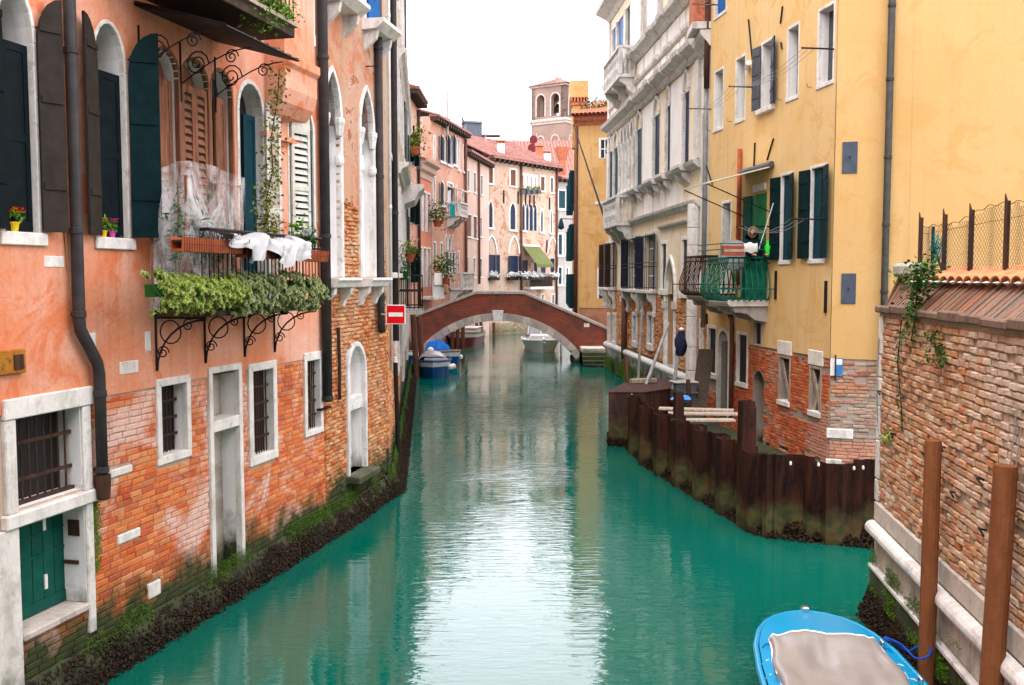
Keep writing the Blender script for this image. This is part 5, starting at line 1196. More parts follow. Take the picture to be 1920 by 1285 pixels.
for p0, p1, t, b in ((1136, 1141, 460, 541), (1147, 1154, 458, 541), (1180, 1199, 448, 541), (1208, 1230, 440, 543)):
    u0, u1 = V.u(p0, 500), V.u(p1, 500); w = V.window(u0, u1, 4.02, 6.15, glass='glass', frame='palace_stone', fw=.10, fp=.04, rec=.2, sash=('white_paint', 2, 4), shut=[(-1, 150, .45, 'navy_paint' if p0 > 1170 else 'mooring_wood', 'plank'), (1, 165, .45, 'navy_paint' if p0 > 1170 else 'mooring_wood', 'plank')])
    g = MB(); n = 7
    for i in range(n+1): x = u0-.1+(u1-u0+.2)*i/n; g.tube([(x, -.3, 4.02), (x, -.3, 6.1)], .016, 5)
    for z in (4.1, 4.9, 5.05, 6.05): g.tube([(u0-.1, 0, z), (u0-.1, -.3, z), (u1+.1, -.3, z), (u1+.1, 0, z)], .016, 5)
    V.part(g, 'grille', 'iron', w); V.part(MB().box(u0-.2, u1+.2, -.36, .1, 3.88, 4.0), 'sill', 'palace_stone', w, bevel=.015)
    for x in (u0-.05, u1-.1):
        V.part(MB().prismx([(.02, 3.88), (-.34, 3.88), (-.33, 3.65), (-.16, 3.5), (-.1, 3.25), (-.16, 3.1), (-.1, 2.98), (.02, 2.98)], x, x+.16), 'scroll_bracket', 'palace_stone', w)
for p0, p1, t, b in ((1241, 1250, 458, 543), (1279.5, 1290, 450, 548)): wpx(V, p0, p1, t, b, glass='dark_room', frame='frame_stone', grille=('iron_rust', 4, 5), sill=(.2, .1, .05))
for p0, p1 in ((1142, 1144.5), (1151.5, 1155), (1189, 1195), (1217.5, 1225)): wpx(V, p0, p1, 592, 640 if p0 < 1200 else 645, glass='dark_room', frame='palace_stone', fw=.14, fp=.08, sill=(.25, .1, .02))
for p0, p1, t in ((1169, 1174.5, 492), (1249.5, 1266, 485)):
    u0, u1 = V.u(p0, 600), V.u(p1, 600); z1 = V.on((p0+p1)/2, t)[1]; w = V.window(u0, u1, .9, z1, 'gothic', 1.1, glass='light_plaster', frame='stone', fw=.14, fp=.08, rec=.3, name='water_door')
    V.part(MB().box(u0, u1, .2, .29, 3.7, z1-.05), 'fanlight', 'dark_room', w); [V.part(MB().box(a_, b_, -.14, .02, 3.4, 3.65), 'impost', 'palace_stone', w) for a_, b_ in ((u0-.2, u0+.04), (u1-.04, u1+.2))]
V.wall(3.9, 17.2, 'cream_render'); V.wall(1.35, 3.9, 'rough_mortar', name='brick_wall', y=.03); V.wall(-.5, 1.35, 'palace_stone', name='stone_foot', y=-.06, ends=False)
lay_bricks(V, 0, V.L, 1.4, 3.86, 'rough_brick', V.root.children[-2], 'b', h=.073, rough=.9, y=.018, proud=.026, single=0, drop=.03)
V.body(17.2, 12, roof='tile_red')
def band(z, prof, name, u0=0, u1=None, brk=True):
    o = V.part(cornice(MB(), u0, u1 or V.L+.04, [(p, z+q) for p, q in prof]), name, 'palace_stone')
    if brk:
        for pc in (1199, 1232, 1254, 1288):
            u = V.u(pc, 300); V.part(cornice(MB(), u-.42, u+.42, [(p+.07, z+q+.004) for p, q in prof]), 'break_front', 'palace_stone', o)
band(11.3, [(.05, 0), (.12, .08), (.14, .2), (.26, .26), (.42, .36), (.46, .5)], 'cornice'); band(13.35, [(.05, 0), (.12, .08), (.18, .18), (.36, .26), (.40, .40)], 'cornice')
band(12.5, [(.03, 0), (.1, .05), (.12, .16), (.06, .2)], 'string_course'); band(7.9, [(.05, 0), (.12, .05), (.24, .14), (.28, .25)], 'string_course'); band(6.7, [(.04, 0), (.1, .06), (.2, .14), (.22, .22)], 'string_course', brk=False)
band(16.75, [(.05, 0), (.2, .15), (.4, .25), (.7, .4), (.75, .55)], 'top_cornice', brk=False); band(6.25, [(.02, 0), (.12, .06), (.14, .12)], 'string_course', V.u(1238, 450), V.u(1294, 450), brk=False)
V.part(MB().tube([(0, -.10, 1.2), (V.L, -.10, 1.2)], .13, 10), 'torus_moulding', 'palace_stone', smooth=True)
for i in range(1, 14): V.part(MB().box(V.L*i/14-.012, V.L*i/14+.012, -.064, -.055, .2, 1.05), 'joint', 'wet_stone')
pn = [(1196, 1206), (1210, 1226), (1229, 1237), (1240, 1249), (1252, 1272), (1276, 1284)]
for p0, p1 in pn:
    for z0, z1 in ((12.75, 13.3), (11.85, 12.45), (7.0, 7.75)): V.part(MB().box(V.u(p0, 200), V.u(p1, 200), -.022, .0, z0, z1), 'panel', 'white_render')
for p0, p1 in ((1206, 1226), (1258, 1282)): V.part(MB().box(V.u(p0, 300), V.u(p1, 300), -.025, .0, 8.2, 11.2), 'panel', 'white_render')
for p0, p1 in ((1183, 1203), (1215, 1234), (1266, 1288)): V.part(MB().box(V.u(p0, 60), V.u(p1, 60), -.025, .0, 13.8, 16.7), 'panel', 'white_render')
for u in (.15, V.L-.35): 
    for z0, z1 in ((8.2, 11.25), (13.8, 16.7), (11.85, 13.3)): V.part(MB().box(u-.2, u+.25, -.09, .0, z0, z1), 'pilaster', 'palace_stone')
stone_balcony(V, 1160, 1187, 372, 421, .72, n=10); stone_balcony(V, 1161, 1193, 106, 156, .72, n=10)
uq = V.L-.22; zz = 1.0; k = 0
while zz < 6.6: h_ = .55+.2*((k*7) % 3); V.part(MB().lathe([(.20, zz), (.215, zz+.02), (.215, zz+h_-.03), (.20, zz+h_-.01)], (uq, -.12), 12), 'quoin_drum', 'stone'); zz += h_; k += 1
V.part(MB().box(uq-.3, uq+.25, -.35, .02, .55, 1.0), 'quoin_base', 'palace_stone', bevel=.02)
V.downpipe([(V.u(1176, 600), 4.0), (V.u(1176, 640), .9)], .12, 'mooring_wood')
# narrow grey house squeezed between palace and yellow house
Nn = House('narrow_house', (5.86, 29.76), (5.78, 28.02), 'narrow grey stone house front squeezed between the pale palace and the yellow house')
Nn.window(.35, .95, 2.0, 3.1, frame='frame_stone', glass='dark_room'); Nn.window(.4, 1.0, 7.2, 9.4, frame='palace_stone', glass='glass'); Nn.window(.4, 1.0, 10.6, 12.2, frame='palace_stone', glass='glass')
Nn.wall(4.1, 16, 'white_render'); Nn.wall(-.5, 4.1, 'rough_mortar', name='brick_wall', y=.03); lay_bricks(Nn, 0, Nn.L, .9, 4.06, 'rough_brick', Nn.root.children[-1], 'b', h=.073, rough=.9, y=.018, proud=.026, single=0, drop=.06)
Nn.body(16, 10); Nn.part(cornice(MB(), 0, Nn.L, [(.05, 11.2), (.15, 11.35), (.3, 11.5), (.34, 11.65)]), 'cornice', 'palace_stone'); Nn.part(MB().box(.6, Nn.L-.1, -.5, .0, 11.9, 13.0), 'oriel', 'tile_red', bevel=.02); Nn.part(MB().box(.5, Nn.L-.05, -.55, .0, 11.7, 11.899), 'oriel_sill', 'palace_stone')
Nn.downpipe([(Nn.L-.12, 12.5), (Nn.L-.12, 10)], .08, 'iron_rust'); Nn.downpipe([(Nn.L-.25, 16), (Nn.L-.25, 3)], .07, 'grey_cable')

Y = House('yellow_house', (5.77, 28.0), (6.90, 20.5), 'bright yellow house with brick foot, dark green shutters and iron balconies on the right')
S = House('yellow_side', (6.90, 20.5), (14.0, 17.9), 'x')
def uY(Yv): return (Yv-28.0)/Y.d.y
for p0, p1, mt in ((1340, 1357, 'grey_blue_paint'), (1380, 1398, GP), (1476, 1497, 'grey_blue_paint'), (1533, 1562, 'grey_blue_paint')):
    u0, u1 = Y.u(p0+1, 180), Y.u(p1-1, 180)
    w = Y.window(u0, u1, 8.72, 10.32, frame='stone', fw=.07, fp=.02, rec=.22, glass=mt, sill=(.09, .04, .0))
    Y.part(MB().tube([(u0-.3, 0, 8.75), (u0-.3, -.12, 8.75), (u0-.3, -.12, 8.82)], .008, 4), 'shutter_hook', 'iron', w)
u0, u1 = Y.u(1430, 140), Y.u(1450, 140)
w = Y.window(u0, u1, 8.72, 10.32, frame='stone', fw=.07, fp=.03, rec=.22, glass='dark_room', sill=(.12, .12, .1), shut=[(-1, 172, .38, 'grey_blue_paint', 'plank'), (1, 166, .38, 'navy_paint', 'plank')])
w = Y.window(Y.u(1342, 20), Y.u(1362, 20), 11.9, 13.5, frame='stone', fw=.07, glass='blue_paint', rec=.06, sill=(.09, .04, .0)); Y.window(Y.u(1432, 20), Y.u(1450, 20), 11.9, 13.5, frame='stone', fw=.07, glass='dark_room'); Y.window(Y.u(1533, 20), Y.u(1560, 20), 11.9, 13.5, frame='stone', fw=.07, glass='dark_room')
for p0, p1, lb in ((1466, 1484, None), (1522, 1547, None)):
    u0, u1 = Y.u(p0, 400), Y.u(p1, 400)
    w = Y.window(u0, u1, 4.90, 6.92, frame='stone', fw=.07, fp=.03, rec=.22, glass='dark_room', sill=(.10, .05, .0), shut=[(-1, 172, .42, 'green_paint', 'plank'), (1, 165, .42, 'green_paint', 'plank')])
    Y.part(leafmesh((u1-u0)*.55, 4.92, 6.9, 'panel', -1), 'inner_leaf', 'teal_paint', w, loc=(u0+.01, .06, 0))
w = Y.window(Y.u(1356, 420), Y.u(1371, 420), 3.95, 6.55, frame='stone', fw=.08, fp=.03, rec=.3, glass='leaf_green_paint', name='balcony_door')
w = Y.window(Y.u(1412, 420), Y.u(1438, 420), 3.95, 6.62, frame=None, rec=.2, glass='dark_room', name='balcony_door')
for sd in (-1, 1): Y.part(leafmesh((Y.u(1438, 420)-Y.u(1412, 420))/2-.01, 3.97, 6.6, 'plank', sd), 'shutter', 'leaf_green_paint', w, loc=(Y.u(1412, 420)+.01 if sd < 0 else Y.u(1438, 420)-.01, -.02, 0), rz=R(-8 if sd < 0 else 8))
Y.part(leafmesh(.40, 3.97, 6.6, 'plank', -1), 'shutter', 'door_green', w, loc=(Y.u(1412, 420), -.05, 0), rz=R(-172))
# ground floor openings
wpx(Y, 1329, 1343, 616, 700, glass='dark_room', frame='frame_stone', fw=.1, grille=('iron_rust', 4, 5), sill=(.15, .06, .02))
u0, u1 = Y.u(1349, 680), Y.u(1367, 680); w = Y.window(u0, u1, .5, 3.0, 'round', .32, frame='frame_stone', fw=.1, fp=.05, rec=.3, glass='dark_room', name='door', label='arched doorway with a green door leaf'); Y.part(MB().box(u0+.03, u1-.03, .2, .28, .5, 2.55), 'door_leaf', 'door_green', w)
wpx(Y, 1384, 1401, 628, 718, glass='dark_room', frame='frame_stone', fw=.09, grille=('bare_wood', 3, 6), sill=(.12, .05, .02))
wpx(Y, 1416, 1428, 606, 646, glass='dark_room', frame='grey_stone', fw=.06); 
u0, u1 = Y.u(1410, 780), Y.u(1431, 780); w = Y.window(u0, u1, .0, 2.08, 'round', .35, frame=None, rec=.35, glass='dark_room', name='niche')
for p0, p1, t, b in ((1462, 1480, 672, 752), (1520, 1538, 692, 772)):
    w = wpx(Y, p0, p1, t, b, glass='dark_room', frame='bare_wood', fw=.07, fp=.02, rec=.22, sill=(.12, .05, .0), sillmat='stone'); (u0, zt), (u1, zb) = Y.on(p0, t), Y.on(p1, b); zt = Y.on((p0+p1)/2, t)[1]; zb = Y.on((p0+p1)/2, b)[1]
    Y.part(MB().prism([(u0, zt), (u0+.1, zt), (u1, zb), (u1-.1, zb)], .02, .05), 'board', 'bare_wood', w)
    if p0 > 1500: Y.part(MB().prism([(u1-.1, zt), (u1, zt), (u0+.12, zb), (u0, zb)], .06, .09), 'board', 'bare_wood', w)
    Y.part(MB().box(u0-.1, u1+.1, -.03, .03, zt+.08, zt+.42), 'lintel', 'frame_stone', w, bevel=.015)
ZS = 2.74
Y.wall(ZS, 14.5, 'yellow_render', y=-.015, depth=.34, rv='white_render', ends=False); Yb = Y.wall(-.5, ZS, 'grey_mortar', y=.012, name='brick_wall', depth=.34, ends=False)
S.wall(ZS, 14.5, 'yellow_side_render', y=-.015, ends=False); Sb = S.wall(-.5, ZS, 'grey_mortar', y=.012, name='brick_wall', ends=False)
patch = lambda s_, th: (lambda u, z: mnoise.fractal(Vector((u*.8+s_, z*1.1, s_)), 1, 2, 4) + (.25 if z < 1.2 else 0) > th)
lay_bricks(Y, 0, Y.L-.02, .2, ZS-.02, 'red_brick', Yb, 'c', h=.073, rough=.4, y=.006, proud=.014, single=0, drop=.03, keep=patch(3, -.35))
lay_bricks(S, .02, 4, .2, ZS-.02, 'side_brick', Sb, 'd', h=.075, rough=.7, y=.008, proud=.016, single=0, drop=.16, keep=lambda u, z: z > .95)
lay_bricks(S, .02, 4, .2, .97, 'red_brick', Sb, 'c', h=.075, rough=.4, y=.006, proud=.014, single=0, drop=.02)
S.part(MB().box(-.05, .5, -.04, .2, 1.0, 1.22), 'corner_stone', 'stone', bevel=.02); S.part(MB().box(-.05, .28, -.035, .2, .3, .55), 'corner_stone', 'stone', bevel=.02)
S.part(MB().box(1.5, 1.56, -.02, .0, 2.75, 14.5), 'expansion_joint', 'yellow_side_render')
for p0, p1, t, b in ((1580, 1607, 267, 325), (1578, 1604, 513, 570)):
    (u0, z1), (u1, z0) = S.on(p0, t), S.on(p1, b); o = S.part(MB().box(u0, u1, -.035, -.014, z0, z1), 'vent_plate', 'plate_grey', bevel=.004); S.part(MB().lathe([(.02, 0), (.02, .02)], (0, 0), 8), 'knob', 'iron', o, loc=((u0+u1)/2, -.06, (z0+z1)/2))
up = S.u(1664, 330, .1); S.downpipe([(up, 14.5), (up, 2.62), (up+.04, 2.42), (up+.2, 2.2)], .072, 'dark_pipe', .11, [(up, z) for z in (2.9, 4.2, 5.6, 7.0, 8.6, 10.1)])
us, zs_ = S.on(1568, 688); o = S.part(MB().box(us-.12, us+.13, -.04, -.012, zs_-.19, zs_+.19), 'notice_board', 'sign_blue'); [S.part(MB().box(a_, b_, -.045, -.04, c_, d_), 'notice_sheet', 'white_paint', o) for a_, b_, c_, d_ in ((us-.12, us-.03, zs_-.19, zs_+.19), (us, us+.12, zs_+.05, zs_+.17))]; S.part(MB().box(us-.03, us-.005, -.09, -.012, zs_-.3, zs_+.26), 'notice_post', 'iron', o)
merge(S, Y)
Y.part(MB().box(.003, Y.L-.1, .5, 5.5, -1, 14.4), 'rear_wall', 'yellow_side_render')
m = MB(); m.prismz([(-.5, -.6), (Y.L+.6, -.6), (Y.L+.6, 8), (-.5, 8)], 14.5, 14.75); Y.part(m, 'roof', 'tile_red')
for px, py, l in ((1457, 535, 1.0), (1551, 557, 1.0)): u, z = Y.on(px, py); Y.part(MB().box(u-.035, u+.035, -.06, -.013, z-l*.35, z+l*.35), 'tie_plate', 'iron')
u, z = Y.on(1327, 598); Y.part(MB().box(u-.03, u+.05, -.06, -.013, z-.15, z+.15), 'tie_plate', 'iron')
for (x0, y0), (x1, y1) in (((1406, 37), (1413, 112)), ((1470, 12), (1466, 45)), ((1453, 260), (1441, 300)), ((1418, 268), (1416, 318)), ((1327, 312), (1338, 346)), ((1467, 80), (1469, 92))):
    a, b = Y.on(x0, y0), Y.on(x1, y1); Y.part(MB().tube([(a[0], -.04, a[1]), (b[0], -.04, b[1])], .022, 5), 'tie_rod', 'iron')
a, b = Y.on(1393, 280), Y.on(1390, 440); Y.downpipe([(a[0], a[1]), (a[0], 4.3)], .06, 'terracotta'); a = Y.on(1378, 640); Y.downpipe([(a[0]-.35, 3.6), (a[0]-.05, 3.35), (a[0], 3.1), (a[0], .6)], .06, 'mooring_wood')
Y.part(MB().tube([(Y.u(1405, 85), -.05, 9.95), (Y.u(1422, 85), -.25, 9.95)], .07, 8), 'vent_pipe', 'white_paint')
# washing lines on iron arms
def lines(z, pxs, n, p, label):
    e = empty('washing_line', Y.world(Y.u(pxs[0], 100), 0, z), math.atan2(Y.d.y, Y.d.x), label, 'washing line'); u0 = Y.u(pxs[0], 100); us_ = [Y.u(x, 100)-u0 for x in pxs]
    for u in us_: MB().tube([(u, 0, 0), (u, -p, 0)], .02, 5).build('arm', 'iron', e)
    for k in range(n):
        m = MB()
        for a, b in zip(us_[:-1], us_[1:]): m.tube([(a+(b-a)*i/8, -p*(.6+.35*k/max(1, n-1)), -.22*math.sin(math.pi*i/8)) for i in range(9)], .006, 4)
        m.build('line', 'grey_cable', e)
lines(9.35, (1336, 1420, 1565), 3, .75, 'grey washing lines on iron arms across the top windows of the yellow house')
lines(5.75, (1452, 1560), 3, .9, 'pale washing lines beside the green balcony of the yellow house')
lines(12.2, (1345, 1400), 2, .75, 'washing line at the very top of the yellow house')
# awning over the green balcony
a0, a1 = Y.u(1398, 322), Y.u(1452, 312)
aw = Y.part(MB().add([(a0, -.1, 7.22), (a1, -.1, 7.22), (a1, -1.75, 6.80), (a0, -1.75, 6.80), (a0, -.1, 7.19), (a1, -.1, 7.19), (a1, -1.75, 6.77), (a0, -1.75, 6.77)], [(0,1,2,3), (7,6,5,4), (2,3,7,6), (1,2,6,5), (0,3,7,4)]), 'awning', 'awning_cream')
Y.part(MB().tube([(a0-.05, -.09, 7.27), (a1+.05, -.09, 7.27)], .07, 8), 'roller', 'grey_blue_paint', aw)
for x in (a0+.05, a1-.05): Y.part(MB().tube([(x, -1.7, 6.77), (x, -.05, 6.1)], .015, 5), 'awning_arm', 'iron', aw)
Y.part(MB().box(Y.u(1415, 348), Y.u(1438, 348), -.06, -.012, 6.68, 6.86), 'lintel', 'stone')
def goose_balcony(u0, u1, ps, z, mat, slabmat, label=None, nb=11, bulge=.22):
    b = Y.part(MB().prismx([(0, z-.16), (-ps+.06, z-.16), (-ps, z-.08), (-ps, z), (0, z)], u0, u1), 'balcony', slabmat, bevel=.012, label=label)
    for x in (u0+.1, u1-.3): Y.part(MB().prismx([(0, z-.161), (-ps*.85, z-.161), (-ps*.8, z-.3), (-ps*.5, z-.34), (-ps*.3, z-.5), (0, z-.56)], x, x+.22), 'console', 'grey_stone', b)
    def prof(t): return bulge*math.sin(math.pi*t**.5)**1.3 if 0 < t < 1 else 0
    def barp(p, q, n, nx, ny, thick):
        for i in range(n+1):
            x, y = p[0]+(q[0]-p[0])*i/n, p[1]+(q[1]-p[1])*i/n; m = MB()
            m.tube([(x+nx*prof(t), y+ny*prof(t), z-.02+1.05*t) for t in [(k/13)**1.5 for k in range(14)]], thick, 5); Y.part(m, 'baluster', mat, b)
    barp((u0, -ps), (u1, -ps), nb, 0, -1, .016); barp((u1, -ps+.12), (u1, -.08), 6, 1, 0, .016); barp((u0, -ps+.12), (u0, -.08), 5, -1, 0, .016)
    r = MB()
    for zz, o_, th in ((z+1.05, .02, .026), (z+.92, .05, .014), (z+.02, .06, .02), (z+.28, .30, .014)): r.tube([(u0-o_, 0, zz), (u0-o_, -ps-o_, zz), (u1+o_, -ps-o_, zz), (u1+o_, 0, zz)], th, 6)
    Y.part(r, 'rail', mat, b)
    for i in range(7): Y.part(MB().tube([(u1+.03, -.15-ps*.8*i/6+c_*1.0, zz_) for c_, zz_ in scroll((0, z+.83), .06, 1.5)], .008, 4), 'scroll', mat, b)
    return b
gb = goose_balcony(Y.u(1402, 560), Y.u(1442, 560), 1.08, 3.93, 'balcony_green', 'stone')
rb = goose_balcony(Y.u(1347, 545), Y.u(1382, 545), .95, 4.02, 'iron_rust', 'grey_stone')
r = MB(); ua, ub_ = Y.u(1402, 470), Y.u(1442, 470)
for zz in (5.18, 5.32): r.tube([(ua, -1.35, zz), (ub_+.25, -1.35, zz), (ub_+.25, 0, zz)], .014, 5)
for y_ in (-1.35, -.7, -.05): r.tube([(ub_+.25, y_, 5.0), (ub_+.25, y_, 5.34)], .012, 5)
Y.part(r, 'top_rail', 'balcony_green', gb)
Y.part(MB().box(ub_+.01, ub_+.02, -.62, -.05, 3.95, 4.95), 'screen', 'balcony_green', gb)
def onY(name, label, cat, u, y, z): return houseworld(Y, empty(name, label=label, cat=cat), u, y, z)
e = onY('planter_box', 'long red and grey planter box on the rail of the green balcony', 'planter', ub_+.30, -.86, 5.03); MB().box(-.09, .09, -.46, .06, 0, .24).build('box', 'terracotta', e, bevel=.01); MB().box(.091, .1, -.45, .05, .09, .15).build('stripe', 'grey_stone', e)
e = tag(MB().grid(lambda i, j: Y.world(ub_+.28+.10*math.sin(j*2.2), -.80+.34*i, 5.34-.24*j*j-.02*math.sin(i*9+j*3)), 14, 8).build('cloth', 'cloth_white', smooth=True), 'white cloth hung over the green balcony rail', 'cloth')
e = onY('plastic_bottle', 'bright green plastic jug standing on the green balcony rail', 'jug', ub_+.24, -.13, 5.04); MB().lathe([(.085, 0), (.09, .03), (.09, .22), (.06, .28), (.03, .31), (.03, .36), (.001, .365)], n=12).build('body', 'bright_green_plastic', e, smooth=True); MB().tube([(.02, -.0, .30), (.12, 0, .27), (.1, 0, .15)], .012, 6).build('handle', 'bright_green_plastic', e)
ud, zd = Y.on(1377, 452, .75); e = onY('satellite_dish', 'grey satellite dish standing on the balcony of the yellow house', 'satellite dish', ud, -.75, 5.05); MB().lathe([(.001, .09), (.2, .075), (.36, .02), (.40, 0), (.40, .01), (.001, .11)], n=24).build('dish', 'dish_grey', e, smooth=True).rotation_euler = (R(80), 0, R(65)); MB().tube([(0, 0, -.9), (0, 0, .0), (0, -.03, .05)], .025, 6).build('stand', 'iron', e); MB().tube([(.05, -.02, -.35), (-.25, -.22, -.05)], .012, 5).build('feed_arm', 'iron', e)
e = onY('clothes_pole', 'thin pale pole leaning from the green balcony to its awning', 'pole', ub_+.2, -.35, 5.2); MB().tube([(0, 0, 0), (.3, .22, 1.1)], .014, 6).build('shaft', 'white_paint', e)
# person in a hooded coat on the green balcony
def person():
    pc = (ub_-.12, -.36, 3.935); e = onY('person', 'person in a dark navy coat with a fur trimmed hood leaning over the green balcony', 'person', *pc)
    J = [((0, 0, .92), .20), ((0, .01, 1.12), .19), ((.02, -.02, 1.32), .19), ((.06, -.06, 1.50), .12), ((.10, -.09, 1.66), .145), ((.12, -.10, 1.77), .10),
         ((.05, -.19, 1.42), .085), ((.20, -.24, 1.22), .065), ((.36, -.20, 1.14), .05), ((.42, -.18, 1.13), .03), ((.05, .19, 1.42), .085), ((.22, .22, 1.24), .065), ((.38, .14, 1.15), .05), ((.44, .12, 1.14), .03),
         ((0, -.10, .88), .12), ((.02, -.10, .48), .085), ((0, -.10, .09), .06), ((.14, -.11, .035), .04), ((0, .10, .88), .12), ((.02, .10, .48), .085), ((0, .10, .09), .06), ((.14, .11, .035), .04)]
    E = [(0, 1), (1, 2), (2, 3), (3, 4), (4, 5), (2, 6), (6, 7), (7, 8), (8, 9), (2, 10), (10, 11), (11, 12), (12, 13), (0, 14), (14, 15), (15, 16), (16, 17), (0, 18), (18, 19), (19, 20), (20, 21)]
    me = bpy.data.meshes.new('body'); me.from_pydata([j[0] for j in J], E, []); o = link('body', me, e); me.materials.append(MAT['coat_navy'])
    sk = o.modifiers.new('skin', 'SKIN'); sk.use_smooth_shade = True
    for i, j in enumerate(J): me.skin_vertices[0].data[i].radius = (j[1], j[1])
    me.skin_vertices[0].data[0].use_root = True; o.modifiers.new('sub', 'SUBSURF').levels = 1; o.modifiers['sub'].render_levels = 1
    h = MB(); rn = random.Random(3)
    for i in range(26): a = 2*math.pi*i/26; h.blob((.205+.02*math.cos(a), -.11+.10*math.sin(a), 1.68+.12*math.cos(a)), .036, rn)
    h.build('hood_fur', 'fur', e); MB().lathe([(.02, 1.58), (.05, 1.62), (.06, 1.68), (.05, 1.74), (.01, 1.77)], (.20, -.11), 10).build('face', 'skin', e, smooth=True)
    f = MB().blob((.262, -.11, 1.675), (.018, .014, .02)); f.build('nose', 'skin', e)
    for s_ in (-1, 1):
        hnd = MB(); by = -.18 if s_ < 0 else .12
        hnd.blob((.46, by, 1.13), (.045, .038, .022), rn, .08)
        for q in range(4): hnd.tube([(.48, by-.03+.02*q, 1.135), (.525, by-.03+.02*q, 1.125), (.54, by-.03+.02*q, 1.10-.004*q)], .009, 5)
        hnd.tube([(.455, by+.035*s_, 1.12), (.49, by+.055*s_, 1.10)], .010, 5); hnd.build('hand', 'skin', e)
    e.rotation_euler.z += R(0)
person()
# ------------------------------------------------------------------ sheet-pile cofferdam in front of the yellow house
CF = empty('cofferdam', (4.35, 16.35, 0), 0, 'dark rusty steel sheet-pile cofferdam standing in the green water', 'cofferdam')
def pile_line(pts, period, depth, ztop, start=0):
    """U-shaped sheet piles interlocked along a plan line, each one a part"""
    seg = [(Vector(a), Vector(b)) for a, b in zip(pts[:-1], pts[1:])]; k = start
    for a, b in seg:
        L = (b-a).length; d = (b-a)/L; nrm = Vector((d.y, -d.x)); n = max(1, round(L/period)); w = L/n
        for i in range(n):
            s_ = 1 if (k % 2) else -1; k += 1
            prof = [(0, 0), (.17*w, 0), (.30*w, s_*depth), (.70*w, s_*depth), (.83*w, 0), (w, 0)]; th = .018; o_ = a+d*(i*w)
            P2 = [o_+d*x+nrm*y for x, y in prof]; P3 = [o_+d*x+nrm*(y+th) for x, y in reversed(prof)]; zt = ztop(o_.x, o_.y)+rnd.uniform(-.05, .05)
            MB().prismz([(p.x-4.35, p.y-16.35) for p in P2+P3], -1, zt).build('sheet_pile', 'sheet_rust', CF)
            j = o_; MB().tube([(j.x-4.35, j.y-16.35, -1), (j.x-4.35, j.y-16.35, zt-.004)], .026, 6).build('interlock', 'sheet_rust', CF)
def zt_(x, y): return 1.45
pile_line([(3.15, 25.0), (3.32, 22.3), (4.42, 16.35)], .62, .22, zt_); pile_line([(4.42, 16.35), (4.55, 16.15), (6.35, 15.55)], .74, .13, lambda x, y: 1.42, 1)
for px, py in ((1530, 868), (1596, 875), (1613, 874), (1657, 874), (1478, 866)): c = at(px, py, 15.75); MB().lathe([(.018, c.z-.03), (.022, c.z), (.014, c.z+.03)], (c.x-4.35, c.y-16.35-.13), 7).build('lifting_hole', 'lime_wash', CF)
for px, pt, Yp, r_, lb in ((1400, 752, 16.9, .19, 'tall square rusty steel post at the corner of the cofferdam'), (1272, 735, 20.6, .14, 'tall rusty steel post half way along the cofferdam')):
    c = at(px, pt, Yp); e = empty('steel_post', (c.x, c.y, -1), R(8), lb, 'post'); zt = c.z+1; w = r_*.62
    m = MB(); m.box(-w, w, -w, -w+.02, 0, zt).box(-w, w, w-.02, w, 0, zt).box(-w, -w+.02, -w+.021, w-.021, 0, zt).box(w-.02, w, -w+.021, w-.021, 0, zt); m.build('section', 'sheet_rust', e); MB().box(-w-.008, w+.008, -w-.03, -w-.001, 0, zt-.1).build('flange', 'sheet_rust', e)
bxp = empty('steel_tank', (2.58, 25.2, 0), R(-3), 'rusty steel box pontoon at the far end of the cofferdam', 'pontoon')
MB().prismz([(0, 0), (.95, 0), (1.9, 1.1), (2.1, 3.2), (1.0, 3.9)], -1, 1.42).build('shell', 'box_rust', bxp, bevel=.015); MB().prismz([(-.02, -.02), (.97, -.02), (1.93, 1.1), (2.13, 3.22), (1.0, 3.94)], 1.421, 1.45).build('lid', 'box_rust', bxp); MB().box(.60, .63, -.02, -.002, .1, 1.4).build('weld_seam', 'lime_wash', bxp)
e = empty('timber_block', (3.8, 27.3, 1.455), R(20), 'short pale timber block lying on the steel pontoon', 'timber'); MB().box(-.4, .4, -.1, .1, 0, .12).build('beam', 'bare_wood', e, bevel=.01)
for i, (px, py, Yp, L, lb) in enumerate(((1305, 770, 21.8, 1.7, 'grey plank with a cloth laid across behind the cofferdam'), (1320, 778, 21.4, 1.6, 'second grey plank laid behind the cofferdam'), (1318, 790, 21.0, 1.4, 'lowest grey plank laid behind the cofferdam'))):
    c = at(px, py, Yp); e = empty('plank', c, R(-12+6*i), lb, 'plank'); MB().box(-L/2, L/2, -.13, .13, 0, .05).build('board', 'bare_wood', e, bevel=.006)
c = at(1276, 752, 22.5); e = empty('blue_rag', c, 0, 'crumpled blue and white rag on the cofferdam edge', 'rag'); MB().grid(lambda i, j: (-.25+.5*i, -.15+.3*j, .08*math.sin(i*6)*math.sin(j*5)+.05), 12, 8).build('cloth', 'sign_blue', e, smooth=True)
def leanpole(px0, py0, px1, py1, Y0, Y1, r, mat, name, label, cat):
    a, b = at(px0, py0, Y0), at(px1, py1, Y1); e = empty(name, a, 0, label, cat); MB().tube([(0, 0, 0), b-a], [r, r*.9], 8).build('shaft', mat, e, smooth=False); return e
leanpole(1210, 725, 1254, 606, 27.0, 28.5, .05, 'grey_cable', 'metal_pole', 'grey metal pole leaning beside the palace portal', 'pole')
e = leanpole(1262, 730, 1275, 640, 25.5, 25.5, .05, 'grey_cable', 'tool_pole', 'pole with a dark jacket hung on top beside the cofferdam', 'pole')
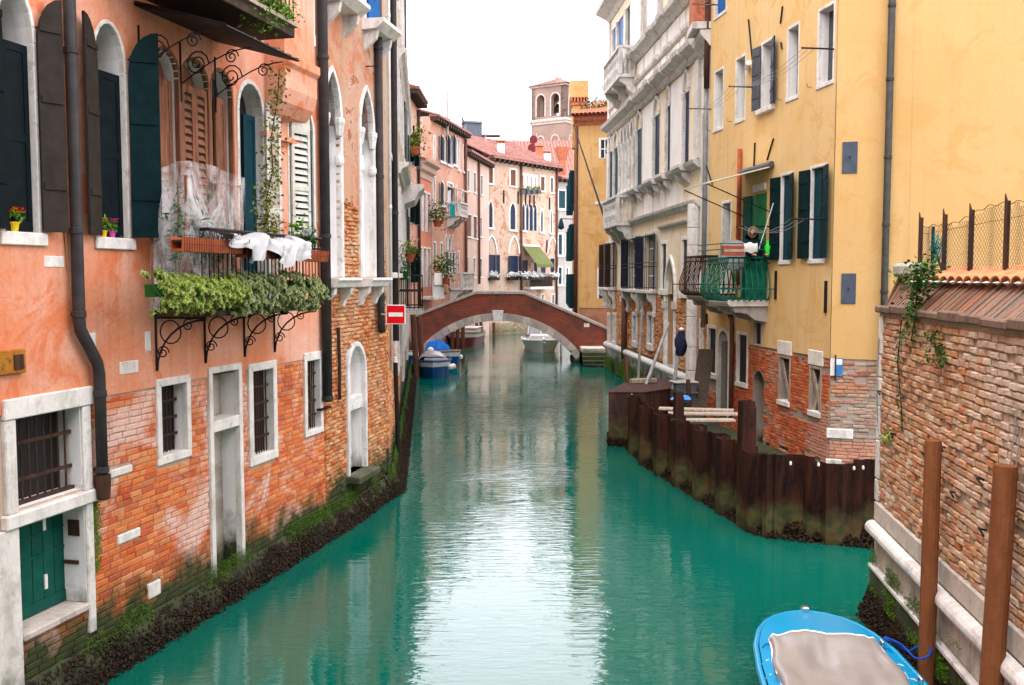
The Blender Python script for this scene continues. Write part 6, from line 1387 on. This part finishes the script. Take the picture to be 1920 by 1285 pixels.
m = MB().grid(lambda i, j: (.17+.04*j+(.05+.10*math.sin(math.pi*min(1, .15+j*.8)))*math.cos(2*math.pi*i)*(1+.25*math.sin(i*19+j*7)), (.05+.12*math.sin(math.pi*min(1, .15+j*.8)))*math.sin(2*math.pi*i)*(1+.2*math.sin(i*25)), .90+.68*j), 20, 10)
m.build('jacket', 'coat_navy', e, smooth=True); MB().blob((.2, 0, 1.62), .08).build('cap', 'white_paint', e)
leanpole(1177, 728, 1173, 665, 27.5, 27.5, .05, 'mooring_wood', 'stake', 'dark stake standing on the pontoon in front of the palace', 'stake'); leanpole(1196, 722, 1204, 580, 28.5, 28.5, .04, 'grey_cable', 'rod', 'thin pale rod standing on the pontoon in front of the palace', 'rod')
a, b = at(1308, 775, 25.0), at(1324, 655, 26.4); e = empty('dark_board', a, 0, 'tall dark weathered board leaning against the narrow house', 'board'); v = b-a; MB().add([(-.2, 0, 0), (.22, 0, 0), (.22, .06, 0), (-.2, .06, 0)] + [tuple(Vector(q)+v) for q in ((-.2, 0, 0), (.22, 0, 0), (.22, .06, 0), (-.2, .06, 0))], [(0,3,2,1),(4,5,6,7),(0,1,5,4),(1,2,6,5),(2,3,7,6),(3,0,4,7)]).build('plank', 'dark_wood', e)
c = at(1282, 735, 25.5); e = empty('generator', (c.x, c.y, c.z-.3), R(10), 'small grey machine standing on the works platform', 'machine'); MB().box(-.3, .3, -.25, .25, 0, .55).build('housing', 'grey_blue_paint', e, bevel=.04); MB().box(-.33, .33, -.28, .28, .551, .6).build('lid', 'grey_stone', e, bevel=.02); MB().tube([(-.3, -.3, .3), (.3, -.3, .3)], .025, 6).build('handle', 'chrome', e)
c = at(1290, 690, 24.5); leanpole(1292, 760, 1290, 712, 24.5, 24.5, .06, 'box_rust', 'stub_post', 'short rusty stub post on the works platform', 'post')
tag(MB().prismz([(3.4, 28.8), (5.75, 28.9), (6.75, 20.6), (6.9, 15.9), (4.7, 16.5), (3.6, 22)], -.4, .30).build('works_floor', 'wet_stone'), kind='structure')
CW = [((2.55, 25.15), (3.5, 25.1), -1), ((3.1, 24.9), (3.27, 22.3), -1), ((3.25, 22.3), (4.37, 16.3), -1), ((4.42, 16.2), (6.35, 15.45), -1)]
strip_stuff('mussels', [(p, q, 1) for q, p, _ in CW], 'mussel', 1500, (-.06, .34), (-.18, .20), .028, 'dark mussels crusting the foot of the steel cofferdam', 'mussels', 51)
PW = [((4.70, 47.0), (5.80, 29.8), -1)]
strip_stuff('moss', PW, 'moss', 900, (.05, .7), (.08, .14), .028, 'bright green moss along the foot of the palace', 'moss', 52, zfun=lambda x, y, z, rn: mnoise.noise(Vector((x*.8, y*.8, 5))) > -.2, kind='leaf')

# ------------------------------------------------------------------ old brick garden wall, near right
WL = House('garden_wall', (4.83, 12.4), (3.81, 4.0), 'old eroded brick wall with white stone roll moulding, nearest on the right', 'wall')
wb = WL.wall(1.5, 4.05, 'mortar', y=.02, name='brick_face', ends=False)
MB().box(.0, WL.L, .05, .55, -1, 4.08).build('core', 'rough_mortar', WL.root)
lay_bricks(WL, .10, 4.9, 1.56, 4.03, 'wall_brick', wb, 'e', L=.175, h=.076, gap=.012, rough=.62, y=.012, proud=.020, single=300, drop=.07)
for i in range(4):
    WL.part(MB().box(1.35*i+.004, 1.35*(i+1)-.004 if i < 3 else WL.L, -.035-.006*(i % 2), .06, 1.30, 1.55), 'stone_course', 'plinth_stone', bevel=.015)
x = 0; i = 0
while x < WL.L:
    l = .62+.25*((i*5) % 3)/2; WL.part(MB().tube([(x+.004, -.055, 1.20+.004*math.sin(i*3)), (x+l-.006, -.055, 1.20+.004*math.sin(i*3+1))], .095, 12), 'roll_moulding', 'stone', smooth=False, bevel=.008); x += l; i += 1
for i in range(6): WL.part(MB().box(.9*i+.004, .9*(i+1)-.004 if i < 5 else WL.L, -.02-.004*(i % 2), .06, .72, 1.12), 'plinth_block', 'plinth_stone', bevel=.012)
WL.part(MB().box(-.01, WL.L, -.09, .06, .66, .715), 'plinth_ledge', 'stone', bevel=.01)
WL.part(MB().box(0, WL.L, -.06, .05, -1, .66), 'footing', 'wet_stone')
z = 1.56; i = 0
while z < 3.95: h_ = .3+.22*((i*3) % 4)/3; WL.part(MB().box(-.025, .10+.03*(i % 2), -.03, .1, z, min(z+h_-.01, 4.0)), 'quoin', 'stone', bevel=.015); z += h_; i += 1
for i in range(12): WL.part(MB().box(-.06+.62*i, .55+.62*i, -.075+.012*(i % 3), .1, 4.04+.008*(i % 2), 4.13+.012*((i*2) % 3)), 'ledge_stone', 'brown_coping', bevel=.018)
# sloping coping of worn bricks on edge, and the tile ridge
for i in range(86):
    x = .42+.072*i; t = rnd.uniform(-.014, .014); WL.part(MB().prismx([(-.02+t, 4.13), (.34+t, 4.47), (.40+t, 4.42), (.10, 4.10)], x+.003, x+.069), 'coping_brick', 'edge_brick')
for i in range(14): WL.part(MB().prismx([(.02, 4.13), (.16+.02*(i % 3), 4.16+.03*i*.9), (.4, 4.16+.03*i*.9), (.4, 4.1)], .40-.026*i, .44-.026*i+.03), 'step_brick', 'edge_brick')
for i in range(24):
    x = .40+.25*i; m = MB(); n = 6
    for j in range(n+1): a = math.pi*j/n; m.v += [(x+.12-.125*math.cos(a), .20, 4.455+.06*math.sin(a)), (x+.12-.105*math.cos(a), .62, 4.57+.055*math.sin(a))]
    m.f = [(2*j, 2*j+2, 2*j+3, 2*j+1) for j in range(n)]; o = WL.part(m, 'ridge_tile', 'coping_tile'); so = o.modifiers.new('s', 'SOLIDIFY'); so.thickness = .014
    m = MB(); m.blob((x+.12, .22, 4.445), (.11, .05, .022)); WL.part(m, 'lime_bedding', 'lime_wash')
WL.part(MB().box(-.02, .34, .12, .42, 4.5, 4.68), 'end_block', 'grey_stone', bevel=.04)
WL.part(MB().tube([(.05, -.04, 3.7), (.04, -.05, 3.2), (.06, -.04, 2.7), (.15, -.06, 2.55), (.4, -.05, 2.45)], .010, 5), 'cable', 'grey_cable')
for px, py, s_ in ((1740, 852, .14), (1775, 840, .1), (1845, 900, .16), (1850, 995, .12), (1795, 925, .1), (1680, 815, .12), (1655, 735, .14)):
    u, z = WL.on(px, py); WL.part(MB().tube([(u, .0, z), (u-.02, -.06, z+.01), (u+s_, -.07, z-.02)], .011, 5), 'iron_spike', 'iron')
# rope hanging over the wall moulding
for k, (px, py) in enumerate(((1905, 760), (1912, 800))):
    u, z = WL.on(px, py, .05); e = houseworld(WL, empty('hanging_rope', label=('longer', 'shorter')[k]+' thin grey cord hanging down the brick wall at the right edge', cat='rope'), u, 0, 0); MB().tube([(0, -.04, z), (-.03, -.12, 2.2), (-.06-.04*k, -.19, 1.3), (-.1, -.2, .7)], .006, 5).build('strand', 'grey_cable', e)
# posts and chain-link fence on the wall
fe = houseworld(WL, empty('wire_fence', label='sagging chain-link wire fence between the dark posts on the wall', cat='fence'), 0, .45, 4.5)
fx0, fx1 = WL.u(1725, 470, -.45), WL.u(1990, 470, -.45)
def ftop(u): return .60+.03*math.sin(u*3+1)+.015*math.sin(u*17)+.05*(u-fx0)
wm_ = MB(); sp = .065; n = int((fx1-fx0)/sp)
for i in range(n+14):
    for sg in (1, -1):
        pts = []; x = fx0+(i-12 if sg > 0 else i)*sp; zz = -.02
        while zz < .9:
            if fx0 <= x <= fx1 and zz <= ftop(x): pts.append((x, .02*math.sin(x*9)+.006*sg, zz+.0))
            x += sg*.05; zz += .05
        if len(pts) > 1: wm_.tube(pts, .0017, 3, cap=False)
wm_.build('mesh', 'iron', fe); MB().tube([(fx0+(fx1-fx0)*i/50, .02, ftop(fx0+(fx1-fx0)*i/50)) for i in range(51)], .004, 4).build('top_wire', 'iron', fe); MB().tube([(fx0, .02, .55), (fx1, .02, .6)], .003, 4).build('strain_wire', 'iron', fe)
nm = ('leftmost dark', 'second from the left', 'third from the left', 'tallest, rightmost')
for k, (px, pt) in enumerate(((1725, 408), (1770, 402), (1820, 393), (1887, 376))):
    u, z = WL.on(px, pt, -.45); e = houseworld(WL, empty('fence_post', label=nm[k]+' iron fence post on top of the brick wall', cat='fence post', group='iron fence posts on the brick wall'), u, .45, 4.4)
    h_ = z-4.4; MB().box(-.028, .028, -.006, .006, 0, h_).box(-.028, -.016, .0061, .05, 0, h_).build('angle_iron', 'iron_rust', e); MB().add([(-.028, -.006, h_), (.028, -.006, h_), (-.028, -.006, h_+.07), (-.028, .006, h_), (.028, .006, h_), (-.028, .006, h_+.07)], [(0,1,2), (5,4,3), (1,4,5,2), (0,2,5,3)]).build('tip', 'iron_rust', e)
u, z = WL.on(1750, 425, -.5); e = houseworld(WL, empty('green_prop', label='teal green post with a slanting prop behind the wire fence', cat='post'), u, .5, 4.45); MB().tube([(0, 0, 0), (0, 0, z-4.45)], .022, 6).build('upright', 'teal_paint', e); MB().tube([(0, 0, (z-4.45)*.65), (.42, .05, 0)], .018, 6).build('prop', 'teal_paint', e)
m = MB(); rn = random.Random(77)
for i in range(60): m.tube([(rn.uniform(-.12, .5), rn.uniform(-.03, .03), rn.uniform(.3, .62)), (rn.uniform(-.1, .5), rn.uniform(-.03, .03), rn.uniform(.25, .5))], .003, 3)
m.build('net_scrap', 'teal_cloth', e)
vine(WL, [(1735, 502), (1722, 530), (1718, 560), (1715, 600), (1708, 640)], .03, 620, 'leaf_dark', 'dark ivy hanging over the coping at the end of the brick wall', l=.055, w=.05, spread=.075, seed=33, name='ivy', dens=lambda r: r.random()**1.7)
vine(WL, [(1690, 600), (1683, 680), (1690, 760), (1692, 810)], .04, 60, 'leaf_dark', 'thin ivy strand trailing down the end of the brick wall', l=.045, w=.035, spread=.02, seed=34, name='ivy')
vine(WL, [(1750, 625), (1755, 660), (1770, 675)], .06, 150, 'leaf_dark', 'tuft of weeds growing from the brick face below the coping', l=.06, w=.03, spread=.06, seed=35, name='weed')
vine(WL, [(1665, 810), (1668, 825)], .05, 50, 'leaf_fresh', 'small green weed at the edge of the brick wall quoin', l=.05, w=.03, spread=.04, seed=36, name='weed')
vine(WL, [(1700, 512), (1690, 520)], -.2, 120, 'leaf_fresh', 'light green weeds on the top corner of the brick wall', l=.05, w=.03, spread=.07, seed=37, name='weed')
WB = [((4.82, 12.42), (3.75, 4.0), -1)]
strip_stuff('mussels', [((4.82, 12.45), (3.78, 4.0), -1)], 'mussel', 1500, (-.05, .40), (.04, .24), .024, 'brown mussels and weed along the foot of the near right brick wall', 'mussels', 62)
strip_stuff('moss', [((4.82, 12.45), (3.78, 4.0), -1)], 'moss', 2600, (.40, .92), (.03, .09), .016, 'green moss on the plinth of the near right brick wall', 'moss', 63, zfun=lambda x, y, z, rn: mnoise.noise(Vector((y*1.7, z*3, 9)))+rn.uniform(-.2, .2) > .12, kind='leaf')

# ------------------------------------------------------------------ brown mooring piles and the turquoise boat
pole(1750, 826, 1180, 9.6, .083, 'pole_brown', 'brown steel mooring pile beside the turquoise boat, left one of the two', 12, 'mooring_pile', 'mooring pile', group='brown mooring piles at the brick wall')
pole(1886, 873, 1250, 7.9, .095, 'pole_brown', 'brown steel mooring pile near the right edge, right one of the two', 26, 'mooring_pile', 'mooring pile', group='brown mooring piles at the brick wall')
BO = empty('turquoise_boat', (3.43, 10.88, 0), R(-5.5), 'turquoise open boat with a grey tarpaulin cover, near right corner', 'boat')
WT = [(0, .02), (.06, .20), (.18, .37), (.35, .50), (.6, .61), (1.0, .705), (1.6, .76), (2.6, .79), (3.8, .77), (5.0, .70)]
def bw(t):
    for (a, b), (c, d) in zip(WT[:-1], WT[1:]):
        if t <= c: return b+(d-b)*(t-a)/(c-a)
    return WT[-1][1]
def sheer(t): return .60-.07*min(1, t/2.2)
ts = [0, .03, .06, .12, .18, .26, .35, .47, .6, .8, 1.0, 1.3, 1.6, 2.1, 2.6, 3.2, 3.8, 4.4, 5.0]
def strip(fa, fb, name, mat, smooth=True, sub=1):
    m = MB()
    for s_ in (-1, 1):
        o_ = len(m.v)
        for t in ts: m.v += [fa(t, s_), fb(t, s_)]
        m.f += [(o_+2*i, o_+2*i+2, o_+2*i+3, o_+2*i+1) for i in range(len(ts)-1)]
    return m.build(name, mat, BO, smooth=smooth)
strip(lambda t, s: (s*bw(t), -t, sheer(t)), lambda t, s: (s*bw(t)*.80, -t-.10*(1-min(1, t)), -.05), 'hull', 'boat_turquoise')
m = MB(); pth = [(-bw(t)-.012, -t, sheer(t)-.02) for t in reversed(ts)] + [(bw(t)+.012, -t, sheer(t)-.02) for t in ts]; m.tube(pth, .032, 8); m.build('rubbing_strake', 'boat_turquoise', BO, smooth=True)
def deckz(t, f): return sheer(t)+.004+.05*(1-f*f)*min(1, t*1.5)
m = MB(); n = 10; dts = [t for t in ts if t <= 1.0]
for t in dts: m.v += [(bw(t)*.97*(-1+2*j/n), -t, deckz(t, -1+2*j/n)) for j in range(n+1)]
m.f = [(i*(n+1)+j, i*(n+1)+j+1, (i+1)*(n+1)+j+1, (i+1)*(n+1)+j) for i in range(len(dts)-1) for j in range(n)]; m.build('foredeck', 'boat_turquoise', BO, smooth=True)
for s_ in (-1, 1):
    m = MB(); st_ = [t for t in ts if t >= 1.0]
    for t in st_: m.v += [(s_*bw(t)*.97, -t, sheer(t)+.006), (s_*(bw(t)-.17), -t, sheer(t)+.016), (s_*(bw(t)-.17), -t, sheer(t)-.12)]
    m.f = [f for i in range(len(st_)-1) for f in ((3*i, 3*i+3, 3*i+4, 3*i+1), (3*i+1, 3*i+4, 3*i+5, 3*i+2))]; m.build('side_deck', 'boat_turquoise', BO)
def tarp(i, j):
    t = .93+4.0*j; w = (bw(t)-.13+.006*math.sin(t*9))*(1-.02*math.sin(j*30)); f = -1+2*i; z0 = sheer(t)+.07
    sag = .12*math.cos(f*1.5)*min(1, j*8); return (f*w, -t+.05*math.cos(f*1.4)*(1 if j < .02 else 0), z0+.035*math.cos(f*1.57)*(j < .04) - sag*.8 + .02*mnoise.noise(Vector((f*3, t*2.2, 0))) + .012*mnoise.noise(Vector((f*9, t*7, 3)))+ .028*math.sin(f*5+t*4)*(1-abs(f))+.022*mnoise.noise(Vector((f*5+t*1.5, t*1.2-f*3, 8))) - (.06 if abs(f) > .985 else 0))
m = MB().grid(tarp, 26, 60); o = m.build('tarpaulin', 'tarp_grey', BO, smooth=True); o.modifiers.new('s', 'SOLIDIFY').thickness = .008
MB().tube([tarp(i/26, 0.0) for i in range(27)], .016, 6).tube([tarp(0, j/30) for j in range(31)], .014, 6).tube([tarp(1, j/30) for j in range(31)], .014, 6).build('tarpaulin_hem', 'cloth_white', BO, smooth=True)
MB().box(-.04, .04, -.07, .02, .60, .66).build('bow_fitting', 'chrome', BO, bevel=.01)
for x, y in ((-.52, -.92), (.60, -.98), (-.66, -1.9), (.7, -1.9)): MB().tube([(x, y-.05, .58), (x, y-.05, .64), (x, y+.05, .64), (x, y+.05, .58)], .012, 6).build('cleat', 'chrome', BO)
for s_ in (-1, 1):
    for k in range(9):
        t = 1.05+.33*k; p = tarp(0 if s_ < 0 else 1, (t-.93)/4.0); q = (s_*(bw(t+.08)-.02), -t-.08, sheer(t)-.02); MB().tube([p, ((p[0]+q[0])/2, (p[1]+q[1])/2, p[2]+.012), q], .006, 5).build('lashing', 'rope_blue' if k % 3 == 0 else 'cloth_white', BO)
def smooth_path(pts, n=6):
    P_ = [Vector(p) for p in pts]; P_ = [P_[0]*2-P_[1]] + P_ + [P_[-1]*2-P_[-2]]; out = []
    for a, b, c, d in zip(P_[:-3], P_[1:-2], P_[2:-1], P_[3:]):
        for i in range(n): t = i/n; out.append(.5*((2*b)+(c-a)*t+(2*a-5*b+4*c-d)*t*t+(3*b-a-3*c+d)*t**3))
    return out+[P_[-2]]
rp = empty('mooring_rope', (4.02, 10.0, .6), 0, 'blue mooring rope with yellow knot tying the turquoise boat to the pile', 'rope')
MB().tube(smooth_path([(-.02, -.02, .02), (.08, -.1, .0), (.14, -.25, -.03), (.2, -.36, .06), (.30, -.38, .14), (.33, -.30, .18)]), .016, 7).tube(smooth_path([(0, 0, .03), (.1, -.2, .02), (.12, -.5, .0), (.22, -.56, .04), (.32, -.44, .12)]), .013, 6).build('strand', 'rope_blue', rp); MB().blob((.335, -.32, .2), .035).blob((.33, -.35, .17), .028).build('knot', 'rope_yellow', rp); MB().tube([(.34, -.3, .2), (.55, -.1, .45), (.62, .3, .62)], .006, 5).build('tail', 'grey_cable', rp)

# ------------------------------------------------------------------ boats by the bridge
def small_boat(label, px, pyw, pxr, L, Bm, H, hull, rail, rz, parts, flare=.82, name='moored_boat', bowrake=.5):
    Yd = CAMH*FPX/(pyw-HOR); c = at(px, pyw, Yd); e = empty(name, (c.x, c.y, 0), rz, label, 'boat')
    def hf(i, j):
        t = i; f = (1-(1-min(1, t/.42))**2.2)*(1-.18*max(0, t-.6)) if t < 1 else .85; w = Bm/2*max(f, .0); k = flare+(1-flare)*j; top_ = H*(1+.28*(1-t)**2)
        return (w*k, t*L+bowrake*(1-j)*(1-t)*.6, -.1+(top_+.1)*j)
    m = MB()
    for s_ in (-1, 1): m.grid(lambda i, j: (s_*hf(i, j)[0], hf(i, j)[1], hf(i, j)[2]), 16, 4)
    b = hf(1, 0)[0], hf(1, 1)[0]; m.quad((-b[0], L, -.1), (b[0], L, -.1), (b[1], L, H), (-b[1], L, H)); m.build('hull', hull, e, smooth=False)
    rim = [(-hf(i/16, 1)[0], hf(i/16, 1)[1], hf(i/16, 1)[2]) for i in range(16, -1, -1)] + [hf(i/16, 1) for i in range(17)]
    MB().tube(rim, .045, 6).build('gunwale', rail, e); bn = MB()
    for s_ in (-1, 1): bn.grid(lambda i, j: (s_*(hf(i, .70+.24*j)[0]+.008), hf(i, .70+.24*j)[1]-.008, hf(i, .70+.24*j)[2]), 16, 1)
    bn.build('strake', 'boat_white' if hull != 'boat_white' else rail, e); dk_ = MB(); dk_.grid(lambda i, j: (hf(j, 1)[0]*(-1+2*i)*.96, hf(j, 1)[1], hf(j, 1)[2]-.06), 6, 16); dk_.build('deck', parts.get('deck', 'boat_white'), e)
    return e, hf
e, hf = small_boat('blue boat with cream band and rounded grey cover, nearest boat by the bridge', 811, 712, 0, 4.6, 1.65, .62, 'boat_blue', 'boat_blue', R(4), {'deck': 'tarp_grey'})
MB().grid(lambda i, j: (.66*math.cos(math.pi*i)*(1-.1*j), .75+2.6*j, .70+.48*math.sin(math.pi*i)*(.4+.6*math.sin(math.pi*min(1, j*1.5+.15)))), 14, 12).build('cover', 'tarp_grey', e, smooth=True)
for k in range(2): MB().lathe([(.02, -.12), (.1, -.08), (.13, 0), (.1, .1), (.03, .14)], (.80+.13*k, .9+.3*k), 10).build('fender', 'boat_white', e, loc=(0, 0, .45), smooth=True)
MB().lathe([(.06, 0), (.16, .06), (.15, .3), (.02, .36)], (-.15, 4.3), 10).build('outboard_cowl', 'boat_white', e, loc=(0, 0, .75), smooth=True)
e, hf = small_boat('dark blue boat with a bright blue tarpaulin bundle under the left bridge foot', 862, 690, 0, 4.4, 1.6, .66, 'boat_blue', 'boat_wood', R(38), {'deck': 'tarp_blue'})
m = MB().grid(lambda i, j: ((.55+.08*math.sin(i*19))*math.cos(2*math.pi*i)*math.sin(.25+1.32*j)*1.0, 1.9+(.75+.06*math.sin(i*25))*math.sin(2*math.pi*i)*math.sin(.25+1.32*(1-j)+0*j) if False else 1.9+.75*math.sin(2*math.pi*i)*math.cos(1.45*j), .55+.62*math.sin(1.57*j)+.05*math.sin(i*30+j*5)), 26, 8); m.v = [(x if abs(x) < 3 else 0, y, z) for x, y, z in m.v]
m = MB().grid(lambda i, j: ((.58+.05*math.sin(i*31))*math.cos(2*math.pi*i)*math.cos(1.45*j), 2.0+(.85+.05*math.sin(i*25))*math.sin(2*math.pi*i)*math.cos(1.45*j), .58+.62*math.sin(1.57*j)*(1+.25*mnoise.noise(Vector((math.cos(6.28*i)*2, math.sin(6.28*i)*2, j*3))))+.03*math.sin(i*50+j*5)), 40, 12); m.build('tarpaulin', 'tarp_blue', e, smooth=True)
MB().lathe([(.02, -.12), (.11, -.06), (.12, .06), (.03, .14)], (.55, .7), 10).build('fender', 'boat_white', e, loc=(0, 0, .45), smooth=True)
e, hf = small_boat('cream and maroon wooden boat with a low white cabin, under the left of the arch', 856, 653, 0, 5.5, 2.0, .78, 'boat_red', 'boat_wood', R(-8), {'deck': 'boat_wood'}); MB().box(-.1, .9, 1.8, 3.8, .7, 1.15).build('cabin', 'boat_white', e, bevel=.05); MB().box(-.2, 1.0, 1.7, 3.9, 1.151, 1.21).build('cabin_roof', 'boat_white', e, bevel=.02)
e, hf = small_boat('small white and teal boat farthest off under the left of the arch', 902, 642, 0, 4.2, 1.3, .55, 'teal_paint', 'boat_white', R(14), {'deck': 'boat_white'}); MB().grid(lambda i, j: (.5*math.cos(math.pi*i), 1+1.8*j, .6+.35*math.sin(math.pi*i)), 10, 4).build('cover', 'boat_white', e, smooth=True)
e, hf = small_boat('white motor cruiser with a clear folding hood under the right of the arch', 1019, 664, 0, 6.0, 2.25, .62, 'boat_white', 'boat_white', R(2), {'deck': 'boat_white'}, name='motor_cruiser', flare=.72)
MB().prism([(-.85, .68), (.85, .68), (.66, 1.05), (-.66, 1.05)], .9, 4.6).build('cabin', 'boat_white', e, bevel=.05); MB().add([(-.82, 2.1, 1.02), (.82, 2.1, 1.02), (.62, 3.2, 1.78), (-.62, 3.2, 1.78), (.68, 4.6, 1.74), (-.68, 4.6, 1.74), (.9, 4.6, .8), (-.9, 4.6, .8)], [(0,1,2,3), (3,2,4,5), (1,6,4,2), (0,3,5,7)]).build('hood', 'pale_glass', e)
MB().tube([(-.82, 2.1, 1.02), (-.62, 3.2, 1.79), (.62, 3.2, 1.79), (.82, 2.1, 1.02)], .025, 6).tube([(0, 2.1, 1.02), (0, 3.2, 1.79)], .02, 5).build('hood_frame', 'boat_white', e); MB().tube([(0, -.05, .92), (0, .05, .85), (-.16, -.02, .68), (0, -.05, .64), (.16, -.02, .68), (0, .05, .85)], .04, 6).build('anchor', 'chrome', e)
for k, (px, pt, pb, Yp, ln) in enumerate(((774, 590, 715, 42.5, 8), (786, 594, 700, 44.5, 6), (813, 640, 675, 51.5, 0), (893, 600, 640, 68, 4), (901, 600, 636, 70, 4), (926, 605, 630, 72, 0))):
    pole(px, pt, pb, Yp, .13 if k < 3 else .12, 'mooring_wood' if k != 2 else 'boat_wood', ('outer leaning brown mooring pole at the left end of the bridge', 'inner leaning brown mooring pole at the left end of the bridge', 'straight pale mooring pole under the left of the arch', 'left one of two dark poles seen through the arch', 'right one of two dark poles seen through the arch', 'single dark pole seen through the arch before the far wall')[k], -ln)
pole(1052, 645, 668, 54, .07, 'lime_wash', 'white mooring pole beside the motor cruiser', 0)
for k, (px, pt) in enumerate(((858, 608), (868, 610), (848, 615))): pole(px, pt, 650, 60, .12, 'mooring_wood', ('tall', 'right hand', 'left hand')[k]+' pole of three behind the maroon boat', 0, group='poles behind the maroon boat')
strip_stuff('moss', [((-1.7, 74.3), (2.5, 79.9), -1)], 'moss', 300, (.1, .9), (.02, .12), .05, 'green weed at the foot of the far palace seen through the arch', 'moss', 71, kind='leaf')

# two slim masts on the ochre roof with a stay wire to the palace
for k, px in enumerate((1107, 1119)):
    a_, b_ = at(px, 205, 55.5), at(px+(2 if k == 0 else -1), 85 if k == 0 else 88, 55.5); e = empty('roof_mast', a_, 0, ('left', 'right')[k]+' one of two slim leaning masts on the ochre house roof', 'mast', 'slim masts on the ochre roof'); MB().tube([(0, 0, -1.5), b_-a_], .022, 5).build('mast', 'grey_stone', e)
    if k == 0: MB().tube([b_-a_, at(1148, 92, 47.5)-a_], .012, 4).build('stay_wire', 'grey_stone', e)
# green algae run on the bricks below the leaking pipe shoe
m = MB(); rn = random.Random(19)
for i in range(900):
    z = 1.15+.82*rn.random()**.8; w_ = .05+.05*math.sin(math.pi*(z-1.1)/.95); m.leaf((ub_pipe-.03+rn.gauss(0, w_*.6), -.012, z), (rn.uniform(-.5, .5), -.25, -1), (0, -1, .3), .022, .014)
A.part(m, 'algae', 'moss', kind='stuff')
